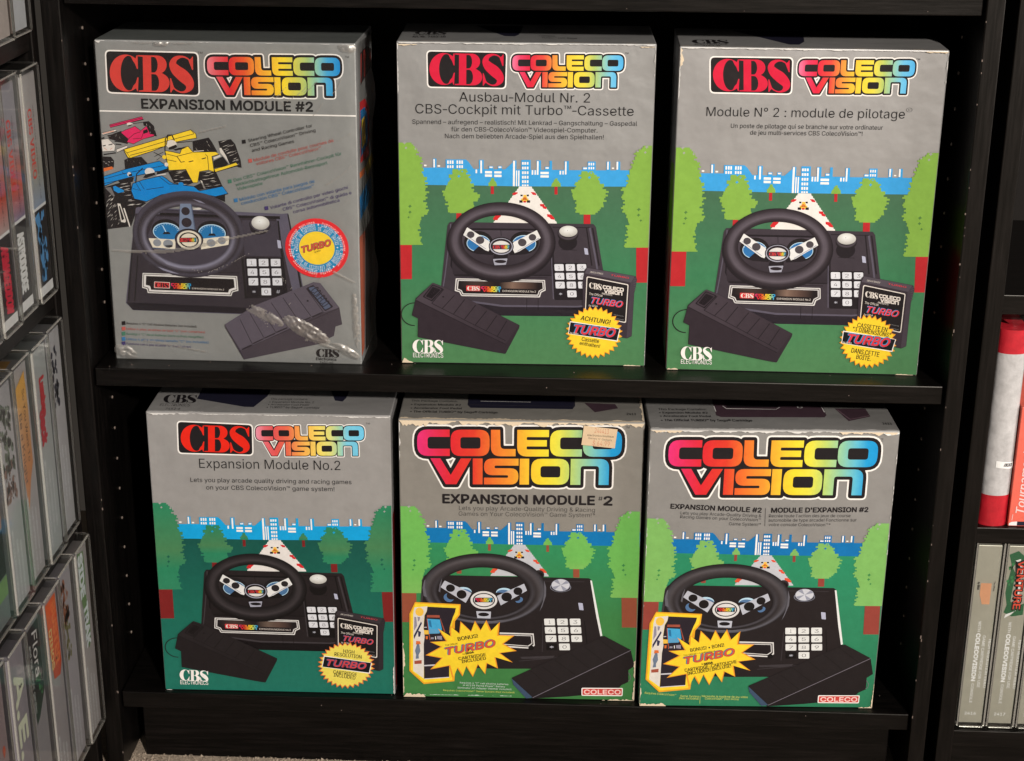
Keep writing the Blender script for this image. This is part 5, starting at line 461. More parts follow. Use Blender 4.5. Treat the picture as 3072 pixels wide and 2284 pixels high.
ART = {'B2': {'own': [('maker_logo_print',[('rp','white',[[(25.52,284.38,4.23),(95.2,283.85,4.23),(94.42,251.67,4.23),(25.86,251.97,4.23)]]),('rp','black',[[(26.62,283.29,3.34),(94.11,282.74,3.34),(93.3,252.77,3.34),(26.99,253.1,3.34)]]),('cbs','cbsred',(28.26,282.1),(64.31,-0.37),(-0.25,-27.21))]),
('system_logo_print',[('cv',99.48,253.56,194.58,280.95,'pastel',24,42,None,0.0093),('T','black','TM',195.67,282.91,0.0129,3.09,1.53,-0.01,0)]),
('heading_print',[('u',),('T','txt','Ausbau-Modul Nr. 2',53.71,240.57,0.0032,113.3,8.27,-0.005,0),('T','txt','CBS-Cockpit mit Turbo™-Cassette',15.55,229.77,0.0004,189.36,8.32,-0.005,0),('T','txt2','Spannend – aufregend – realistisch! Mit Lenkrad – Gangschaltung – Gaspedal',12.85,220.59,0.0031,195.37,3.95,-0.004,0),('T','txt2','für den CBS-ColecoVision™ Videospiel-Computer.',46.76,214.44,0.0035,127.26,3.96,-0.004,0),('T','txt2','Nach dem beliebten Arcade-Spiel aus den Spielhallen!',41.21,208.35,0.0043,138.35,3.97,-0.004,0)])],'late': [('starburst_print',[('p','orange',[[(201.35,33.94),(197.43,35.95),(200.36,39.1),(196.11,40.28),(198.28,43.95),(193.89,44.26),(195.22,48.29),(190.87,47.7),(191.31,51.92),(187.2,50.48),(186.72,54.69),(183.01,52.45),(181.64,56.49),(178.51,53.55),(176.3,57.23),(173.87,53.73),(170.93,56.89),(169.3,52.97),(165.75,55.48),(165.0,51.31),(160.99,53.06),(161.16,48.82),(156.85,49.73),(157.93,45.61),(153.53,45.64),(155.47,41.81),(151.15,40.95),(153.87,37.58),(149.83,35.87),(153.22,33.12),(149.63,30.63),(153.54,28.61),(150.57,25.44),(154.83,24.25),(152.6,20.54),(157.02,20.24),(155.64,16.15),(160.03,16.75),(159.56,12.46),(163.72,13.93),(164.18,9.63),(167.93,11.92),(169.31,7.8),(172.48,10.8),(174.71,7.04),(177.16,10.63),(180.14,7.4),(181.77,11.4),(185.37,8.84),(186.1,13.09),(190.16,11.31),(189.97,15.63),(194.31,14.7),(193.19,18.88),(197.62,18.86),(195.63,22.72),(199.95,23.59),(197.19,26.97),(201.21,28.69),(197.79,31.45)]]),('p','yellow',[[(199.67,33.83),(196.48,35.79),(198.74,38.66),(195.22,39.93),(196.81,43.2),(193.1,43.74),(193.95,47.25),(190.21,47.04),(190.29,50.65),(186.69,49.69),(185.99,53.24),(182.69,51.59),(181.25,54.93),(178.38,52.64),(176.25,55.62),(173.94,52.81),(171.22,55.3),(169.57,52.08),(166.38,53.98),(165.46,50.49),(161.93,51.72),(161.78,48.11),(158.06,48.6),(158.69,45.03),(154.95,44.77),(156.33,41.4),(152.73,40.39),(154.81,37.36),(151.5,35.64),(154.18,33.08),(151.32,30.73),(154.49,28.77),(152.19,25.89),(155.72,24.6),(154.09,21.31),(157.82,20.76),(156.93,17.2),(160.7,17.42),(160.6,13.75),(164.23,14.73),(164.92,11.11),(168.26,12.81),(169.71,9.4),(172.61,11.74),(174.76,8.69),(177.09,11.57),(179.84,9.02),(181.5,12.31),(184.73,10.37),(185.64,13.93),(189.21,12.68),(189.34,16.35),(193.08,15.85),(192.42,19.46),(196.18,19.73),(194.76,23.14),(198.36,24.15),(196.25,27.2),(199.54,28.92),(196.83,31.48)]]),('p','white',[[(153.41,42.7),(199.05,36.02),(196.88,23.99),(152.09,30.72)]]),('p','bannerblk',[[(153.96,41.75),(198.45,35.78),(196.31,24.95),(152.66,30.96)]]),('turbo','TURBO',155.52,31.66,-0.0942,37.66,7.76,[('tblue',0.085,-0.03,0.03),('bannerblk',0.052,0,0),('tred',0.036,0,0)]),('t','black','ACHTUNG!',162.96,44.04,-0.1506,26.73,4.32,0.02,0.1),('T','black','Cassette',164.4,24.24,-0.1258,15.78,3.65,0.01,0),('T','black','enthalten!',162.5,20.42,-0.1576,18.67,3.39,0.01,0),('t','pcream','by SEGA',153.97,31.2,-0.1488,7.35,1.33,0.02,0)]),
('publisher_mark_print',[('cbs','white',(10.65,22.95),(27.89,-0.06),(-0.17,-12.69)),('T','white','ELECTRONICS',10.9,6.02,-0.0025,27.53,4.24,0.006,0)])],'land': (1,0,0,0,1,0),'prod': (1,0,0,0,1,0),'set': 'A'},'B3': {'own': [('maker_logo_print',[('rp','white',[[(25.38,284.27,4.45),(96.35,284.46,4.45),(97.35,252.25,4.45),(27.07,252.36,4.45)]]),('rp','black',[[(26.6,283.12,3.51),(95.27,283.28,3.51),(96.11,253.41,3.51),(28.19,253.56,3.51)]]),('cbs','cbsred',(28.4,281.99),(65.45,-0.13),(1.73,-27.33))]),
('system_logo_print',[('cv',101.38,253.9,198.53,282.0,'pastel',24,42,None,0.0138),('T','black','TM',199.03,283.54,0.0155,3.22,1.52,-0.01,0)]),
('heading_print',[('u',),('T','txt','Module N° 2 : module de pilotage',25.32,232.94,0.0042,168.58,7.87,-0.005,0),('T','txt','®',194.18,238.17,-0.025,5.61,4.99,-0.02,0),('T','txt2','Un poste de pilotage qui se branche sur votre ordinateur',46.85,223.02,0.005,129.34,3.84,-0.004,0),('T','txt2','de jeu multi-services CBS ColecoVision™!',63.58,217.43,0.0056,95.85,3.85,-0.004,0)])],'late': [('starburst_print',[('p','orange',[[(204.84,33.89),(200.86,35.92),(203.55,39.17),(199.29,40.34),(201.21,44.12),(196.87,44.4),(197.94,48.54),(193.69,47.9),(193.87,52.22),(189.9,50.71),(189.18,55.02),(185.67,52.7),(184.07,56.82),(181.16,53.79),(178.77,57.54),(176.59,53.93),(173.5,57.14),(172.14,53.11),(168.48,55.66),(168.0,51.38),(163.94,53.14),(164.37,48.8),(160.07,49.69),(161.38,45.48),(157.04,45.47),(159.19,41.56),(154.98,40.65),(157.87,37.22),(153.99,35.43),(157.5,32.64),(154.12,30.06),(158.09,28.02),(155.35,24.75),(159.62,23.57),(157.65,19.75),(162.03,19.47),(160.91,15.27),(165.2,15.92),(165.0,11.52),(169.01,13.07),(169.73,8.66),(173.29,11.04),(174.89,6.83),(177.84,9.93),(180.26,6.1),(182.46,9.8),(185.59,6.51),(186.95,10.63),(190.66,8.04),(191.11,12.41),(195.22,10.62),(194.76,15.04),(199.09,14.13),(197.73,18.4),(202.09,18.41),(199.9,22.36),(204.1,23.28),(201.17,26.73),(205.03,28.52),(201.5,31.31)]]),('p','yellow',[[(203.2,33.77),(199.94,35.75),(201.99,38.7),(198.44,39.98),(199.81,43.34),(196.12,43.86),(196.74,47.46),(193.08,47.21),(192.94,50.91),(189.46,49.9),(188.55,53.53),(185.4,51.81),(183.78,55.21),(181.09,52.85),(178.82,55.88),(176.71,52.98),(173.89,55.52),(172.45,52.2),(169.2,54.13),(168.5,50.54),(164.95,51.77),(165.02,48.07),(161.33,48.55),(162.17,44.9),(158.5,44.6),(160.06,41.15),(156.58,40.08),(158.81,37.0),(155.65,35.21),(158.45,32.61),(155.77,30.18),(159.02,28.19),(156.93,25.22),(160.48,23.93),(159.08,20.54),(162.79,20.01),(162.13,16.36),(165.82,16.62),(165.95,12.85),(169.47,13.89),(170.37,10.19),(173.56,11.95),(175.19,8.47),(177.91,10.89),(180.21,7.79),(182.33,10.76),(185.2,8.18),(186.63,11.56),(189.93,9.6),(190.61,13.26),(194.2,12.01),(194.1,15.77),(197.81,15.29),(196.94,18.99),(200.62,19.3),(199.02,22.78),(202.5,23.85),(200.24,26.95),(203.37,28.75),(200.55,31.34)]]),('p','white',[[(156.62,41.65),(204.2,34.56),(201.83,22.52),(155.95,29.81)]]),('p','bannerblk',[[(157.25,40.65),(203.59,34.36),(201.2,23.52),(156.52,30)]]),('turbo','TURBO',159.32,30.82,-0.0947,37.97,7.9,[('tblue',0.085,-0.03,0.03),('bannerblk',0.052,0,0),('tred',0.036,0,0)]),('t','black','CASSETTE EN',168.58,45.47,-0.1554,27.02,4.18,0.012,0),('T','black','"3 DIMENSIONS"',164.84,41.72,-0.1555,34.34,3.93,0.012,0),('T','black','DANS CETTE',165.26,21.07,-0.1433,25.21,4.5,0.012,0),('T','black','BOÎTE.',170.17,15.24,-0.1475,13.13,4.24,0.012,0),('T','pcream','by SEGA',157.16,30.11,-0.1095,7.87,1.44,0.02,0)]),
('publisher_mark_print',[('cbs','white',(12.59,23.19),(28.09,-0.22),(0.55,-12.62)),('T','white','ELECTRONICS',13.31,6.57,-0.0032,27.82,4.13,0.006,0)])],'land': (1.005,-0.0213,4.88,-0.0031,1.0112,-1.1668),'prod': (1.001,-0.012,4.21,-0.0051,1.0112,-0.3646),'set': 'A'},'B4': {'own': [('maker_logo_print',[('rp','white',[[(28.05,281.89,4.45),(98.56,279.88,4.45),(97.72,248.11,4.45),(27.09,248.73,4.45)]]),('rp','black',[[(29.14,280.67,3.51),(97.34,278.61,3.51),(96.6,249.34,3.51),(28.34,250.02,3.51)]]),('cbs','cbsred',(31.55,278.1),(63.98,-0.89),(-1.24,-26.53))]),
('system_logo_print',[('cv',100.72,248.55,200.53,277.93,'soft',14,28,None,0.0192),('T','black','TM',202.45,281.48,0.0209,3.83,1.73,-0.01,0)]),
('heading_print',[('u',),('T','txt','Expansion Module No.2',46.62,235.23,0.0026,131.42,9.36,-0.005,0),('T','txt','Lets you play arcade quality driving and racing games',37.57,220.94,0.0049,150.31,4.33,0,0),('T','txt','on your CBS ColecoVision™ game system!',51.91,213.57,0.0054,119.91,4.35,0,0)])],'late': [('starburst_print',[('p','orange',[[(206.17,33.72),(202.08,35.59),(205.46,38.67),(201.02,39.76),(203.72,43.35),(199.1,43.6),(201.0,47.57),(196.37,46.99),(197.42,51.18),(192.97,49.8),(193.11,54.05),(189.0,51.91),(188.24,56.06),(184.62,53.25),(182.99,57.14),(180,53.76),(177.56,57.26),(175.32,53.44),(172.16,56.39),(170.75,52.28),(166.99,54.59),(166.46,50.34),(162.24,51.91),(162.63,47.69),(158.1,48.45),(159.38,44.42),(154.73,44.35),(156.86,40.66),(152.26,39.76),(155.16,36.55),(150.78,34.85),(154.34,32.25),(150.36,29.81),(154.44,27.93),(151.01,24.83),(155.46,23.74),(152.72,20.12),(157.36,19.86),(155.41,15.84),(160.07,16.43),(158.99,12.17),(163.49,13.59),(163.32,9.26),(167.48,11.44),(168.23,7.21),(171.9,10.08),(173.54,6.11),(176.55,9.56),(179.02,6.0),(181.28,9.9),(184.48,6.88),(185.89,11.07),(189.7,8.73),(190.2,13.05),(194.46,11.46),(194.05,15.74),(198.6,14.97),(197.28,19.05),(201.95,19.12),(199.78,22.84),(204.38,23.75),(201.45,26.97),(205.8,28.68),(202.22,31.28)]]),('p','paleyel',[[(204.36,33.59),(201.05,35.43),(203.7,38.22),(200.04,39.41),(202.07,42.59),(198.2,43.09),(199.53,46.55),(195.6,46.34),(196.18,49.93),(192.33,49.02),(192.15,52.61),(188.54,51.04),(187.59,54.49),(184.35,52.32),(182.68,55.5),(179.93,52.81),(177.61,55.61),(175.45,52.5),(172.55,54.8),(171.08,51.4),(167.72,53.11),(166.97,49.54),(163.28,50.6),(163.3,47.0),(159.41,47.37),(160.2,43.87),(156.26,43.53),(157.79,40.27),(153.95,39.24),(156.16,36.34),(152.57,34.65),(155.37,32.23),(152.18,29.94),(155.47,28.09),(152.79,25.29),(156.45,24.09),(154.38,20.88),(158.27,20.37),(156.9,16.88),(160.86,17.09),(160.25,13.45),(164.13,14.38),(164.3,10.73),(167.95,12.33),(168.89,8.81),(172.17,11.03),(173.85,7.78),(176.63,10.53),(178.98,7.68),(181.15,10.85),(184.08,8.51),(185.56,11.97),(188.95,10.23),(189.68,13.86),(193.41,12.78),(193.36,16.44),(197.28,16.07),(196.46,19.6),(200.41,19.95),(198.85,23.23),(202.68,24.27),(200.45,27.18),(204.02,28.88),(201.19,31.3)]]),('p','white',[[(156.94,41.86),(203.06,35.12),(200.61,23.18),(154.48,29.4)]]),('p','bannerblk',[[(157.46,40.89),(202.44,34.9),(200.07,24.15),(155.09,29.67)]]),('turbo','TURBO',157.84,31.27,-0.0865,38.41,6.63,[('tblue',0.085,-0.03,0.03),('bannerblk',0.052,0,0),('tred',0.036,0,0)]),('t','black','HIGH',175.71,45.47,-0.1054,10.65,3.84,0.01,0),('T','black','RESOLUTION',167.08,42.1,-0.1075,26.2,3.85,0.01,0),('T','black','CARTRIDGE',165.31,22.74,-0.115,23.0,3.6,0.01,0),('T','black','INCLUDED',165.7,19.28,-0.142,20.99,3.61,0.01,0)]),
('publisher_mark_print',[('cbs','white',(15.7,23.56),(28.01,-0.99),(-0.48,-12.12)),('T','white','ELECTRONICS',15.71,7.27,-0.0066,27.16,4.48,0.006,0)])],'land': (1.0017,-0.0115,3.87,0.007,0.9745,0.2233),'prod': (1.0093,-0.0047,2.5357,-0.0075,0.9751,1.2663),'set': 'A'},'B5': {'own': [('system_logo_print',[('cv',17.05,225.1,204.36,279.42,'full',28,42,None,0.012),('T','txt2','TM',207.13,283.56,0.0159,3.77,2.09,-0.01,0)]),
('heading_print',[('u',),('T','black','EXPANSION MODULE',40.25,206.4,0.0043,140.52,8.65,0.045,0),('T','black','#',184.18,211.14,0.0192,4.16,4.31,0,0),('T','black','2',189.56,206.91,-0.0134,7.46,8.64,0.045,0),('T','txt2','Lets you play Arcade-Quality Driving & Racing',55.21,199.44,0.0017,126.3,4.34,-0.014,0),('T','txt2','Games on Your ColecoVision™ Game System!*',54.86,193.63,0.0047,127.0,4.35,-0.014,0)])],'late': [('starburst_text_print',[('T','black','BONUS!',54.14,62.59,0.211,19.29,3.93,0.03,0),('T','black','The Official',41.62,56.63,0.1995,12.16,1.71,0.01,0),('turbo','TURBO',41.56,46.75,0.2188,48.77,7.36,[('black',0.06,-0.1,0.03),('tblue2',0.045,-0.1,0.03),('black',0.055,0,0),('tred2',0.036,0,0)]),('T','black','by',58.45,47.69,0.2124,2.09,1.45,0.01,0),('T','black','SEGA',61.25,48.14,0.2159,8.17,1.97,0.06,0),('T','black','CARTRIDGE',54.65,41.74,0.1943,26.72,3.3,0.02,0),('T','black','INCLUDED',57.73,38.49,0.1899,23.57,3.3,0.02,0)]),
('fine_print',[('u',),('T','fine','Requires 4 "C" cell alkaline batteries',55.45,16.43,-0.0217,46.9,1.74,0,0),('T','fine','or #2298 Perma Power™ Battery',58.37,13.69,-0.0218,40.77,1.74,0,0),('T','fine','Eliminator AC Adapter (Neither included)',53.38,10.77,-0.015,51.94,1.74,0,0),('T','fineyel','Requires ColecoVision™ Game System (Not included)',39.26,7.66,-0.0159,69.02,1.74,0,0)])],'sticker': [('rp',(226,192,152),[[(169.32,286.29),(199.92,283.09),(197.98,264.39),(167.36,267.38)]]),('t',(205,120,90),'244413',178.98,279.25,-0.0731,13.01,4.89,-0.01,0),('T',(90,75,60),'electronics boutique',172.57,276.23,-0.0555,24.18,1.98,0.01,0),('T',(120,100,85),"Games 'n' Gadgets",173.4,273.33,-0.0906,21.77,1.98,0,0),('T',(205,120,90),'$.64.99',177.44,266.97,-0.0582,15.65,4.91,-0.01,0)],'land': (0.9719,-0.0076,4.48,-0.0065,0.9742,3.68),'prod': (1,0,0,0,1,0),'set': 'B'},'B6': {'own': [('system_logo_print',[('cv',17.57,224.74,206.78,279.04,'full',28,42,None,0.0063),('T','txt2','TM',210.8,278.95,1.6292,3.77,2.01,-0.01,0)]),
('heading_print',[('u',),('T','black','EXPANSION MODULE #2',21.83,210.7,-0.0392,83.42,4.67,0.04,0),('T','txt2','Lets you play Arcade-Quality Driving &',31.21,204.83,-0.0314,74.33,3.12,-0.006,0),('T','txt2','Racing Games on your ColecoVision™',31.15,200.93,-0.0351,74.08,3.12,-0.006,0),('T','txt2','Game System!*',76.32,194.11,-0.0163,29.38,3.14,-0.006,0),('L','black',0.4,[(108.78,211.88),(109.34,193.67)]),('T','black',"MODULE D'EXPANSION #2",114.43,207.53,0.0179,88.58,4.68,0.04,0),('T','txt2',"Recrée toute l'action des jeux de course",112.53,202.57,0.0142,74.79,3.13,-0.006,0),('T','txt2','automobile de type arcade! Fonctionne sur',112.46,198.14,0.0139,80.84,3.14,-0.006,0),('T','txt2','votre console ColecoVision™*',112.74,193.71,0.006,56.92,3.14,-0.006,0)])],'late': [('starburst_text_print',[('T','black','BONUS! • BONI!',47.1,60.53,0.1931,32.26,3.75,0.02,0),('T','black',"The Official • L'authentique",40.53,55.87,0.1819,30.3,1.53,0.01,0),('turbo','TURBO',41.3,46.8,0.2273,48.44,7.26,[('black',0.06,-0.1,0.03),('tblue2',0.045,-0.1,0.03),('black',0.055,0,0),('tred2',0.036,0,0)]),('T','black','by',58.32,46.71,0.1888,1.6,1.68,0.01,0),('T','black','SEGA',60.9,46.32,0.2264,8.51,2.24,0.06,0),('T','black','CARTRIDGE',42.89,38.68,0.1974,22.74,3.51,0.015,0),('T','black','INCLUDED!',45.49,35.05,0.2235,21.38,3.51,0.015,0),('T','black','CARTOUCHE',67.83,43.87,0.2123,24.58,3.51,0.015,0),('T','black','INCLUSE!',68.76,40.1,0.2401,18.54,3.52,0.015,0),('L','black',0.3,[(66.29,45.4),(67.58,39.24)])]),
('fine_print',[('u',),('T','fineyel','Requires ColecoVision™',5.17,14.23,-0.0733,30.19,2.13,0,0),('T','fineyel','Game System',39.23,11.21,-0.0277,18.06,2.13,0,0),('T','fineyel','(Not included)',38.37,8.64,-0.0186,18.78,2.14,0,0),('T','fineyel','Nécessite le système de jeu vidéo',60.07,11.17,-0.0145,44.16,2.13,0,0),('T','fineyel','ColecoVision™ (non inclus)',63.26,8.64,-0.0148,32.53,2.13,0,0),('L','fineyel',0.35,[(58.42,12.43),(58.59,3.88)])]),('torn_corner',[('p',(238,234,222),[[(207.42,291.17),(213.04,292.47),(224.46,292.84),(224.26,287.6),(219.31,286.55),(213.87,285.75),(210.6,287.71)]]),('P',(196,190,178),[[(214.36,290.49),(221.17,291.31),(222.52,289.08),(216.9,287.78)]])])],'land': (0.9679,0.0022,3.85,-0.0122,0.9379,9.05),'prod': (1.0007,0.0129,-1.728,-0.0051,0.9868,1.4372),'set': 'B'},'B1': {'pre': [('maker_logo_print',[('rp','white',[[(8.7,280.76,4.72),(90.77,280.11,4.72),(90.03,241.65,4.72),(7.94,243.08,4.72)]]),('rp','black',[[(9.85,279.57,3.72),(89.47,278.89,3.72),(88.85,242.85,3.72),(9.27,244.33,3.72)]]),('cbs','cbsred',(12.5,276.84),(73.9,-0.41),(-1.3,-31.62))]),
('system_logo_print',[('cv',97.6,243.52,213.16,276.23,'full1',30,46,None,0.0078),('T','black','TM',89.95,278.66,-0.0431,4.17,1.8,-0.01,0),('T','txt2','TM',217.16,277.05,-0.0461,3.9,1.8,-0.01,0)]),
('heading_print',[('u',),('T','txt','EXPANSION MODULE #2',38.25,230.7,-0.0015,150.22,8.11,0.036,0),('L','white',1.15,[(-0.86,227.8),(228.09,227.25)])]),
('pink_race_car_print',[('p','black',[[(38.49,218.83),(43.68,219.56),(47.93,215.49),(50.09,206.26),(44.21,207.11),(42.1,214.75),(38.94,215.65)]]),('m','tyrew',[[(41.27,217.74),(41.37,216.35),(41.81,215.02),(41.61,216.4)],[(44.12,210.59),(44.23,209.58),(44.67,208.67),(44.45,209.65)],[(43.96,215.79),(44.35,214.33),(45.0,213.02),(44.54,214.43)],[(47.98,212.88),(48.18,211.88),(48.71,211.03),(48.41,211.99)]]),('p','black',[[(11.03,207.79),(18.63,210.49),(24.55,202.26),(23.69,199.03),(15.4,200.81),(10.4,203.29)]]),('m','tyrew',[[(13.06,206.73),(13.31,205.65),(13.68,204.65),(13.39,205.71)],[(16.61,205.9),(16.92,204.42),(17.44,203.02),(17.06,204.48)],[(13.75,208.35),(13.92,206.92),(14.3,205.53),(14.07,206.94)]]),('p','pink',[[(8.67,215.75),(37.81,223.47),(39.14,221.07),(9.28,213.39)]]),('l','black',0.42,[(8.67,215.75),(37.81,223.47),(39.14,221.07),(9.28,213.39),(8.67,215.75)]),('l','black',0.42,[(8.92,214.67),(38.72,222.46)]),('p','pink',[[(18.22,209.2),(22.57,211.52),(27.19,213.2),(31.16,214.87),(36.08,211.12),(41.49,215.25),(44.16,208.39),(47.8,207.94),(47.39,206.4),(37.88,203.79),(28.88,199.26),(23.16,200.82),(24.61,203.23)]]),('l','black',0.38,[(18.22,209.2),(22.57,211.52),(27.19,213.2),(31.16,214.87),(36.08,211.12),(41.49,215.25),(44.16,208.39),(47.8,207.94),(47.39,206.4),(37.88,203.79),(28.88,199.26),(23.16,200.82),(24.61,203.23),(18.22,209.2)]),('l','black',0.42,[(24.63,203.55),(30.09,208.14),(36.02,210.16)]),('L','black',0.42,[(28.51,203.62),(36.3,204.4),(38.6,210.21)]),('P','black',[[(38.01,211.16),(41.97,212.7),(42.56,209.64),(38.48,208.29)]]),('o','tyrew',(26.76,216.52,2.84,1.53,32,0)),('p','black',[[(24.76,215.4),(29.35,216.75),(28.96,215.66),(25.35,214.58)]]),('L','black',0.5,[(29.37,217.07),(38.47,218.51)])]),
('white_race_car_print',[('p','tyrew',[[(0.27,208.24),(13.69,211.81),(15.07,210.3),(2.1,206.67)]]),('l','black',0.38,[(0.27,208.24),(13.69,211.81),(15.07,210.3),(2.1,206.67),(0.27,208.24)]),('l','caror',0.5,[(2.32,207.96),(12.17,210.37)]),('p','black',[[(-0.92,187.61),(8.02,187.46),(10.71,183.95),(9.98,178.1),(-0.8,177.24)]]),('m','tyrew',[[(2.33,181.91),(3.55,181.56),(4.88,181.47),(3.62,181.74)],[(5.2,183.27),(6.11,182.68),(7.22,182.57),(6.25,183.01)],[(0.74,183.26),(1.67,182.77),(2.73,182.62),(1.76,183.0)],[(1.98,181.77),(2.97,181.39),(4.11,181.26),(3.07,181.56)],[(4.38,180.34),(5.25,179.95),(6.27,179.88),(5.35,180.17)],[(0.17,183.43),(0.92,182.97),(1.81,182.85),(1.02,183.21)],[(7.82,183.59),(8.6,183.04),(9.54,182.91),(8.71,183.34)],[(8.41,183.33),(9.22,182.98),(10.15,182.94),(9.31,183.19)]]),('p','tyrew',[[(-0.26,202.45),(6.54,203.54),(12.73,197.55),(11.62,192.69),(0.87,191.85),(-0.5,195.37)]]),('l','black',0.3,[(-0.26,202.45),(6.54,203.54),(12.73,197.55),(11.62,192.69),(0.87,191.85),(-0.5,195.37),(-0.26,202.45)]),('p','black',[[(1.25,197.33),(4.22,198.03),(3.82,196.93),(1.52,196.5)]]),('P','black',[[(6.49,198.2),(10.45,199.31),(10.06,198.27),(6.77,197.56)]]),('L','caror',0.3,[(2.09,195.42),(5.18,193.22)]),('L','caror',0.3,[(7.82,193.91),(9.87,195.56)]),('p','tyrew',[[(13.01,194.01),(22.96,197.73),(23.61,195.81),(13.8,191.44)]]),('l','black',0.38,[(13.01,194.01),(22.96,197.73),(23.61,195.81),(13.8,191.44),(13.01,194.01)]),('p','black',[[(0.76,204.08),(3.41,205.09),(3.43,203.48),(0.17,203.1)]]),('L','black',0.9,[(12.21,201.4),(17.99,200.86)]),('L','black',0.9,[(13.01,198.84),(18.15,198.29)]),('L','black',1.0,[(1.66,189.28),(12.81,191.1)]),('P','black',[[(6.09,206.42),(12.0,207.81),(12.9,202.05),(7.81,203.24)]]),('L','tyrew',0.4,[(6.65,205.15),(9.28,205.84)]),('P','caror',[[(-0.81,177.11),(8.41,178.85),(9.64,176.79),(-0.38,174.0)]])]),
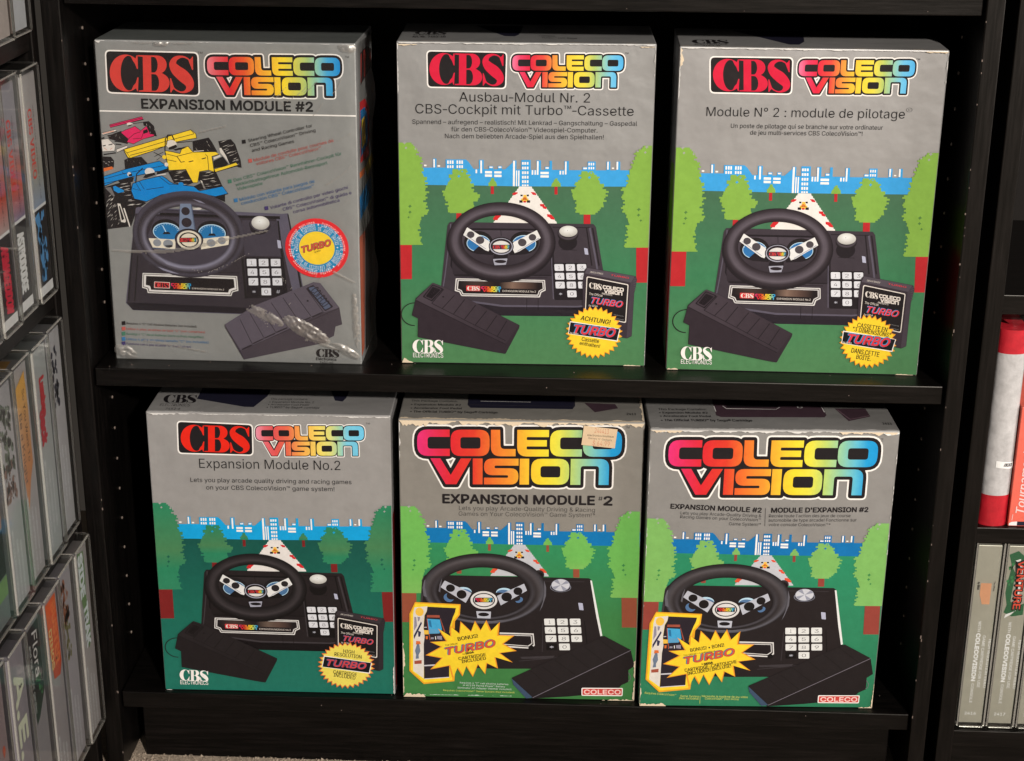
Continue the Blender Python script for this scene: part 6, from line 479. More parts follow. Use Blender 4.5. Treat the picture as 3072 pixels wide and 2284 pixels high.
('yellow_race_car_print',[('p','black',[[(19.84,184.77),(22.87,186.44),(35.28,187.97),(40.43,182.24),(36.09,180.22),(19.97,176.86)]]),('m','tyrew',[[(22.23,185.75),(22.44,184.55),(22.81,183.4),(22.56,184.59)],[(28.24,184.49),(28.41,183.38),(28.7,182.34),(28.49,183.43)],[(32.99,183.51),(33.37,182.3),(33.9,181.15),(33.47,182.34)]]),('p','black',[[(81.44,202.66),(95.96,206.13),(98.67,202.34),(103.08,193.75),(81.76,192.71)]]),('m','tyrew',[[(93.91,203.35),(94.22,202.24),(94.93,201.31),(94.5,202.37)],[(94.77,201.02),(95.75,199.15),(97.03,197.44),(95.97,199.27)],[(84.03,197.31),(84.66,195.46),(85.69,193.72),(84.93,195.53)],[(94.08,195.86),(94.81,194.66),(95.77,193.67),(94.97,194.81)]]),('p','black',[[(104.36,203.08),(115.5,205.08),(119.17,200.79),(123.38,186.72),(124.05,179.95),(121.49,180.23),(113.87,182.99),(105.51,197.33)]]),('m','tyrew',[[(114.37,193.7),(112.62,193.26),(110.95,192.5),(112.68,193.04)],[(116.54,200.04),(113.66,199.08),(110.87,197.7),(113.73,198.79)],[(113.93,196.09),(111.54,195.22),(109.26,193.93),(111.62,194.92)],[(120.47,187.0),(117.83,186.28),(115.33,185.06),(117.93,185.93)],[(114.0,200.37),(110.64,199.4),(107.39,197.91),(110.72,199.04)],[(112.89,197.12),(110.03,196.18),(107.26,194.86),(110.09,195.91)],[(115.49,194.07),(112.78,192.97),(110.35,191.48),(112.97,192.7)],[(120.54,188.81),(118.47,188.25),(116.57,187.2),(118.59,187.91)],[(118.65,192.04),(116.12,191.25),(113.72,190.15),(116.21,191.03)],[(121.69,187.78),(119.67,187.05),(117.84,185.81),(119.8,186.69)],[(122.43,187.04),(120.43,186.43),(118.57,185.49),(120.53,186.2)],[(116.75,191.75),(114.6,190.85),(112.69,189.7),(114.77,190.67)],[(122.47,183.37),(120.02,182.89),(117.69,181.91),(120.11,182.54)],[(117.24,194.71),(114.71,193.66),(112.29,192.19),(114.79,193.37)],[(120.6,195.24),(117.21,194.06),(114.03,192.58),(117.36,193.85)],[(112.41,204.33),(109.13,203.29),(105.96,201.68),(109.21,202.89)],[(121.24,193.82),(119.51,193.08),(117.9,192.03),(119.6,192.86)],[(118.45,200.54),(116.4,199.6),(114.63,198.38),(116.6,199.4)]]),('P','tyrew',[[(104.83,196.67),(106.47,197.35),(110.95,189.71),(113.22,182.98),(111.42,185.85),(105.62,192.83)]]),('p','yellow',[[(19.62,194.13),(80.56,212.75),(84.75,209.25),(85.32,205.42),(82.08,204.92),(67.1,201.76),(44.64,192.98),(25.48,186.69),(23.04,187.09)]]),('l','black',0.52,[(19.62,194.13),(80.56,212.75),(84.75,209.25),(85.32,205.42),(82.08,204.92),(67.1,201.76),(44.64,192.98),(25.48,186.69),(23.04,187.09),(19.62,194.13)]),('l','black',0.48,[(22.54,191.28),(58.1,202.23),(82.94,209.09)]),('L','black',0.48,[(25.31,189.07),(44.73,194.4),(55.24,197.36)]),('L','black',0.42,[(20.12,193.95),(22.54,191.28),(25.18,187.13)]),('L','black',0.42,[(80.55,212.56),(83.26,209.1)]),('p','black',[[(58.18,175.45),(74.5,177.71),(80.68,165.81),(72.05,162.25),(63.11,165.14)]]),('m','tyrew',[[(66.27,174.08),(68.75,174.43),(71.17,175.11),(68.71,174.66)],[(66.24,174.76),(69.09,174.92),(71.92,175.38),(69.08,175.13)],[(74.23,167.66),(76.55,167.74),(78.83,168.47),(76.52,168.19)],[(62.49,168.1),(64.77,167.87),(67.09,168.25),(64.79,168.3)],[(64.52,173.83),(67.65,173.88),(70.77,174.28),(67.65,174.12)],[(71.45,168.12),(74.39,168.21),(77.31,168.64),(74.38,168.45)],[(69.28,163.98),(72.34,163.84),(75.42,164.28),(72.35,164.24)],[(62.74,171.14),(65.72,171.69),(68.58,172.56),(65.63,171.91)],[(67.86,175.13),(71.33,175.81),(74.73,176.78),(71.28,176.01)],[(63.51,165.1),(67.3,165.36),(71.07,165.97),(67.28,165.61)],[(67.97,167.47),(71.92,167.52),(75.88,168.08),(71.93,167.88)],[(65.09,175.69),(68.46,175.71),(71.82,176.09),(68.46,175.96)],[(68.04,170.29),(70.32,170.25),(72.59,170.68),(70.32,170.58)]]),('p','black',[[(86.36,175.34),(100.66,176.72),(106.58,162.27),(90.79,160.46),(85.03,168.5)]]),('m','tyrew',[[(96.53,166.35),(99.19,166.74),(101.71,167.59),(99.09,167.06)],[(92.54,174.73),(94.84,174.94),(97.01,175.79),(94.75,175.39)],[(93.1,169.7),(96.81,169.66),(100.51,170.16),(96.8,170.04)],[(89.87,164.37),(92.38,164.42),(94.88,164.93),(92.37,164.74)],[(90.98,174.5),(94.41,174.99),(97.72,176.21),(94.33,175.51)],[(88.89,168.63),(91.9,168.77),(94.87,169.61),(91.87,169.26)],[(87.77,168.84),(91.3,168.9),(94.81,169.38),(91.29,169.2)],[(94.71,173.35),(97.08,173.74),(99.3,174.64),(96.98,174.1)],[(97.83,163.46),(101.41,163.84),(104.93,164.66),(101.37,164.15)],[(94.25,169.53),(97.11,169.85),(99.87,170.69),(97.04,170.21)],[(89.99,162.58),(93.77,162.75),(97.52,163.26),(93.75,162.99)],[(95.07,167.41),(97.58,167.48),(100.03,168.27),(97.54,167.99)],[(88.34,171.98),(92.12,171.97),(95.91,172.45),(92.13,172.31)]]),('p','yellow',[[(56.65,193.85),(62.74,193.0),(69.76,191.52),(71.98,196.71),(77.34,198.09),(81.45,193.02),(101.47,193.72),(104.58,191.4),(98.17,189.47),(99.45,175.92),(94.22,177.25),(86.37,175.67),(84.25,165.88),(80.02,165.66),(77.67,170.3),(74.29,177.38),(59.2,176.31),(58.0,183.55)]]),('l','black',0.52,[(56.65,193.85),(62.74,193.0),(69.76,191.52),(71.98,196.71),(77.34,198.09),(81.45,193.02),(101.47,193.72),(104.58,191.4),(98.17,189.47),(99.45,175.92),(94.22,177.25),(86.37,175.67),(84.25,165.88),(80.02,165.66),(77.67,170.3),(74.29,177.38),(59.2,176.31),(58.0,183.55),(56.65,193.85)]),('l','black',0.48,[(56.5,191.27),(66.38,188.88),(80.79,192.69)]),('L','black',0.48,[(56.53,186.11),(66.13,184.35)]),('L','black',0.7,[(67.03,188.89),(70.3,183.78),(73.57,184.49)]),('L','black',0.8,[(77.12,184.23),(81.37,185.28)]),('L','black',0.8,[(88.89,187.04),(92.82,188.21)]),('L','black',0.48,[(92.35,191.62),(94.17,189.4),(94.73,177.13)]),('p','yellow',[[(99.44,178.38),(108.93,180.96),(119.1,184.58),(121.05,182.03),(100.6,175.62)]]),('l','black',0.52,[(99.44,178.38),(108.93,180.96),(119.1,184.58),(121.05,182.03),(100.6,175.62),(99.44,178.38)]),('p','black',[[(99.28,185.62),(107.72,189.65),(112.57,182.97),(108.94,181.15),(99.61,179.16)]]),('P','tyrew',[[(99.29,188.53),(105.22,191.21),(105.92,189.62),(99.86,186.92)]]),('o','tyrew',(62.78,199.43,4.64,4.0,32,0)),('p','black',[[(60.05,196.81),(66.97,199.51),(67.62,197.27),(64.16,195.28),(60.26,194.88)]]),('l','black',0.9,[(56.65,193.85),(57.57,204.15),(60.03,207.72),(63.57,207.78),(65.56,203.01)]),('L','black',0.8,[(60.01,207.4),(58.24,199.03)]),('P','black',[[(64.14,194.96),(69.39,196.66),(76.51,197.11),(71.91,195.42),(66.02,194.02)]]),('O','yellow',(55.67,188.16,1.82,1.81,32,0)),('L','black',0.5,[(46.55,192.37),(53.44,188.63),(48.71,185.31)]),('L','black',0.5,[(46.96,188.51),(54.96,192.53)]),('L','black',0.6,[(67.71,201.13),(81.32,202.66)]),('L','tyrew',0.6,[(82.13,193.68),(91.2,194.49)])]),
('blue_race_car_print',[('p','black',[[(-0.03,160.3),(24.23,167.31),(25.18,151.63),(35.05,147.75),(37.27,146.61),(28.39,140.51),(22.17,125.16),(-0.4,122.02),(-0.38,141.24)]]),('m','tyrew',[[(14.74,162.69),(18.61,163.36),(22.43,164.45),(18.58,163.65)],[(13.23,164.28),(16.67,164.54),(20.05,165.39),(16.63,164.96)],[(16.38,163.02),(18.59,163.22),(20.74,164.13),(18.55,163.72)],[(20.7,148.8),(22.72,148.9),(24.68,149.66),(22.68,149.36)],[(19.55,153.27),(21.9,153.11),(24.26,153.69),(21.91,153.63)],[(13.49,159.63),(15.61,159.88),(17.58,160.62),(15.51,160.23)],[(17.43,158.27),(20.6,158.54),(23.67,159.55),(20.53,159.06)],[(14.91,163.2),(18.32,163.47),(21.69,164.35),(18.29,163.9)],[(20.56,144.74),(23.55,144.6),(26.57,145.06),(23.57,145.02)],[(16.86,160.94),(20.56,161.16),(24.24,162.1),(20.55,161.66)],[(17.42,157.06),(21.12,157.36),(24.77,158.04),(21.09,157.63)],[(14.42,157.19),(16.66,157.27),(18.89,157.82),(16.65,157.6)],[(20.25,148.06),(23.87,148.13),(27.48,148.72),(23.86,148.49)],[(19.82,143.96),(22.19,144.19),(24.46,145.0),(22.12,144.6)],[(22.12,144.03),(24.85,144.39),(27.53,145.35),(24.82,144.81)],[(14.2,164.86),(16.78,164.98),(19.33,165.81),(16.76,165.48)],[(12.51,159.77),(15.84,160.33),(19.1,161.26),(15.79,160.59)],[(14.1,155.33),(16.58,155.49),(18.99,156.08),(16.53,155.79)],[(17.51,152.86),(20.72,153.15),(23.9,153.8),(20.69,153.4)],[(26.84,144.88),(29.95,145.05),(33.03,145.95),(29.93,145.56)],[(20.85,144.67),(23.81,144.86),(26.7,145.74),(23.77,145.34)]]),('m','tyrew',[[(2.51,139.63),(4.85,141.87),(6.82,144.39),(4.59,142.07)],[(0.12,141.89),(1.67,143.26),(2.87,145.03),(1.43,143.54)],[(7.95,141.92),(9.49,143.23),(10.75,144.81),(9.3,143.42)],[(2.9,148.04),(4.8,149.25),(6.39,150.84),(4.59,149.51)],[(0.46,134.82),(2.68,137.05),(4.62,139.58),(2.49,137.26)],[(0.77,132.67),(3.08,134.4),(5.03,136.46),(2.83,134.63)],[(7.39,136.75),(8.93,137.99),(10.12,139.61),(8.69,138.26)],[(6.26,142.65),(8.04,143.89),(9.5,145.53),(7.82,144.17)],[(5.33,148.19),(6.86,149.25),(8.14,150.72),(6.69,149.54)],[(-0.07,143.09),(1.97,144.59),(3.78,146.41),(1.81,144.82)],[(5.3,147.31),(6.69,148.69),(7.76,150.3),(6.47,148.85)],[(3.96,147.4),(6.4,149.19),(8.5,151.39),(6.17,149.48)],[(4.04,143.99),(5.62,145.3),(6.78,146.92),(5.32,145.52)],[(3.2,151.39),(5.05,152.49),(6.65,154.12),(4.88,152.86)],[(0.99,146.04),(3.11,148.16),(5.01,150.69),(2.96,148.45)],[(5.73,141.08),(8.04,142.85),(10.01,144.84),(7.8,143.01)]]),('m','tyrew',[[(11.03,129.94),(11.8,130.58),(12.39,131.52),(11.67,130.79)],[(6.29,130.45),(7.05,131.17),(7.55,132.17),(6.86,131.37)],[(3.9,129.96),(4.84,131.03),(5.38,132.34),(4.56,131.2)],[(7.98,133.17),(9.15,134.3),(10.05,135.66),(8.96,134.47)],[(12.17,133.16),(12.95,134.14),(13.48,135.33),(12.77,134.29)],[(10.05,125.99),(11.13,127.49),(11.86,129.15),(10.89,127.6)],[(8.13,130.6),(9.07,131.71),(9.61,133.06),(8.79,131.87)],[(3.9,124.44),(4.97,125.48),(5.81,126.72),(4.81,125.62)],[(4.87,131.45),(5.83,132.28),(6.6,133.46),(5.7,132.52)],[(3.83,133.85),(4.86,134.71),(5.47,135.79),(4.57,134.86)],[(4.74,133.61),(5.82,134.81),(6.6,136.24),(5.61,134.97)],[(3.79,124.45),(5.16,125.76),(6.14,127.23),(4.88,125.87)]]),('p','tyrew',[[(11.06,145.76),(13.66,145.48),(17.86,129.71),(16.79,128.36),(13.22,128.95)]]),('p','black',[[(12.22,143.47),(13.2,143.49),(16.35,131.67),(13.96,130.29)]]),('P','tyrew',[[(16.02,141.57),(17.33,141.6),(21.51,125.14),(20.48,124.46)]]),('P','slate2',[[(0.9,159.67),(6.18,160.43),(9.24,152.62),(8.19,151.62)]]),('p','rblue',[[(-0.14,169.97),(20.29,176.67),(51.26,184.59),(55.92,181.24),(58.82,178.71),(54.59,175.06),(48.77,175.27),(27.69,170.51),(13.1,166.44),(-0.42,161.28)]]),('l','black',0.52,[(-0.14,169.97),(20.29,176.67),(51.26,184.59),(55.92,181.24),(58.82,178.71),(54.59,175.06),(48.77,175.27),(27.69,170.51),(13.1,166.44),(-0.42,161.28),(-0.14,169.97)]),('l','black',0.48,[(0.14,167.5),(17.4,172.39),(54.91,180.58)]),('L','black',0.5,[(-0.13,163.57),(15.08,166.81),(26.33,169.63)]),('L','black',0.4,[(16.88,174.33),(19.31,171.78)]),('P','black',[[(48.75,174.94),(58.35,178.37),(59.14,175.14),(47.94,172.33)]]),('P','black',[[(13.08,166.12),(27.63,169.66),(26.06,165.39),(14.89,163.87)]]),('p','rblue',[[(25.97,163.95),(35.3,167.4),(52.43,171.44),(56.2,169.24),(59.41,166.37),(63.71,164.17),(80.5,162.41),(85.63,158.6),(106.35,163.05),(110.85,156.48),(99.55,153.64),(77.65,157.59),(51.44,154.45),(37.34,147.8),(26.52,150.21),(24.24,157.38)]]),('l','black',0.52,[(25.97,163.95),(35.3,167.4),(52.43,171.44),(56.2,169.24),(59.41,166.37),(63.71,164.17),(80.5,162.41),(85.63,158.6),(106.35,163.05),(110.85,156.48),(99.55,153.64),(77.65,157.59),(51.44,154.45),(37.34,147.8),(26.52,150.21),(24.24,157.38),(25.97,163.95)]),('l','black',0.48,[(31.97,166.16),(36.08,159.05)]),('L','black',0.48,[(50.43,170.43),(58.5,164.07),(63.7,164.04)]),('L','black',0.5,[(38.02,158.76),(53.8,161.36)]),('L','black',0.42,[(28.62,164.79),(32.74,157.68),(25.68,159.5)]),('O','rblue',(69.24,164.28,2.34,1.7,32,0)),('p','rblue',[[(8.03,160.79),(10.18,161.81),(18.07,157.72),(17.63,156.07),(12.34,154.98),(8.57,157.2)]]),('l','black',0.3,[(8.03,160.79),(10.18,161.81),(18.07,157.72),(17.63,156.07),(12.34,154.98),(8.57,157.2),(8.03,160.79)]),('p','black',[[(98.24,153.42),(108.21,155.58),(107.91,149.02),(102.05,151.53)]]),('o','tyrew',(41.92,174.68,4.41,3.59,32,0)),('O','tyrew',(23.57,172.18,1.82,1.96,32,0)),('O','tyrew',(57.24,181.59,1.68,1.82,32,0)),('p','black',[[(38.21,172.47),(46.11,174.24),(46.97,172.31),(38.66,169.22),(35.75,169.49)]]),('P','black',[[(22.56,171.71),(25.91,173.21),(26.09,170.93),(23.44,170.23)]]),('P','tyrew',[[(47.6,172.0),(56.13,173.66),(56.4,172.62),(47.87,171.16)]]),('l','black',0.9,[(28.95,164.79),(30.1,172.64),(35.95,177.95)]),('L','rblue',0.9,[(28.06,166.08),(28.84,173.26),(31.24,175.26)]),('P','tyrew',[[(78.79,142.19),(86.06,143.99),(86.99,143.02),(85.28,141.53),(79.06,141.01)]]),('P','black',[[(80.51,162.54),(89.15,166.62),(90.79,160.46),(84.22,159.03)]]),('P','tyrew',[[(86.64,168.2),(88.23,167.58),(90.94,160.79),(89.49,160.44)]])]),
('console_print',[('rp','b1lt',[[(27.45,141.96,0.73),(29.85,142.89),(157.82,139.27),(163.99,139.91,0.59),(165.96,129.51),(177.45,58.75),(132.76,47.04),(116.42,45.73),(18.83,47.25,1.03),(12.79,53.99,0.73)]]),('rp','b1',[[(26.77,136.94),(152.97,135.5),(168.41,52.45),(116.45,46.27),(19.24,47.79,1.03),(13.69,54.01),(21.42,104.93)]]),('P','b1dk',[[(12.98,54.53),(21.15,54.33),(121.88,52.12),(122.38,46.41),(18.84,47.4)]]),('p','b1lt',[[(28.58,142.5),(159.62,139.08),(158.81,136.57),(120.35,136.51),(49.23,140.35),(28.01,139.18)]]),('P','b1mid',[[(49.3,141.45),(100.16,139.92),(98.58,137.31),(50.57,138.32)]]),('p','black',[[(49.11,138.29),(98.58,137.31),(157.38,137.06),(158.01,134.5),(120.28,134.82),(48.23,135.76)]]),('p','b1mid',[[(44.52,134.73),(104.96,133.77),(110.23,121.7),(109.62,91.9),(35.97,90.27),(36.88,117.18)]]),('P','b1mid',[[(122.38,133.02),(153.95,132.57),(156.08,100.4),(123.55,100.43)]]),('p','black',[[(153.97,132.94),(155.42,132.97),(161.1,65.19),(159.23,64.39)]]),('P','b1lt',[[(156.28,136.67),(159.59,138.2),(173.34,68.5),(169.64,67.65)]]),('P','black',[[(163.11,139.38),(164.31,138.67),(174.83,69.29),(172.97,68.49)]]),('P','black',[[(21.42,104.93),(22.53,104.95),(16.08,56.51),(14.59,56.47)]]),('P','black',[[(26.01,98.3),(27.04,98.32),(21.62,55.87),(20.35,55.84)]]),('P','black',[[(120.09,96.62),(122.35,98.16),(124.08,60.54),(121.84,60.11)]]),('L','black',0.4,[(86.47,84.25),(118.1,84.58)])]),
('gauge_print',[('o','black',(54.01,121.99,13.54,10.39,32,0)),('o','gwhite',(53.95,120.88,12.44,8.31,32,0)),('o','gauge1',(53.94,120.73,11.57,7.57,32,0)),('u',),('L','gwhite',0.35,[(63.38,122.16),(64.83,122.37)]),('L','gwhite',0.35,[(62.83,123.53),(64.19,123.97)]),('L','gwhite',0.35,[(61.8,124.76),(63.01,125.4)]),('L','gwhite',0.35,[(60.35,125.77),(61.33,126.59)]),('L','gwhite',0.35,[(58.55,126.53),(59.26,127.47)]),('L','gwhite',0.35,[(56.51,126.98),(56.91,128.0)]),('L','gwhite',0.35,[(54.34,127.11),(54.4,128.14)]),('L','gwhite',0.35,[(52.14,126.9),(51.86,127.9)]),('L','gwhite',0.35,[(50.04,126.37),(49.44,127.29)]),('L','gwhite',0.35,[(48.14,125.55),(47.25,126.32)]),('L','gwhite',0.35,[(46.56,124.47),(45.43,125.07)]),('L','gwhite',0.35,[(45.37,123.2),(44.05,123.59)]),('L','gwhite',0.35,[(44.64,121.81),(43.21,121.97)]),('P','gwhite',[[(50.24,126.36),(50.99,126.74),(54.25,119.78),(53.29,119.75)]]),('p','black',[[(50.15,118.58),(51.74,120.69),(56.13,120.78),(57.48,118.73)]]),('O','black',(94.9,121.37,13.51,10.37,32,0)),('o','gwhite',(94.84,120.26,12.42,8.3,32,0)),('o','gauge1',(94.84,120.11,11.54,7.57,32,0)),('u',),('L','gwhite',0.35,[(104.25,121.54),(105.69,121.75)]),('L','gwhite',0.35,[(103.68,122.91),(105.04,123.35)]),('L','gwhite',0.35,[(102.64,124.13),(103.84,124.78)]),('L','gwhite',0.35,[(101.19,125.15),(102.16,125.96)]),('L','gwhite',0.35,[(99.39,125.91),(100.09,126.84)]),('L','gwhite',0.35,[(97.35,126.36),(97.74,127.37)]),('L','gwhite',0.35,[(95.18,126.48),(95.23,127.52)]),('L','gwhite',0.35,[(92.99,126.28),(92.71,127.28)]),('L','gwhite',0.35,[(90.89,125.75),(90.29,126.66)]),('L','gwhite',0.35,[(89.01,124.92),(88.12,125.7)]),('L','gwhite',0.35,[(87.44,123.85),(86.31,124.45)]),('L','gwhite',0.35,[(86.27,122.58),(84.95,122.97)]),('L','gwhite',0.35,[(85.55,121.19),(84.12,121.35)]),('P','gwhite',[[(94.38,125.8),(95.13,126.19),(95.16,119.16),(94.2,119.14)]]),('p','black',[[(91.08,117.96),(92.64,120.07),(97.03,120.16),(98.39,118.11)]])]),
('gear_knob_print',[('o','b1dk',(137.33,125.23,8.01,5.16,32,0)),('o','black',(138.35,129.08,9.6,7.23,32,0)),('o','b1mid',(138.61,130.05,9.02,7.0,32,0)),('w',(138.85,130.72,8.0,6.19),(137.96,131.87,0.29,0.23),['knobL','knob','knobH'],['knobD','knobL','knobH']),('rp','switch',[[(153.12,115.57,0.44),(156.23,114.9,0.44),(156.93,107.71,0.44),(153.81,108.17,0.44)]])]),
('keypad_print',[('p','bodydk',[[(123.49,99.08),(156.78,99.29),(160.65,62.75),(124.09,60.92)]]),('u',),('RP','key',[[(125.11,97.48,0.66),(133.75,97.67,0.66),(133.78,90.93,0.66),(125.12,90.74,0.66)]]),('RP','key',[[(135.95,97.71,0.66),(144.59,97.9,0.66),(144.63,91.17,0.66),(135.98,90.98,0.66)]]),('RP','key',[[(146.79,97.95,0.66),(155.42,98.14,0.66),(155.48,91.41,0.66),(146.83,91.22,0.66)]]),('RP','key',[[(125.54,88.65,0.66),(134.21,88.84,0.66),(134.23,82.08,0.66),(125.56,81.89,0.66)]]),('RP','key',[[(136.41,88.89,0.66),(145.06,89.08,0.66),(145.1,82.33,0.66),(136.44,82.13,0.66)]]),('RP','key',[[(147.26,89.13,0.66),(155.91,89.33,0.66),(155.97,82.57,0.66),(147.31,82.38,0.66)]]),('RP','key',[[(125.98,79.79,0.66),(134.66,79.99,0.66),(134.69,73.2,0.66),(126.0,73.0,0.66)]]),('RP','key',[[(136.87,80.04,0.66),(145.54,80.23,0.66),(145.58,73.45,0.66),(136.9,73.25,0.66)]]),('RP','key',[[(147.74,80.28,0.66),(156.41,80.48,0.66),(156.47,73.7,0.66),(147.79,73.5,0.66)]]),('RP','bodydk',[[(126.41,70.59,0.59),(135.11,70.79,0.59),(135.13,63.98,0.59),(126.43,63.78,0.59)]]),('RP','key',[[(137.32,70.84,0.66),(146.01,71.04,0.66),(146.05,64.23,0.66),(137.35,64.03,0.66)]]),('RP','bodydk',[[(148.21,71.09,0.59),(156.9,71.29,0.59),(156.95,64.49,0.59),(148.26,64.29,0.59)]]),('u',),('T','num','1',128.5,92.43,0.0231,1.73,3.37,-0.01,0),('T','num','2',138.49,92.65,0.0231,3.46,3.37,-0.01,0),('T','num','3',149.34,92.89,0.0232,3.45,3.37,-0.01,0),('T','num','4',128.08,83.57,0.0231,3.47,3.38,-0.01,0),('T','num','5',138.95,83.81,0.0231,3.47,3.38,-0.01,0),('T','num','6',149.82,84.06,0.0202,3.46,3.38,-0.01,0),('T','num','7',128.52,74.69,0.023,3.48,3.4,-0.01,0),('T','num','8',139.42,74.94,0.0231,3.47,3.39,-0.01,0),('T','num','9',150.3,75.19,0.0231,3.47,3.39,-0.01,0),('T','keysym','*',128.89,63.84,0.023,3.48,4.6,-0.01,0),('T','num','0',139.87,65.73,0.023,3.48,3.41,-0.01,0),('T','keysym','#',150.78,65.98,0.023,3.48,3.41,-0.01,0)]),
('name_plate_print',[('rp','pwhite',[[(29.96,82.45,0.44),(115.76,81.37,0.44),(116.35,67.79),(111.04,66.31,1.9),(109.77,62.64,0.59),(33.47,63.76,0.59),(32.95,67.39,1.9),(28.58,68.58)]]),('rp','plate0',[[(30.71,81.57,0.37),(114.84,80.52,0.37),(115.35,68.52),(110.26,66.89,1.9),(109.07,63.53,0.44),(34.26,64.61,0.44),(33.75,68.32,1.9),(29.51,69.29)]]),('rp','pwhite',[[(31.2,81.05,0.37),(114.3,79.98,0.37),(114.86,69.12),(109.84,67.49,1.9),(108.51,64.05,0.44),(34.89,65.24,0.44),(34.37,68.79,1.9),(30.06,69.75)]]),('rp','plate0',[[(32.96,79.65,0.37),(112.55,78.58,0.37),(113.08,70.67),(107.98,68.81,1.9),(106.96,65.83,0.44),(36.77,66.87,0.44),(36.1,70.5,1.9),(32.15,71.32)]]),('rp','cream',[[(40.05,74.68,0.59),(54.37,74.24,0.59),(54.04,68.48,0.59),(39.47,68.6,0.59)]]),('rp','red',[[(40.47,74.23,0.59),(53.9,73.78,0.59),(53.62,68.93,0.59),(39.94,69.07,0.59)]]),('cbs','plate0',(41.03,73.64),(12.25,-0.33),(-0.41,-4.25)),('cv',55.36,68.32,73.48,73.51,'full',0,0,'mini'),('T','pcream','EXPANSION MODULE No.2',74.22,68.34,-0.0185,29.15,1.51,0,0)]),
('steering_wheel_print',[('w',(73.94,118.71,50.58,39.59),(73.53,117.81,37.67,26.99),['rimP','rimP','rimQ','rimQ','rimR','rimQ'],['rimQ','rimP','rimQ','rimR','rimS','rimP']),('p','rimS',[[(43.98,88.56),(47.6,87.52),(56.29,84.7),(63.53,82.23),(56.2,83.04),(48.95,85.29)]]),('P','rimS',[[(42.5,100.9),(44.58,98.7),(53.77,92.16),(65.37,89.04),(75.67,88.89),(86.79,90.64),(75.63,88.14),(63.84,87.88),(52.23,91.0)]]),('P','rimS',[[(78.94,151.21),(86.11,149.53),(90.34,147.05),(84.6,148.4)]])]),
('wheel_spokes_print',[('rp','spk1',[[(67.65,146.74,0.88),(77.26,146.94,0.88),(79.97,122.17),(65.34,121.86)]]),('P','spk1b',[[(77.23,146.42),(78.08,145.93),(80.48,122.18),(79.24,122.16)]]),('o','rimD1',(72.16,140.08,3.79,3.69,32,0)),('O','rimD1',(72.56,129.78,4.6,4.29,32,0)),('rp','cream2',[[(37.1,114.81,1.03),(61.61,113.99),(61.1,104.89),(40.75,105.95,1.03)]]),('RP','cream2',[[(85.83,115.25),(110.45,118.44,1.03),(109.35,110.18,1.03),(84.23,105.39)]]),('P','spk1b',[[(40.27,106.46),(61.12,105.19),(61.06,104.15),(40.92,105.2)]]),('o','spkh',(44.92,110.66,3.67,3.29,32,0)),('O','spkh',(54.79,109.98,4.55,3.73,32,0)),('O','spkh',(93.69,111.56,4.03,3.42,32,0)),('O','spkh',(103.45,113.77,3.65,3.27,32,0)),('P','rimD1',[[(51.77,108.57),(58.4,109.09),(58.66,107.23),(55.31,106.26),(52.78,106.95)]]),('o','black',(73.92,114.25,12.89,10.03,32,0)),('o','b1mid',(73.9,113.88,12.09,9.07,32,0)),('o','cream2',(74.05,113.81,10.99,8.77,32,0)),('o','black',(73.9,113.88,8.94,7.0,32,0)),('o','cream2',(73.9,113.88,7.48,5.96,32,0)),('p','black',[[(65.22,115.7),(80.76,116.26),(80.54,112.02),(64.98,111.39)]]),('cv',73.03,112.46,80.2,115.42,'full',0,0,'mini'),('rp','red',[[(65.71,115.27,0.29),(72.53,115.56,0.29),(72.36,112.29,0.29),(65.53,111.99,0.29)]]),('cbs','black',(66.05,114.83),(6.02,0.28),(-0.12,-2.23))]),
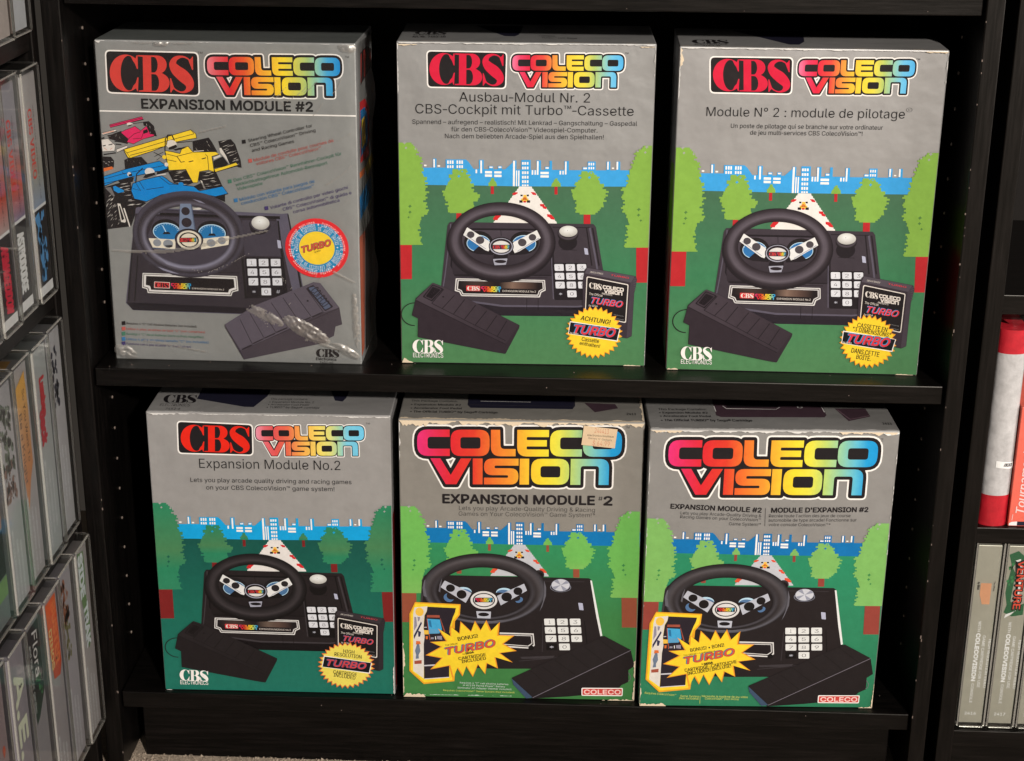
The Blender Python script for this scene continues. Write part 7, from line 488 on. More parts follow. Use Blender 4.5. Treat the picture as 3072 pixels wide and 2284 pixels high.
('feature_list_print',[('u',),('P','black',[[(125.43,204.68),(128.69,205.11),(128.93,201.88),(125.67,201.45)]]),('T','black','Steering Wheel Controller for',131.46,202.92,0.249,58.43,2.72,0,0),('T','black','CBS™ ColecoVision™ Driving',132.91,198.6,0.2484,59.74,2.73,0,0),('T','black','and Racing Games',134.22,194.26,0.2367,38.51,2.74,0,0),('P','tx_red',[[(130.34,187.94),(133.61,188.37),(133.85,185.13),(130.58,184.69)]]),('T','tx_red','Module de conduite pour courses de',135.75,185.79,0.261,73.18,2.74,0,0),('T','tx_red','voitures CBS™ ColecoVision™',137.5,182.44,0.2608,59.88,2.75,0,0),('P','tx_green',[[(111.36,169.23),(114.64,169.67),(114.87,166.39),(111.59,165.95)]]),('T','tx_green','Das CBS™ ColecoVision™ Rennfahrer-Cockpit für',117.19,167.58,0.261,99.43,2.76,0,0),('T','tx_green','wirklichkeitsgetreue Automobil-Rennsport',118.51,163.43,0.2557,84.85,2.77,0,0),('T','tx_green','Videospiele',119.86,159.66,0.2548,23.36,2.78,0,0),('P','tx_blue',[[(116.01,152.35),(119.31,152.8),(119.54,149.5),(116.24,149.05)]]),('T','tx_blue','Módulo con volante para juegos de',121.71,150.18,0.2648,69.38,2.78,0,0),('T','tx_blue','conducción CBS™ ColecoVision™',122.83,146.76,0.2568,67.56,2.79,0,0),('P','tx_violet',[[(143.09,145.77),(146.38,146.22),(146.64,142.91),(143.34,142.46)]]),('T','tx_violet','Volante di controllo per video giochi',148.55,143.46,0.277,72.38,2.79,0,0),('T','tx_violet','CBS™ ColecoVision™ di guida e',159.84,142.16,0.2624,63.52,2.79,0,0),('T','tx_violet','corsa automobilistica',168.97,140.05,0.2744,43.03,2.8,0,0),('P','black',[[(7.82,36.44),(11.23,36.92),(11.39,33.44),(7.98,32.96)]]),('T','black','Requires 4 "C" Cell Alkaline Batteries (not included)',12.33,33.87,-0.026,64.19,2.02,0,0),('P','tx_red',[[(7.47,31.2),(10.88,31.69),(11.05,28.2),(7.63,27.72)]]),('T','tx_red','Utilise 4 piles alcalines de type "C" (non comprises)',11.99,28.63,-0.0204,72.04,2.02,0,0),('P','tx_green',[[(7.15,26.36),(10.57,26.85),(10.73,23.35),(7.31,22.86)]]),('T','tx_green','Benötigt 4 "C" Alkali-Batterien (nicht im Preis inbegriffen)',11.67,23.78,-0.0212,70.83,2.02,0,0),('P','tx_blue',[[(6.82,21.37),(10.24,21.86),(10.4,18.36),(6.98,17.87)]]),('T','tx_blue','Utiliza 4 pilas alcalinas tamaño "C" (no incluidas)',11.34,18.79,-0.0183,75.45,2.02,0,0),('P','tx_violet',[[(6.53,17.05),(9.96,17.54),(10.12,14.03),(6.69,13.54)]]),('T','tx_violet','Funziona con 4 pile alcaline "C" (non incluse)',11.06,14.46,-0.03,59.25,2.03,0,0)]),
('round_badge_print',[('o','bred',(188.83,108.83,28.5,27.17,56,0)),('o','bblue',(188.83,108.83,23.64,22.47,56,0)),('o','yellow',(188.75,108.91,16.01,15.25,48,0)),('u',),('ARC','white','FREE CARTRIDGE INCLUDED • CARTOUCHE GRATUITE INCLUSE • GRATIS SPIELCASSETTE •',188.83,108.83,21.23,20,3.49,-2.7916,4.0),('ARC','white','INCLUYE UN CARTUCHO DE JUEGO GRATIS • CONTIENE UNA CARTUCCIA IN REGALO •',188.83,108.83,17.19,16.3,3.2416,-3.0416,3.2),('turbo','TURBO',174.98,104.17,0.2753,27.13,5.33,[('black',0.085,0,0),('tblue',0.06,-0.03,0.03),('tred2',0.036,0,0)]),('T','black','by SEGA',186.76,104.65,0.2953,5.74,1.15,0.03,0)]),
('pedal_print',[('rp','pd1lo',[[(102.42,35.8,1.21),(131.11,54.55),(184.66,77.49,1.81),(190.92,76.9,1.81),(207.68,54.36,0.6),(209.89,38.52,0.6),(203.82,36.37),(202.03,27.46,0.48),(197.02,24.95),(196.22,21.8,0.72),(193.9,20.8),(119.18,2.97,0.72),(103.02,33.0,0.48)]]),('rp','pd1',[[(102.55,35.93,1.21),(131.12,54.67),(184.66,77.37,1.81),(190.91,76.78,1.81),(207.5,54.36,0.6),(191.03,48.51),(116.6,10.88,0.48)]]),('p','pd1dk',[[(102.6,34.56),(116.6,10.88),(119.31,3.16),(118.43,4.09),(103.02,33.19)]]),('l','pd1ln',0.45,[(114.76,10.64),(207.67,53.87)]),('rp','pd1ln',[[(177.92,71.81,1.21),(184.59,74.91,1.21),(202.3,54.98,1.21),(194.69,50.46,1.21)]]),('rp','spk1b',[[(180.02,72.04,0.97),(185.14,73.39,0.97),(200.2,54.93,0.97),(194.73,52.01,0.97)]]),('L','pd1ln',0.6,[(178.21,71.39),(193.45,49.19)]),('L','pd1ln',0.6,[(166.88,67.13),(181.93,45.19)]),('L','pd1ln',0.6,[(156.65,62.45),(170.93,39.95)]),('L','pd1ln',0.6,[(145.96,57.37),(159.93,35.31)]),('L','pd1ln',0.6,[(135.98,52.68),(149.15,29.42)]),('L','pd1ln',0.6,[(126.11,46.98),(138.35,23.51)]),('L','pd1ln',0.6,[(116.8,41.02),(127.2,17.58)]),('L','pd1ln',1.2,[(182.52,44.9),(192.26,49.48)]),('L','pd1ln',1.2,[(171.84,40.09),(181.31,44.56)]),('L','pd1ln',1.2,[(149.46,29.43),(159.9,34.38)]),('L','pd1ln',1.2,[(138.66,23.83),(148.53,28.78)]),('L','pd1ln',1.2,[(127.53,18.21),(137.43,23.18)]),('L','pd1ln',1.2,[(117.28,12.6),(126.57,17.06)]),('O','pd1ln',(179.06,59.88,1.08,0.86,32,0)),('t','pd1ln','COLECO',181.42,68.82,-0.9269,18.76,8.5,0.01,0)]),
('publisher_mark_print',[('u',),('cbs','black',(185.83,15.02),(20.92,-0.16),(-0.23,-7.83)),('T','black','Electronics',185.52,4.22,-0.019,18.38,2.7,0.01,0),('T','black','7452-60',188.68,1.33,-0.0081,12.3,1.76,0,0)])]}}
TOP = {'B4': [('p','navydk',[[(39.58,95),(106.01,95),(105.0,43.86),(96.94,15.19),(88.12,15.42),(40.34,33.81)]]),('P','navydk',[[(154.23,95),(180.57,95),(179.47,42.8),(177.11,33.2),(169.72,35.53)]]),('cbs','black',(7.98,43.11),(30.84,0.86),(2.62,-20.9)),('T','black','ELECTRONICS',9.77,13.51,0.0137,27.69,6.74,-0.01,0),('T','black','7452-6',17.01,4.32,0.0492,13.62,5.0,0,0),('T','txt2','This package contains:',109.29,34.54,0.0211,35.05,4.43,0,0),('T','txt2','• Expansion Module No. 2',109.4,26.8,0.0176,41.59,4.38,0,0),('T','txt2','• Accelerator Foot Pedal',109.34,20.12,0.0152,38.27,4.35,0,0),('T','txt2','• TURBO™ by Sega® cartridge',109.11,13.16,0.0092,48.86,4.64,0,0)],'B5': [('p','navydk',[[(61.34,95),(161.85,95),(161.67,38.82),(159.15,30.42),(64.6,30.06),(61.48,37.63)]]),('P','plum',[[(170.44,46.95),(199.2,45.07),(201.56,34.37),(179.84,23.39)]]),('l','bodyhi',0.5,[(61.52,48.53),(62.92,37.69),(159.78,37.2),(161.33,46.56)]),('L','pwhite',0.7,[(73.25,47.47),(120.49,47.0)]),('p','black',[[(71.0,95),(122.57,95),(122.67,51.16),(72.61,49.64)]]),('T','txt2','This Package Contains:',8.66,43.76,0.0067,43.08,4.7,0.01,0),('T','txt2','• Expansion Module #2',8.76,34.14,0.0095,46.47,4.64,0.02,0),('T','txt2','• Accelerator Foot Pedal',9.28,24.95,0.0168,47.51,4.59,0.02,0),('T','txt2','• The Official TURBO™ by Sega® Cartridge',9.57,15.85,0.0088,80.53,5.14,0.02,0),('T','txt2','2413',208.88,17.69,-0.0299,8.37,5.14,0.02,0)],'B6': [('p','plum',[[(64.17,95),(166.42,95),(165.02,36.66),(162.37,31.41),(67.44,29.7),(63.25,34.17)]]),('P','plum',[[(175.67,53.92),(204.26,54.62),(205.09,34.58),(182.97,22.54)]]),('l','plumhi',0.6,[(177.5,50.85),(184.97,27.11),(204.33,36.7)]),('L','pwhite',0.8,[(63.63,57.42),(64.01,43.41)]),('L','pwhite',0.8,[(163.89,61.47),(164.56,44.33)]),('L','pwhite',0.7,[(71.81,58.25),(74.59,51.43),(120.67,50.69),(125.05,56.43)]),('p','black',[[(72.44,95),(126.32,95),(123.77,55.77),(75.47,53.95)]]),('u',),('T','pwhite','0',140.8,54.62,-0.0929,5.28,5.09,0.02,0),('T','txt2','This Package Contains:',11.16,45.82,0.0177,44.59,5.01,0.01,0),('T','txt2','• Expansion Module #2',11.32,37.19,0.0107,44.67,4.95,0.02,0),('T','txt2','• Accelerator Foot Pedal',11.6,28.65,0.0114,46.67,4.91,0.02,0),('T','txt2','• The Official TURBO™ by Sega® Cartridge',11.6,18.09,0.0134,83.13,5.46,0.02,0),('T','txt2','2413',212.59,14.88,-0.0484,8.26,4.9,0.02,0)],'B2': [('p','navydk',[[(63.85,95),(107.33,95),(104.04,42.36),(100.84,32.98),(91.8,33.81)]]),('u',),('cbs','black',(12.78,55.53),(28.04,0.59),(-0.72,-15.57)),('T','black','ELECTRONICS',12.38,31.58,0.0482,27.59,6.86,0,0),('T','black','Art. Nr. 7452-60',12.21,19.5,0.0753,28.72,7.5,0.02,0),('T','txt2','• Cassette',121.44,34.54,-0.0829,14.37,6.07,0,0),('T','txt2','Turbo™ von Sega',124.0,23.45,-0.0458,30.78,6.74,0,0)],'B3': [('p','navydk',[[(51.11,95),(114.53,95),(108.65,34.46),(102.73,18.43),(94.45,17.66)]]),('u',),('cbs','black',(11.51,36.92),(31.05,1.44),(0.69,-21.24)),('T','black','ELECTRONICS',13.6,8.84,0.0666,27.65,4.91,0,0),('T','black','7452-6L',20.09,-0.22,0.0916,15.85,6.24,0.02,0)],'B1': [('p','topgrey',[[(0,0),(230,0),(230,110),(0,110)]])]}
SIDE = {'B1r': [('rp','grey',[[(25.66,277.72),(73.05,276.8),(105.99,269.05),(97.97,252.52),(23.41,248.23)]]),('rp','black',[[(28.16,276.92),(71.72,276.16),(102.77,268.96),(94.9,253.48),(26.41,248.78)]]),('P','cbsred',[[(30.18,274.77),(37.6,275.39),(34.11,251.23),(26.69,250.73)]]),('P','cbsred',[[(48.01,275.64),(64.53,275.14),(61.3,252.14),(50.54,251.26)]]),('P','cbsred',[[(73.69,274.78),(90.33,271.04),(98.59,261.74),(88.0,254.11),(78.53,253.78)]]),('p','bred',[[(19.34,235.43),(52.24,232.75),(79.28,219.5),(73.33,176.34),(17.05,182.06)]]),('p','rblue',[[(21.83,227.59),(51.19,225.33),(68.69,213.52),(65.18,188.3),(19.55,186.63)]]),('p','yellow',[[(27.74,217.87),(50.14,217.89),(52.37,193.24),(27.81,192.67)]]),('P','yellow',[[(43.61,171.73),(93.15,175.2),(112.26,164.85),(61.3,160.38)]]),('P','rblue',[[(8.31,153.41),(80.54,156.46),(97.98,135.4),(9.88,132.59)]]),('P','caror',[[(9.59,174.7),(43.79,172.99),(42.9,166.71),(10.64,169.43)]]),('P','copper',[[(-2.23,118.74),(37.6,115.71),(18.75,9.79),(-8.24,7.52),(-17.84,11.93)]]),('P','black',[[(39.46,115.27),(90.35,116.8),(59.32,1.3),(25.84,4.84)]])],'B2l': [('r','trunk',[(0.8,40,42,112)]),('r','tree',[(0.8,112,100,150)]),('r','ground1',[(0.8,0.8,100,40)])],'B2r': [('r','trunk',[(0.8,40,42,112)]),('r','tree',[(0.8,112,100,150)]),('r','ground1',[(0.8,0.8,100,40)])],'B3l': [('p','trunk',[[(1,2),(26,2),(20,95),(1,118)]]),('P','tree',[[(1,120),(60,120),(60,180),(1,190)]]),('L','grey',1.2,[(10,215),(10,262)]),('L','grey',1.2,[(19,215),(19,262)]),('L','grey',1.2,[(28,215),(28,262)]),('L','grey',1.2,[(37,215),(37,262)]),('L','grey',1.2,[(46,215),(46,262)]),('L','grey',1.2,[(55,215),(55,262)])],'B3r': [('r','trunk',[(0.8,40,42,112)]),('r','tree',[(0.8,112,100,150)]),('r','ground1',[(0.8,0.8,100,40)])],'B4l': [('r','trunk',[(0.8,40,42,112)]),('r','tree',[(0.8,112,100,150)]),('r','ground1',[(0.8,0.8,100,40)])],'B4r': [('r','trunk',[(0.8,3,60,190)])],'B5l': [('r','trunk',[(0.8,40,42,112)]),('r','tree',[(0.8,112,100,150)]),('r','ground1',[(0.8,0.8,100,40)])],'B5r': [('r','trunk',[(0.8,40,42,112)]),('r','tree',[(0.8,112,100,150)]),('r','ground1',[(0.8,0.8,100,40)])],'B6l': [('r','trunk',[(0.8,40,42,112)]),('r','tree',[(0.8,112,100,150)]),('r','ground1',[(0.8,0.8,100,40)])],'B6r': [('r','trunk',[(0.8,40,42,112)]),('r','tree',[(0.8,112,100,150)]),('r','ground1',[(0.8,0.8,100,40)])]}
WEAR = {'B2': [('f',1,1,221.58,291.25,-1,1.1,False,0.95,'worn2'),('t',2,1,221.58,0.6,1,1.0,False,0.6,'worn'),('f',3,246.85,290.85,0.6,1,1.3,True,0.8,'worn2'),('f',4,263.85,290.85,221.98,-1,1.4,True,0.8,'worn2'),('f',5,0.8,11,0.7,1,1.7,False,0.7,'worn'),('f',6,202.58,221.78,0.7,1,1.2,False,0.6,'worn'),('f',7,1,70,221.98,-1,0.7,True,0.4,'worn2'),('f',8,1,18,289.65,-1,1.4,False,1,'worn'),('f',9,208.58,221.58,289.65,-1,1.3,False,1,'worn'),('f',10,1,8,0.9,1,6,False,1,'worn')],'B3': [('f',1,1,225.24,291.53,-1,1.1,False,0.95,'worn2'),('t',2,1,225.24,0.6,1,1.0,False,0.6,'worn'),('f',3,247.13,291.13,0.6,1,1.3,True,0.8,'worn2'),('f',4,264.13,291.13,225.64,-1,1.4,True,0.8,'worn2'),('f',5,0.8,11,0.7,1,1.7,False,0.7,'worn'),('f',6,206.24,225.44,0.7,1,1.2,False,0.6,'worn'),('f',7,1,70,225.64,-1,0.7,True,0.4,'worn2'),('f',8,275.13,291.13,1.2,1,3.0,True,1,'worn'),('f',9,206.24,225.24,291.13,-1,2.0,False,1,'worn')],'B4': [('f',1,2,28,289.65,-1,2.0,False,0.9,'worn2'),('f',2,30,223.3,289.75,-1,0.8,False,0.6,'worn2'),('t',3,1,55,0.7,1,1.2,False,0.9,'worn2'),('f',4,1,8,0.6,1,1.5,False,1,'worn2'),('f',5,1,32,224.7,-1,1.2,True,1,'worn2'),('f',6,185.3,224.3,289.65,-1,1.4,False,0.9,'worn2')],'B5': [('f',1,0.8,224.05,289.05,-1,4.6,False,1,'worn'),('t',2,0.8,224.05,0.5,1,3.6,False,1,'worn'),('f',3,0.8,34,288.55,-1,7.5,False,0.8,'worn'),('f',4,1,60,0.6,1,2.2,True,0.8,'worn'),('f',5,0.8,22,0.7,1,5,False,0.6,'worn'),('f',6,1,45,224.25,-1,2.2,True,0.9,'worn'),('f',7,192.85,223.85,0.7,1,2.6,False,0.8,'worn'),('t',8,2,60,224.05,-1,2.5,True,1,'worn'),('f',9,249.55,287.55,0.7,1,1.2,True,0.7,'worn2'),('f',11,20,110,3.5,1,0.9,False,0.35,'fine')],'B6': [('f',1,0.8,224.23,289.54,-1,2.4,False,1,'worn2'),('t',2,0.8,224.23,0.5,1,1.5,False,1,'worn2'),('f',3,1,30,289.04,-1,3.4,False,0.7,'worn'),('f',4,1,26,0.6,1,2.6,True,0.8,'worn'),('f',5,0.8,26,0.7,1,3.6,False,0.6,'worn'),('f',6,1,28,224.43,-1,1.6,True,0.9,'worn'),('f',7,211.03,224.03,0.7,1,3.4,False,0.9,'worn'),('f',8,170.03,223.03,289.04,-1,3.0,False,0.9,'worn'),('f',9,150,270,224.43,-1,1.0,True,0.35,'worn2'),('f',10,100,280,0.6,1,0.8,True,0.3,'worn2')],'B1': [('f',1,0.8,6,288.89,-1,3.5,False,1,'worn2'),('f',2,2,224.83,288.99,-1,0.5,False,0.4,'worn2')]}
CREASES = [([(-1.09,103.31),(27.67,102.12),(63.66,105.11),(89.48,110.85),(125.45,118.98),(147.19,124.08)],0.6,0.605),([(22.47,100.96),(55.84,102.34),(86.81,108.59),(115.17,116.18)],0.4,0.55),([(200.63,88.6),(210.68,83.61),(223.89,76.71)],0.48,0.55),([(187.83,19.7),(197.42,16.8),(211.81,12.12),(220.8,8.56)],0.72,0.715),([(198.7,19.85),(209.54,18.36),(220.88,12.35)],0.72,0.77),([(221.43,9.84),(223.76,5.48)],0.64,0.715),([(117.78,217.55),(100.8,213.53),(85.65,209.54)],0.4,0.55),([(-0.06,14.18),(10.23,11.73),(21.58,5.24)],0.56,0.825),([(0.14,7.42),(12.32,3.65),(21.41,2.52)],0.64,0.825),([(23.13,19.48),(40.58,17.21),(66.37,12.45),(92.19,8.37)],0.32,0.715),([(199.6,240.46),(193.2,231.79),(186.81,224.31)],0.28,0.66),([(226.09,213.93),(216.09,208.81),(203.48,199.9)],0.24,0.66),([(224.31,187.84),(214.1,176.38),(192.5,162.11)],0.28,0.715),([(70.53,90.27),(88.15,84.12),(114.24,95.15),(133.81,105.98)],0.24,0.66),([(157.7,40.57),(163.01,37.26),(171.98,34.98),(182.11,30.85),(191.02,26.06)],0.72,1.21),([(159.41,37.8),(170.07,31.81),(178.98,27.02),(190.39,25.1)],0.64,1.1),([(169.08,38.66),(179.2,34.53),(188.14,31.0)],0.56,0.99),([(171.4,35.59),(174.82,29.42),(177.13,25.72)],0.48,0.825),([(181.01,34.57),(185.64,27.81)],0.48,0.825),([(175.84,23.18),(178.24,22.48)],0.72,0.66),([(121.37,51.84),(129.61,47.06),(140.23,41.08)],0.28,0.825),([(126.04,48.22),(137.81,41.03),(144.69,31.19)],0.24,0.825),([(56.47,286.31),(61.34,285.66)],0.72,0.715),([(24.59,287.86),(56.5,286.79),(98.27,287.79)],0.24,1.1),([(221.48,22.34),(214.31,18.14),(205.24,16.57)],0.28,0.66),([(211.82,147.8),(220.63,155.81),(227.43,165.81)],0.2276,0.55),([(166.8,69.1),(161.19,75.13),(153.57,83.16)],0.2603,0.55),([(171.13,229.82),(165.23,234.75),(157.34,241.68)],0.2662,0.55),([(189.18,78.29),(195.1,85.62),(199.02,94.94)],0.2908,0.55),([(203.53,232.82),(207.61,235.57),(209.7,240.32)],0.1517,0.55),([(202.39,218.12),(213.34,229.88),(222.3,243.65)],0.2139,0.55),([(152.26,56.44),(158.79,58.56),(163.32,62.67)],0.1769,0.55),([(156.12,105.53),(168.35,112.84),(178.59,122.16)],0.1522,0.55),([(180.64,142.05),(178.04,144.63),(173.44,149.22)],0.1655,0.55),([(148.85,247.74),(154.41,251.35),(157.97,256.97)],0.2096,0.55),([(152.92,238.09),(164.14,248.6),(173.36,261.11)],0.2457,0.55),([(163.47,237.41),(176.66,245.14),(187.85,254.87)],0.275,0.55),([(188.2,38.82),(193.89,40.17),(197.57,43.51)],0.1591,0.55),([(198.28,40.11),(209.11,44.1),(217.93,50.08)],0.1433,0.55),([(186.42,103.52),(195.25,109.91),(202.08,118.3)],0.1753,0.55),([(204.43,243.62),(210.99,251.34),(215.55,261.06)],0.2658,0.55),([(178.7,245.3),(187.74,250.68),(194.77,258.06)],0.2869,0.55),([(156.06,52.1),(163.77,57.26),(169.49,64.41)],0.2314,0.55),([(177.47,82.31),(182.45,84.23),(185.43,88.16)],0.1548,0.55),([(141.46,229.82),(151.21,238.2),(158.96,248.57)],0.2687,0.55),([(167.96,30.92),(176.02,33.72),(182.07,38.52)],0.2556,0.55),([(190.14,241.56),(205.39,248.38),(218.63,257.2)],0.2038,0.55),([(200.76,205.28),(205.94,207.21),(209.11,211.13)],0.2392,0.55),([(185.62,192.82),(193.02,200.72),(198.41,210.61)],0.24,0.55),([(190.74,79.77),(182.78,87.12),(172.81,96.47)],0.2085,0.55),([(227.23,244.12),(218.06,252.97),(206.89,263.82)],0.1837,0.55)]
PATCHES = [(177.32,31.99,25,7.5,-0.52,0.75),(140.37,44.83,20,5,-0.5,0.4),(214.24,12.81,14,4,-0.5,0.7),(9.96,7.66,11,6,-0.3,0.8),(58.98,287.19,7,3,0,0.8),(220.27,285.49,9,4,-0.2,0.6),(222.54,42.39,3,30,0.05,0.35)]
import re
from mathutils import noise
# ------------------------------------------------------------------ the place: floor and bookcases
g = MB()
g.box(-2.5, 2.5, -3.5, 0.6, -0.47, -0.4212)
r = random.Random(11)
for i in range(5200):
    x = r.uniform(-0.42, 0.16); y = r.uniform(-0.035, 0.036); s = r.uniform(0.0012, 0.0032); h = r.uniform(0.0006, 0.0024)
    a = r.uniform(0, 6.28); q = [g.bm.verts.new((x+s*math.cos(a+k*2.09), y+s*math.sin(a+k*2.09), -0.4222)) for k in range(3)]
    t = g.bm.verts.new((x+r.uniform(-0.003, 0.003), y+r.uniform(-0.003, 0.003), -0.4212+h))
    for k in range(3): g.bm.faces.new((q[k], q[(k+1) % 3], t))
M['carpet'] = mat('beige_carpet_pile', base=(0.42, 0.36, 0.30, 1), rough=0.95, spec=0.05, mottle=0.35, mscale=500, bump=0.8, bscale=900)
tag(g.build('carpet', M['carpet']), 'short beige carpet pile in front of the black bookcase', 'carpet', kind='structure')

def board(name, dims, m, parent, bev=0.0011):
    b = MB(); b.box(*dims, bev=bev); return b.build(name, m, parent)
bk = tag(empty('bookcase', (0, 0, -0.42)), 'wide black-brown bookcase whose two shelves hold the six big boxes', 'bookcase')
def rel(d, z=-0.42): return (d[0], d[1], d[2], d[3], d[4]-z, d[5]-z)
lp = board('side_panel', rel((-0.3985, -0.382, 0, 0.28, -0.4262, 0.62)), M['wood_z'], bk)
rp_ = board('side_panel', rel((0.382, 0.3972, 0, 0.28, -0.4262, 0.62)), M['wood_z'], bk)
def scuffs(panel, x0, x1, n, seed, edge):
    rr = random.Random(seed); b = MB()
    for i in range(n):
        z = rr.uniform(-0.4, 0.33); x = edge+rr.uniform(-0.0006, 0.0006); s = rr.uniform(0.0004, 0.0011)
        b.box(x-s*0.5, x+s*0.5, -0.0004, 0.0, z+0.42-s*rr.uniform(0.5, 2.2), z+0.42+s)
    return tag(b.build('scuff_mark', M['scuff'], panel), kind='stuff')
M['scuff'] = mat('bare_chipboard_scuff', base=(0.16, 0.13, 0.12, 1), rough=0.8, spec=0.1)
scuffs(rp_, 0.382, 0.3972, 26, 5, 0.3826); scuffs(lp, -0.3985, -0.382, 10, 6, -0.3826)
for z in [0.2965-0.0313*k for k in range(21)]:
    for px, yy, pn, ax in ((-0.3818, 0.058, lp, (1, 0, 0)), (0.3818, 0.0775, rp_, (-1, 0, 0))):
        if abs(z) < 0.03 or -0.375 < z < -0.32: continue
        b = MB(); b.disc((px, yy, z+0.42), ax, 0.0016, 10, 0.0012); b.build('peg_hole', M['peg'], pn)
for z0, z1 in ((0.3239, 0.3415), (-0.0172, 0.0), (-0.3524, -0.3351)):
    board('shelf', rel((-0.3803, 0.3803, 0.0062, 0.268, z0, z1)), M['wood_x'], bk, 0.0009)
board('plinth', rel((-0.3685, 0.3685, 0.03, 0.05, -0.4262, -0.3527)), M['wood_x'], bk)
board('back_panel', rel((-0.382, 0.382, 0.269, 0.274, -0.42, 0.62)), M['back'], bk, 0)
rr = random.Random(21); b = MB()
for i in range(30):
    x = rr.uniform(-0.37, 0.37); y = rr.uniform(0.008, 0.05); s = rr.uniform(0.0002, 0.0005)
    sh = rr.choice((0.0, -0.3351)); b.box(x-s, x+s, y-s, y+s, sh+0.42, sh+0.42+s)
for i in range(10):
    x = rr.uniform(-0.37, 0.37); z = rr.choice((0.328, -0.01, -0.345))+rr.uniform(-0.004, 0.008); s = rr.uniform(0.0002, 0.0005)
    b.box(x-s, x+s, 0.0058, 0.0062, z+0.42-s, z+0.42+s)
tag(b.build('dust_speck', M['scuff'], bk), kind='stuff')

bl = tag(empty('bookcase', (-0.46, -0.016, -0.42)), 'black bookcase at a right angle on the left, full of clear game cases', 'bookcase')
def lrel(d): return (d[0]+0.46, d[1]+0.46, d[2]+0.016, d[3]+0.016, d[4]+0.42, d[5]+0.42)
board('side_panel', lrel((-0.62, -0.4025, -0.0155, -0.0005, -0.42, 0.62)), M['wood_z'], bl)
board('side_panel', lrel((-0.62, -0.4025, -0.80, -0.784, -0.42, 0.62)), M['wood_z'], bl)
board('back_panel', lrel((-0.62, -0.615, -0.784, -0.016, -0.42, 0.62)), M['back'], bl, 0)
for zt in (0.304, 0.0795, -0.1435, -0.3535): board('shelf', lrel((-0.615, -0.405, -0.784, -0.016, zt-0.016, zt)), M['wood_y'], bl, 0.0008)

br = tag(empty('bookcase', (0.4085, 0, -0.42)), 'black bookcase at the right edge, with a narrow gap beside it', 'bookcase')
def rrel(d): return (d[0]-0.4085, d[1]-0.4085, d[2], d[3], d[4]+0.42, d[5]+0.42)
board('side_panel', rrel((0.4080, 0.4232, 0, 0.28, -0.4262, 0.62)), M['wood_z'], br)
board('side_panel', rrel((1.17, 1.186, 0, 0.28, -0.4262, 0.62)), M['wood_z'], br)
board('back_panel', rrel((0.4232, 1.17, 0.269, 0.274, -0.42, 0.62)), M['back'], br, 0)
for z0, z1 in ((0.0675, 0.0855), (-0.1530, -0.1372), (-0.3690, -0.3520)): board('shelf', rrel((0.4232, 1.17, 0.008, 0.268, z0, z1)), M['wood_x'], br, 0.0008)
board('plinth', rrel((0.4235, 1.1695, 0.02, 0.04, -0.4262, -0.3692)), M['wood_x'], br)

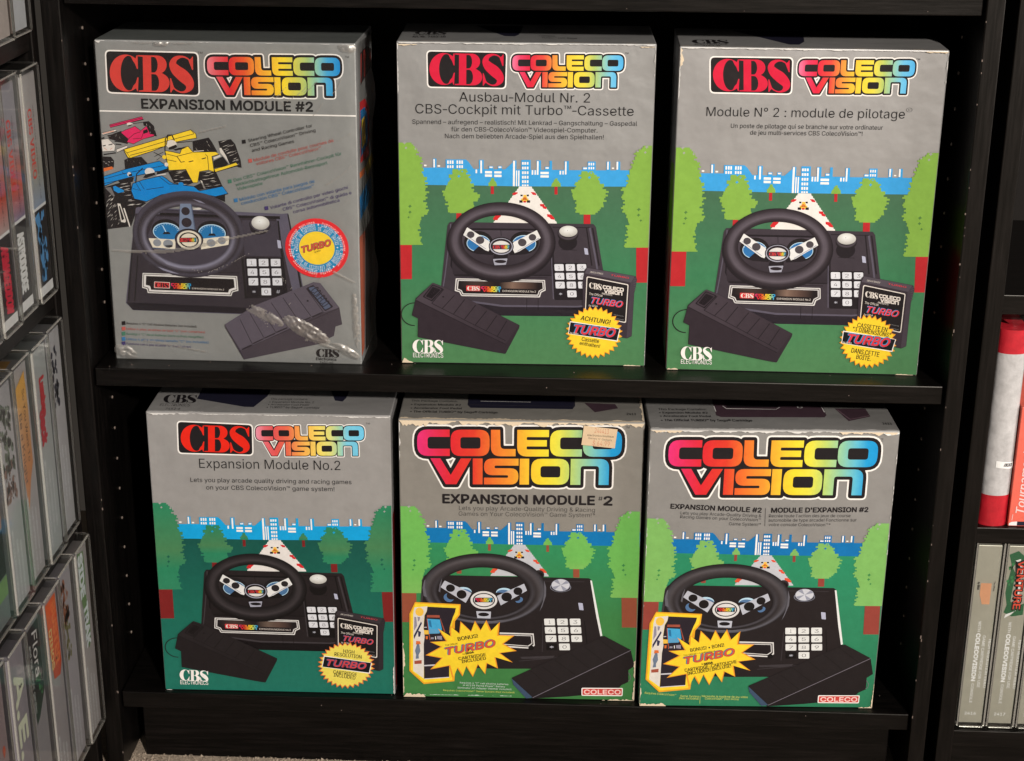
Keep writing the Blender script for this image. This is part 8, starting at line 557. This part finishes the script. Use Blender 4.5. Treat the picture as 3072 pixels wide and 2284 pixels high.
# ------------------------------------------------------------------ the six big boxes
SILV = {'B1': (160, 156, 149), 'B2': (164, 158, 151), 'B3': (168, 161, 154), 'B4': (178, 170, 162), 'B5': (160, 151, 139), 'B6': (160, 153, 145)}  # carton tones; lower row lightened in colour to offset weaker lamp light
DEPTH = 0.105
def big_box(key, label):
    x, y, z, yaw, wd, ht, lean = FRAME[key]
    root = tag(empty('game_box', (x, y, z), yaw), label, 'game box', 'boxed steering wheel controllers on the bookcase')
    sL, cL = math.sin(lean), math.cos(lean); W, H = wd*1000, ht*1000
    cl = lambda v, m: min(max(v, 0.75), m-0.75)
    F = lambda u, v, q: (cl(u, W)/1000-wd/2, cl(v, H)/1000*sL-0.00005-q, cl(v, H)/1000*cL)
    T = lambda u, d, q: (cl(u, W)/1000-wd/2, cl(d, DEPTH*1000)/1000+ht*sL, ht*cL+0.00005+q)
    Rt = lambda d, v, q: (wd/2+0.00005+q, cl(d, DEPTH*1000)/1000+cl(v, H)/1000*sL, cl(v, H)/1000*cL)
    Lt = lambda d, v, q: (-wd/2-0.00005-q, cl(d, DEPTH*1000)/1000+cl(v, H)/1000*sL, cl(v, H)/1000*cL)
    b = MB(); b.box(-wd/2, wd/2, 0, DEPTH, 0, ht, bev=0.0011, seg=3)
    for v in b.bm.verts: v.co.y += v.co.z*sL; v.co.z *= cL
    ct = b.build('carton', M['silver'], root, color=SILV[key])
    pal = PALS[key]; zz = {'f': 0.0, 't': 0.0, 'r': 0.0, 'l': 0.0}; pl = {'f': F, 't': T, 'r': Rt, 'l': Lt}
    wheel = {}
    def part(name, prims, face='f', A=None, m='print', label=None):
        s = Sheet(pl[face], A, pal, zz[face]+0.00002); s.draw(prims); zz[face] = s.z
        par = root
        if name in ('wheel_spokes_print', 'gauge_print', 'gear_knob_print', 'keypad_print', 'name_plate_print'):
            par = wheel.get('steering_wheel_print' if name == 'wheel_spokes_print' else 'console_print', root)
        if name == 'starburst_text_print': par = wheel.get('starburst_print', root)
        o = s.build(name, par, M[m]); wheel[name] = o
        if label: o['label'] = label
        return o
    art = ART[key]
    for nm, pr in art.get('pre', []): part(nm, pr)
    if 'land' in art:
        for nm, pr in art['own']: part(nm, pr)
        for nm, pr in LAND: part(nm, pr, 'f', art['land'])
        for nm, pr in (PRODA if art['set'] == 'A' else PRODB): part(nm, pr, 'f', art['prod'])
        for nm, pr in art['late']: part(nm, pr)
    if 'sticker' in art:
        zz['f'] += 0.0001; part('price_sticker', art['sticker'], 'f', None, 'sticker', 'small tan price sticker on the last letter of the logo')
    if key in TOP: part('top_flap_print', TOP[key], 't')
    for sd in 'lr':
        if key+sd in SIDE: part('side_print', SIDE[key+sd], sd)
    for f, sd, a0, a1, base, dr, dp, vert, dens, c in WEAR[key]:
        fl = flakes(sd, a0, a1, base, dr, dp, vert, dens)
        if fl:
            o = part('worn_edge', [('m', c, fl)], f, None, 'sticker')
            if len(fl) > 1: tag(o, kind='stuff')
    return root, F, zz
BOX = {}
for key, lab in (('B1', 'silver box in shrink wrap, printed with racing cars and a round red badge'),
                 ('B2', 'silver and green box with the German title and an ACHTUNG! starburst'),
                 ('B3', 'silver and green box with a French title, right end of the upper shelf'),
                 ('B4', 'box with dark green trees, left end of the lower shelf'),
                 ('B5', 'worn box with a tan price sticker on its rainbow logo, middle of the lower shelf'),
                 ('B6', 'box titled in English and French, right end of the lower shelf')):
    BOX[key] = big_box(key, lab)

# shrink wrap over the first box: a creased clear sheet just in front of it, bellied out on its right side
def shrink_wrap(key):
    root, F, zz = BOX[key]; x, y, z, yaw, wd, ht, lean = FRAME[key]; W, H = wd*1000, ht*1000; sL = math.sin(lean)
    rr = random.Random(5)
    CR = [CREASES]; segs = CREASES
    st = 0.9; nu, nv = int((W+1.5)/st), int((H-1)/st)
    waves = [(rr.uniform(0.02, 0.09), rr.uniform(0, 3.14), rr.uniform(0, 6.28), rr.uniform(0.1, 0.35)) for _ in range(9)]
    # bucket the creases so that each grid point only sees near ones
    hg = {}
    for (pts, a, wdt) in segs:
        c = crv(pts, 14)
        for k in range(len(c)-1):
            p, q = Vector(c[k]), Vector(c[k+1]); fade = min(1.0, k/6.0, (len(c)-1-k)/6.0)
            n = max(2, int((q-p).length/st*2))
            for i in range(n):
                m = p+(q-p)*(i/n); R = int(wdt*3/st)+1; iu, iv = int(m.x/st), int(m.y/st)
                for du in range(-R, R+1):
                    for dv in range(-R, R+1):
                        ku = (iu+du, iv+dv); d2 = ((iu+du)*st-m.x)**2+((iv+dv)*st-m.y)**2
                        v = a*fade*math.exp(-d2/(wdt*wdt))
                        if v > hg.get(ku, 0): hg[ku] = v
    for j in range(nv+1):
        for i in range(nu+1):
            for cu, cv, ru, rv, an, am in PATCHES:
                du, dv = i*st-cu, j*st-cv; a = (du*math.cos(an)+dv*math.sin(an))/ru; b = (-du*math.sin(an)+dv*math.cos(an))/rv; q = a*a+b*b
                if q < 1:
                    x, y = i*st, j*st
                    s_ = du*math.cos(an)+dv*math.sin(an); t_ = -du*math.sin(an)+dv*math.cos(an)
                    hh = am*(1-q*q)*(1.15+1.1*noise.noise(Vector((s_*0.16+x*0.02, t_*0.42, cu)))+0.75*noise.noise(Vector((s_*0.42, t_*0.8, cv))))
                    hg[(i, j)] = max(hg.get((i, j), 0), hh)
    vs = []
    for j in range(nv+1):
        for i in range(nu+1):
            u, v = i*st, j*st+0.5
            h = 0.9+sum(a*math.sin(f*(u*math.cos(t)+v*math.sin(t))+ph) for f, t, ph, a in waves)*0.5+hg.get((i, j), 0.0)
            vs.append((u/1000-wd/2, v/1000*sL-0.0022-max(0.05, h)/1000, v/1000))
    fs = [(j*(nu+1)+i, j*(nu+1)+i+1, (j+1)*(nu+1)+i+1, (j+1)*(nu+1)+i) for j in range(nv) for i in range(nu)]
    me = bpy.data.meshes.new('shrink_wrap'); me.from_pydata(vs, [], fs); me.materials.append(M['film']); me.materials.append(M['film_crease'])
    for k, p in enumerate(me.polygons):
        p.use_smooth = True
        i, j = k % nu, k//nu
        if max(hg.get((i, j), 0), hg.get((i+1, j+1), 0)) > 0.17+0.1*rr.random(): p.material_index = 1
    o = link('shrink_wrap', me, root); o['label'] = 'clear wrinkled film over the front'
    nd, nv2 = 24, 60; vs = []
    for j in range(nv2+1):
        for i in range(nd+1):
            t = i/nd; v = j/nv2; bul = math.sin(PI*t)*(3.5+3*math.sin(v*9)+2.5*math.sin(v*23+t*3))+rr.uniform(-0.15, 0.15)+1.6
            vs.append((wd/2+bul/1000, t*0.09+v*ht*sL-0.0015, v*ht*0.995+0.001))
    fs = [(j*(nd+1)+i, j*(nd+1)+i+1, (j+1)*(nd+1)+i+1, (j+1)*(nd+1)+i) for j in range(nv2) for i in range(nd)]
    me = bpy.data.meshes.new('shrink_wrap'); me.from_pydata(vs, [], fs); me.materials.append(M['film_loose'])
    o = link('shrink_wrap', me, root); o['label'] = 'loose film bellying out on the right side'
shrink_wrap('B1')

# ------------------------------------------------------------------ small boxes in clear cases
def rack_item(loc, rz, w, h, d, art, body, labels, group, topart=None, mx=0.0045, case=True):
    """w,h,d in metres; local x along the row, y into the shelf, z up"""
    iw, ih = w-2*mx, h-0.011
    c = MB(); c.box(-iw/2, iw/2, 0.0035, d-0.006, 0.0045, 0.0045+ih, bev=0.0006)
    t = tag(empty('cartridge_box', loc, rz), labels[0], 'game box', group)
    c.build('carton', M['silver'], t, color=tuple(min(250, v*1.09) for v in body))
    S = Sheet(lambda u, v, q: ((min(max(u, 0.3), iw*1000-0.3)/1000-iw/2), 0.0033-q, 0.0045+min(max(v, 0.3), ih*1000-0.3)/1000), None, PAL, 0.0)
    S.draw(art); S.build('spine_print', t, M['print'])
    if topart:
        S = Sheet(lambda u, v, q: (u/1000-iw/2, 0.0035+v/1000, 0.0047+ih+q), None, PAL, 0.0); S.draw(topart); S.build('top_print', t, M['print'])
    if case:
        k = MB(); k.box(-w/2, w/2, 0, d, 0.0008, h, bev=0.0012, seg=1)
        cs = k.build('clear_case', M['acrylic']); cs.location = loc; cs.rotation_euler = (0, 0, rz)
        tag(cs, labels[1], 'display case', group+' in clear cases')
        e = MB(); s = 0.0007
        for sx in (-1, 1):
            e.box(sx*(w/2-s)-s, sx*(w/2-s)+s, 0.0003, 0.0003+2*s, 0.003, h-0.003)
            e.box(sx*(w/2-s)-s, sx*(w/2-s)+s, 0.004, d-0.004, h-2*s-0.0003, h-0.0003)
            e.box(sx*(w/2-s)-s, sx*(w/2-s)+s, 0.004, d-0.004, 0.0012, 0.0012+2*s)
        e.box(-w/2+0.003, w/2-0.003, 0.0003, 0.0003+2*s, h-2*s-0.0003, h-0.0003); e.box(-w/2+0.003, w/2-0.003, 0.0003, 0.0003+2*s, 0.0012, 0.0012+2*s)
        eo = e.build('case_rim', M['acrylic_edge'], cs)
    return t
def vt(col, txt, x, y0, y1, h, bold=0.0, shear=0.0):
    """text reading downwards from y0 to y1, its baseline at x"""
    return ('T', col, txt, x, y0, -PI/2, y0-y1, h, bold, shear)
def blotch(seed, x0, x1, y0, y1, n, s):
    r = random.Random(seed); out = []
    for i in range(n):
        x, y = r.uniform(x0, x1), r.uniform(y0, y1); k = r.uniform(0.5, 1)*s
        out.append([(x+k*math.cos(a)*r.uniform(0.6, 1.1), y+k*1.6*math.sin(a)*r.uniform(0.6, 1.1)) for a in [j*2*PI/7 for j in range(7)]])
    return out
def white_lines(top):
    return [vt('spinew', 'HIGH RESOLUTION VIDEO', 24, top, top-52, 3.6, 0.014), vt('spinew', 'GAME CARTRIDGE FOR USE', 16, top+4, top-56, 3.6, 0.014), vt('spinew', 'WITH COLECOVISION CONSOLE', 7, top+16, top-66, 4.2, 0.02)]
def old_spine(lab, extra, tint):
    return [('g', [(75, tint[1]), (105, tint[2]), (140, tint[0])], 1, [[(0.5, 76), (36, 76), (36, 188), (0.5, 188)]]), ('p', 'spinew', [[(0.5, 74.5), (36, 74.5), (36, 77.5), (0.5, 77.5)]]), ('p', 'black', [[(1.2, 9), (35.3, 9), (35.3, 75), (1.2, 75)]]), ('p', 'spinew', [[(0.5, 0.5), (36, 0.5), (36, 9), (0.5, 9)]])]+lab+extra
cbst = [vt('cbsr', 'CBS VIDEO', 11, 160, 62+40, 9.5, 0.03), vt('txt2', 'VIDEO GAME CARTRIDGE FOR THE', 24, 162, 82, 2.6, 0.0), vt('txt2', 'VIDEO GAME', 4.5, 156, 128, 2.4, 0.0)]
WR, HR = 0.0455, 0.2
ROWS = [
 (0.304, -0.4000, -0.0187, [
   ([('p', (205, 200, 195), [[(0.5, 0.5), (36, 0.5), (36, 188), (0.5, 188)]]), ('p', 'plate0', [[(3, 44), (34, 44), (34, 186), (3, 186)]]), ('u',), ('M', 'caror', blotch(4, 11, 26, 50, 78, 9, 6)), ('M', 'caryel', blotch(9, 11, 26, 84, 130, 8, 6)), ('p', (150, 130, 135), [[(2, 38), (35, 38), (35, 42), (2, 42)]]), ('P', 'mauve2', [[(2, 29), (34, 29), (34, 31.5), (2, 31.5)]])], (176, 152, 138), 'tan box with an orange cartoon panel, top row on the left'),
   ([('p', (196, 178, 165), [[(0.5, 0.5), (36, 0.5), (36, 188), (0.5, 188)]]), ('p', (90, 80, 95), [[(6, 40), (34, 40), (34, 186), (6, 186)]])], (205, 190, 178), 'cream box with a dull violet panel, top row of the left bookcase'),
   ([('p', (60, 60, 85), [[(0.5, 0.5), (36, 0.5), (36, 188), (0.5, 188)]])], (70, 70, 95), 'dark blue box in the top row at the left edge')]),
 (0.0795, -0.4000, -0.0165, [
   (old_spine([('p', 'gblue', [[(4+k*1.0, 70-k*1.2) for k in (0,)]+[(16, 73), (20, 60), (18, 46), (21, 40), (19, 28), (23, 24), (21, 12), (12, 12), (13, 26), (10, 34), (12, 44), (7, 52), (11, 60)]]), ('M', 'gblue', blotch(2, 12, 28, 14, 72, 16, 4.2)), ('M', 'black', blotch(3, 12, 27, 14, 66, 14, 1.5))], cbst, ((178, 168, 160), (150, 160, 175), (165, 158, 140))), (176, 166, 158), 'grey box with a red title and a blue graffiti panel, second row'),
   (old_spine([vt('spinew', 'ASTRODODGE', 12, 66, 16, 15, 0.05), vt('grey', 'ASTRODODGE', 9, 63, 13, 3, 0.02)], cbst[:2], ((150, 142, 145), (120, 122, 145), (215, 90, 60))), (160, 150, 146), 'grey box with a white ASTRO title on black, second row of the left bookcase'),
   (old_spine([vt('cbsred', 'ARMAGEDDON', 13, 68, 14, 15, 0.05, 0.2)], cbst[:2], ((190, 150, 140), (190, 170, 160), (200, 70, 45))), (190, 178, 168), 'grey box with a red ARMAGEDDON title on black, second row of the left bookcase'),
   (old_spine([('M', 'caryel', blotch(6, 6, 30, 14, 70, 14, 5))], cbst[:1], ((120, 110, 115), (120, 90, 120), (110, 130, 70))), (110, 100, 105), 'dark box with a yellow panel, second row at the left edge')]),
 (-0.1435, -0.3965, -0.0165, [
   ([('u',), ('M', 'navydk', blotch(12, 7, 24, 118, 172, 26, 3.6)), ('M', (200, 195, 190), blotch(13, 9, 23, 120, 168, 8, 1.6))]+white_lines(78), (186, 178, 172), 'grey box with a scrawled navy logo, third row on the left'),
   ([('u',), vt((190, 45, 50), 'Lumber', 15, 162, 130, 11, 0.08), vt((185, 45, 55), 'Jack', 9, 134, 104, 13, 0.08)]+white_lines(74), (176, 174, 166), 'grey box with a red rounded title, third row of the left bookcase'),
   ([('g', [(90, (200, 130, 80)), (140, (205, 150, 100)), (170, (225, 165, 75))], 1, [[(3, 172), (30, 182), (32, 150), (31, 100), (22, 88), (12, 64), (9, 82), (5, 110), (4, 140)]]), ('u',), vt('black', 'So You Want To', 21, 168, 104, 5.5, 0.0), vt('black', 'Be a Knight', 9, 150, 88, 6.5, 0.0)]+white_lines(60), (178, 168, 162), 'grey box with an orange scroll reading Be a Knight, third row of the left bookcase'),
   ([('u',), ('M', (105, 112, 92), blotch(15, 4, 31, 116, 174, 60, 3.4)), ('M', (60, 68, 56), blotch(16, 4, 31, 116, 170, 34, 2.0)), ('M', (130, 95, 80), blotch(17, 5, 28, 92, 124, 26, 3.4)), ('M', (75, 55, 45), blotch(18, 5, 28, 92, 122, 18, 1.6))]+white_lines(52), (180, 172, 168), 'grey box with a green and brown camouflage logo, third row'),
   ([('p', (60, 140, 190), [[(0.5, 100), (36, 100), (36, 150), (0.5, 150)]]), ('P', (190, 130, 70), [[(0.5, 80), (36, 80), (36, 99), (0.5, 99)]]), ('p', 'plate0', [[(0.5, 40), (36, 40), (36, 78), (0.5, 78)]]), ('P', (120, 150, 90), [[(0.5, 22), (36, 22), (36, 39), (0.5, 39)]])], (120, 125, 120), 'box with a light blue band, third row of the left bookcase'),
   ([('u',)], (150, 148, 140), 'plain grey box in the third row at the left edge')]),
 (-0.3535, -0.3915, -0.0165, [
   ([('p', (110, 135, 85), [[(9, 188), (26, 184), (27, 160), (24, 138), (29, 120), (27, 92), (21, 86), (14, 100), (15, 126), (8, 150)]]), ('u',), vt((225, 222, 215), 'SIDE', 10, 184, 142, 12.5, 0.07), vt((225, 222, 215), 'TRAK', 14, 132, 90, 12, 0.07)]+white_lines(56), (178, 164, 156), 'grey box with a white and green SIDE TRAK title, left bookcase'),
   ([('u',), ('M', (150, 85, 50), blotch(22, 8, 24, 140, 180, 22, 4)), ('M', (120, 110, 60), blotch(23, 6, 22, 104, 150, 20, 3.2)), ('M', (190, 130, 80), blotch(24, 9, 22, 140, 180, 8, 1.5))]+white_lines(60), (172, 160, 158), 'grey box with a small brown pictorial logo, bottom row of the left bookcase'),
   ([('g', [(110, (195, 65, 35)), (170, (225, 90, 40)), (188, (225, 100, 45))], 1, [[(6, 186), (33, 186), (34, 118), (28, 108), (12, 112), (8, 140)]]), ('u',), vt((235, 120, 60), 'BUSTER', 20, 180, 122, 11, 0.05), vt((225, 190, 120), 'DINOS', 9, 160, 122, 7, 0.04)]+white_lines(40), (164, 152, 148), 'grey box with an orange and yellow tag, bottom row of the left bookcase'),
   ([('g', [(108, (30, 55, 40)), (130, (30, 26, 30)), (186, (36, 30, 34))], 1, [[(4, 186), (35, 186), (35, 118), (18, 100), (10, 96), (6, 130)]]), ('u',), vt((215, 205, 195), 'Flora', 17, 180, 138, 12, 0.01, 0.2), vt((205, 200, 190), 'and the magic garden', 8, 172, 108, 5, 0.0, 0.1), ('M', (60, 120, 70), blotch(26, 18, 32, 118, 136, 9, 3))]+white_lines(34), (150, 140, 138), 'grey box with a white script title on black, bottom row of the left bookcase'),
   ([('u',), vt((212, 208, 178), 'A.E.', 10, 168, 92, 19, 0.06)]+white_lines(30), (150, 138, 140), 'grey box with tall cream A.E. letters, bottom row of the left bookcase'),
   ([('u',), ('M', (190, 80, 50), blotch(28, 6, 30, 60, 120, 22, 5))], (150, 128, 126), 'grey box with a red-orange logo, bottom row at the left edge')]),
]
TOPS = {(2, 1): [('u',), ('T', (190, 45, 50), 'Lumber Jack', 6, 22, 0.1, 22, 9, 0.06, 0.0)], (2, 2): [('p', (215, 155, 75), [[(6, 8), (31, 10), (30, 34), (8, 32)]])], (2, 0): [('p', 'navydk', [[(10, 30), (26, 30), (26, 40), (10, 40)]])]}
for ri, (z, xp, y0, items) in enumerate(ROWS):
    for i, (art, body, lab) in enumerate(items):
        jig = (0.0, 0.0014, -0.0012, 0.0008, -0.0006, 0.001)[(i+ri) % 6]
        short = lab.split(',')[0].replace(' box', '')
        rack_item((xp+jig, y0-WR/2-i*(WR+0.0009), z), PI/2, WR, HR, 0.135, art, body, (lab, 'clear case around the '+re.split(',| in the| at the',lab)[0]), 'game boxes in the left bookcase', TOPS.get((ri, i)))
# right bookcase: three silver boxes
def spine2(num, extra):
    return [('u',), vt('spinew', 'HIGH RESOLUTION VIDEO', 19.5, 91, 39, 2.6, 0.014), vt('spinew', 'GAME CARTRIDGE FOR USE', 13.6, 95, 39, 2.6, 0.014), vt('spinew', 'WITH', 8, 110, 99, 2.6, 0.014), vt('spinew', 'COLECOVISION', 7.4, 97, 46, 3.6, 0.07), vt('spinew', 'CONSOLE', 8, 43, 22, 2.6, 0.014), ('T', 'spinew', num, 5, 9, 0, 10.5, 3.0, 0.02, 0)]+extra
venture = [('p', (45, 95, 60), [[(1, 180), (9, 184), (16, 178), (20, 172), (14, 168), (8, 172), (4, 164), (2, 150), (1.5, 140), (4, 128), (2, 120), (10, 116), (20, 118), (20, 130), (12, 126), (7, 132), (8, 150), (9, 160), (4, 170)]]), ('p', 'spinew', [[(7, 174), (12, 176), (13, 122), (4, 118), (3, 114), (9, 118), (14, 124), (15, 170)]]), ('u',), vt('plate0', 'VENTURE', 9.2, 175, 123, 7.5, 0.09), vt((225, 75, 50), 'VENTURE', 10, 174, 124, 6.5, 0.03), ('M', (60, 130, 75), blotch(41, 2, 7, 140, 180, 7, 1.6))]
sega = [('p', (214, 150, 110), [[(6, 150), (16, 150), (16, 128), (9, 128), (6, 138)]]), ('u',), vt('plate0', 'by SEGA', 3.2, 151, 143, 1.8, 0.05), vt('plate0', 'The Official', 17.8, 152, 142, 1.5, 0.02)]
for i, (num, ex, lab) in enumerate((('2416', sega, 'silver box numbered 2416 with a faded orange mark on its spine'), ('2417', venture, 'silver box with the red and green VENTURE title on its spine'), ('2418', [('M', (70, 80, 150), blotch(51, 6, 18, 120, 175, 12, 4))], 'silver box cut off by the right edge of the photo'))):
    rack_item((0.4412+i*0.0281, 0.012, -0.352), 0, 0.0265, 0.2, 0.135, spine2(num, ex), (166, 158, 140), (lab, 'clear case holding the '+lab), 'silver boxes in the right bookcase', None, 0.0022)

# white case with red ends, and the salmon box beside it
t = tag(empty('game_case', (0.44, 0.012, -0.1372)), 'white round-spined case with red ends and a small white label', 'case')
def round_spine(z0, z1, m, name, col, grow=0.0):
    n = 14; me = bpy.data.meshes.new(name); vs, fs = [], []
    prof = [(-0.0126-grow, 0.12)]+[((-math.cos(PI*k/n))*(0.0126+grow), 0.007-math.sin(PI*k/n)*(0.0075+grow)) for k in range(n+1)]+[(0.0126+grow, 0.12)]
    N = len(prof)
    for z in (z0, z1): vs += [(p[0], p[1], z) for p in prof]
    for z in (z0, z1): vs += [(p[0], p[1], z) for p in prof]
    fs = [(i, i+1, N+i+1, N+i) for i in range(N-1)]+[tuple(range(2*N, 3*N))[::-1], tuple(range(3*N, 4*N))]+[(N-1, 0, N, 2*N-1)]
    me.from_pydata(vs, [], fs); me.materials.append(m)
    a = me.color_attributes.new('Col', 'FLOAT_COLOR', 'CORNER')
    for d in a.data: d.color = ink(col)
    for i, p in enumerate(me.polygons): p.use_smooth = 0 < i < N-2
    return link(name, me, t)
M['vinyl'] = mat('printed_vinyl', attr=True, rough=0.3, spec=0.4, mottle=0.22, mscale=90, bump=0.3, bscale=60)
round_spine(0.0002, 0.189, M['vinyl'], 'sleeve', (190, 182, 175))
round_spine(0.0001, 0.0305, M['vinyl'], 'end_band', (185, 32, 42), 0.00015); round_spine(0.167, 0.1892, M['vinyl'], 'end_band', (190, 36, 46), 0.00015)
S = Sheet(lambda u, v, q: (u/1000, 0.007-math.sqrt(max(0.0, 1-(u/12.75)**2))*0.00765-q-0.0002, v/1000), None, PAL)
S.draw([('m', 'spinew', [[(x, 58-0.12*x), (x+1.8, 58-0.12*(x+1.8)), (x+1.8, 64.5-0.12*(x+1.8)), (x, 64.5-0.12*x)] for x in [-4+1.8*k for k in range(9)]]), ('t', 'plate0', 'JUKEBOX', 3, 59.5, -0.1, 8.0, 3.2, 0.03, 0)])
S.build('label', t, M['sticker'])
S = None
b = MB()
for i, (x, y, a) in enumerate(((-0.004, 0.01, 0.5), (0.004, 0.016, -0.4), (0.008, 0.03, 0.3))):
    m4 = Matrix.Translation((x, y, 0.197)) @ Matrix.Rotation(a, 4, 'Y') @ Matrix.Rotation(0.4+a, 4, 'X')
    q = [b.bm.verts.new(m4 @ Vector(p)) for p in ((-0.006, 0, -0.008), (0.006, 0, -0.008), (0.004, 0.003, 0.009), (-0.005, 0.002, 0.01))]; b.bm.faces.new(q)
b.build('torn_film', M['film'], t)
t = tag(empty('game_box', (0.4663, 0.0125, -0.1372)), 'salmon box with white slanted lettering beside the white case', 'game box')
b = MB(); b.box(-0.0128, 0.0128, 0, 0.12, 0.0002, 0.117, bev=0.0006); b.build('carton', M['print'], t, color=(232, 104, 84))
S = Sheet(lambda u, v, q: (u/1000-0.0128, -0.0002-q, v/1000), None, PAL)
S.draw([('p', 'spinew', [[(0.8, 1.0), (8, 1.0), (8, 5), (3, 4.5), (0.8, 3)]]), ('P', 'navydk', [[(8, 1.0), (25, 1.0), (25, 5), (8, 5)]]), ('t', (240, 200, 190), 'Tournament', 13, 12, PI/2, 62, 7.5, 0.02, 0.25), ('L', (240, 200, 190), 0.5, [(3, 6), (3.3, 12)])])
S.build('front_print', t, M['print'])
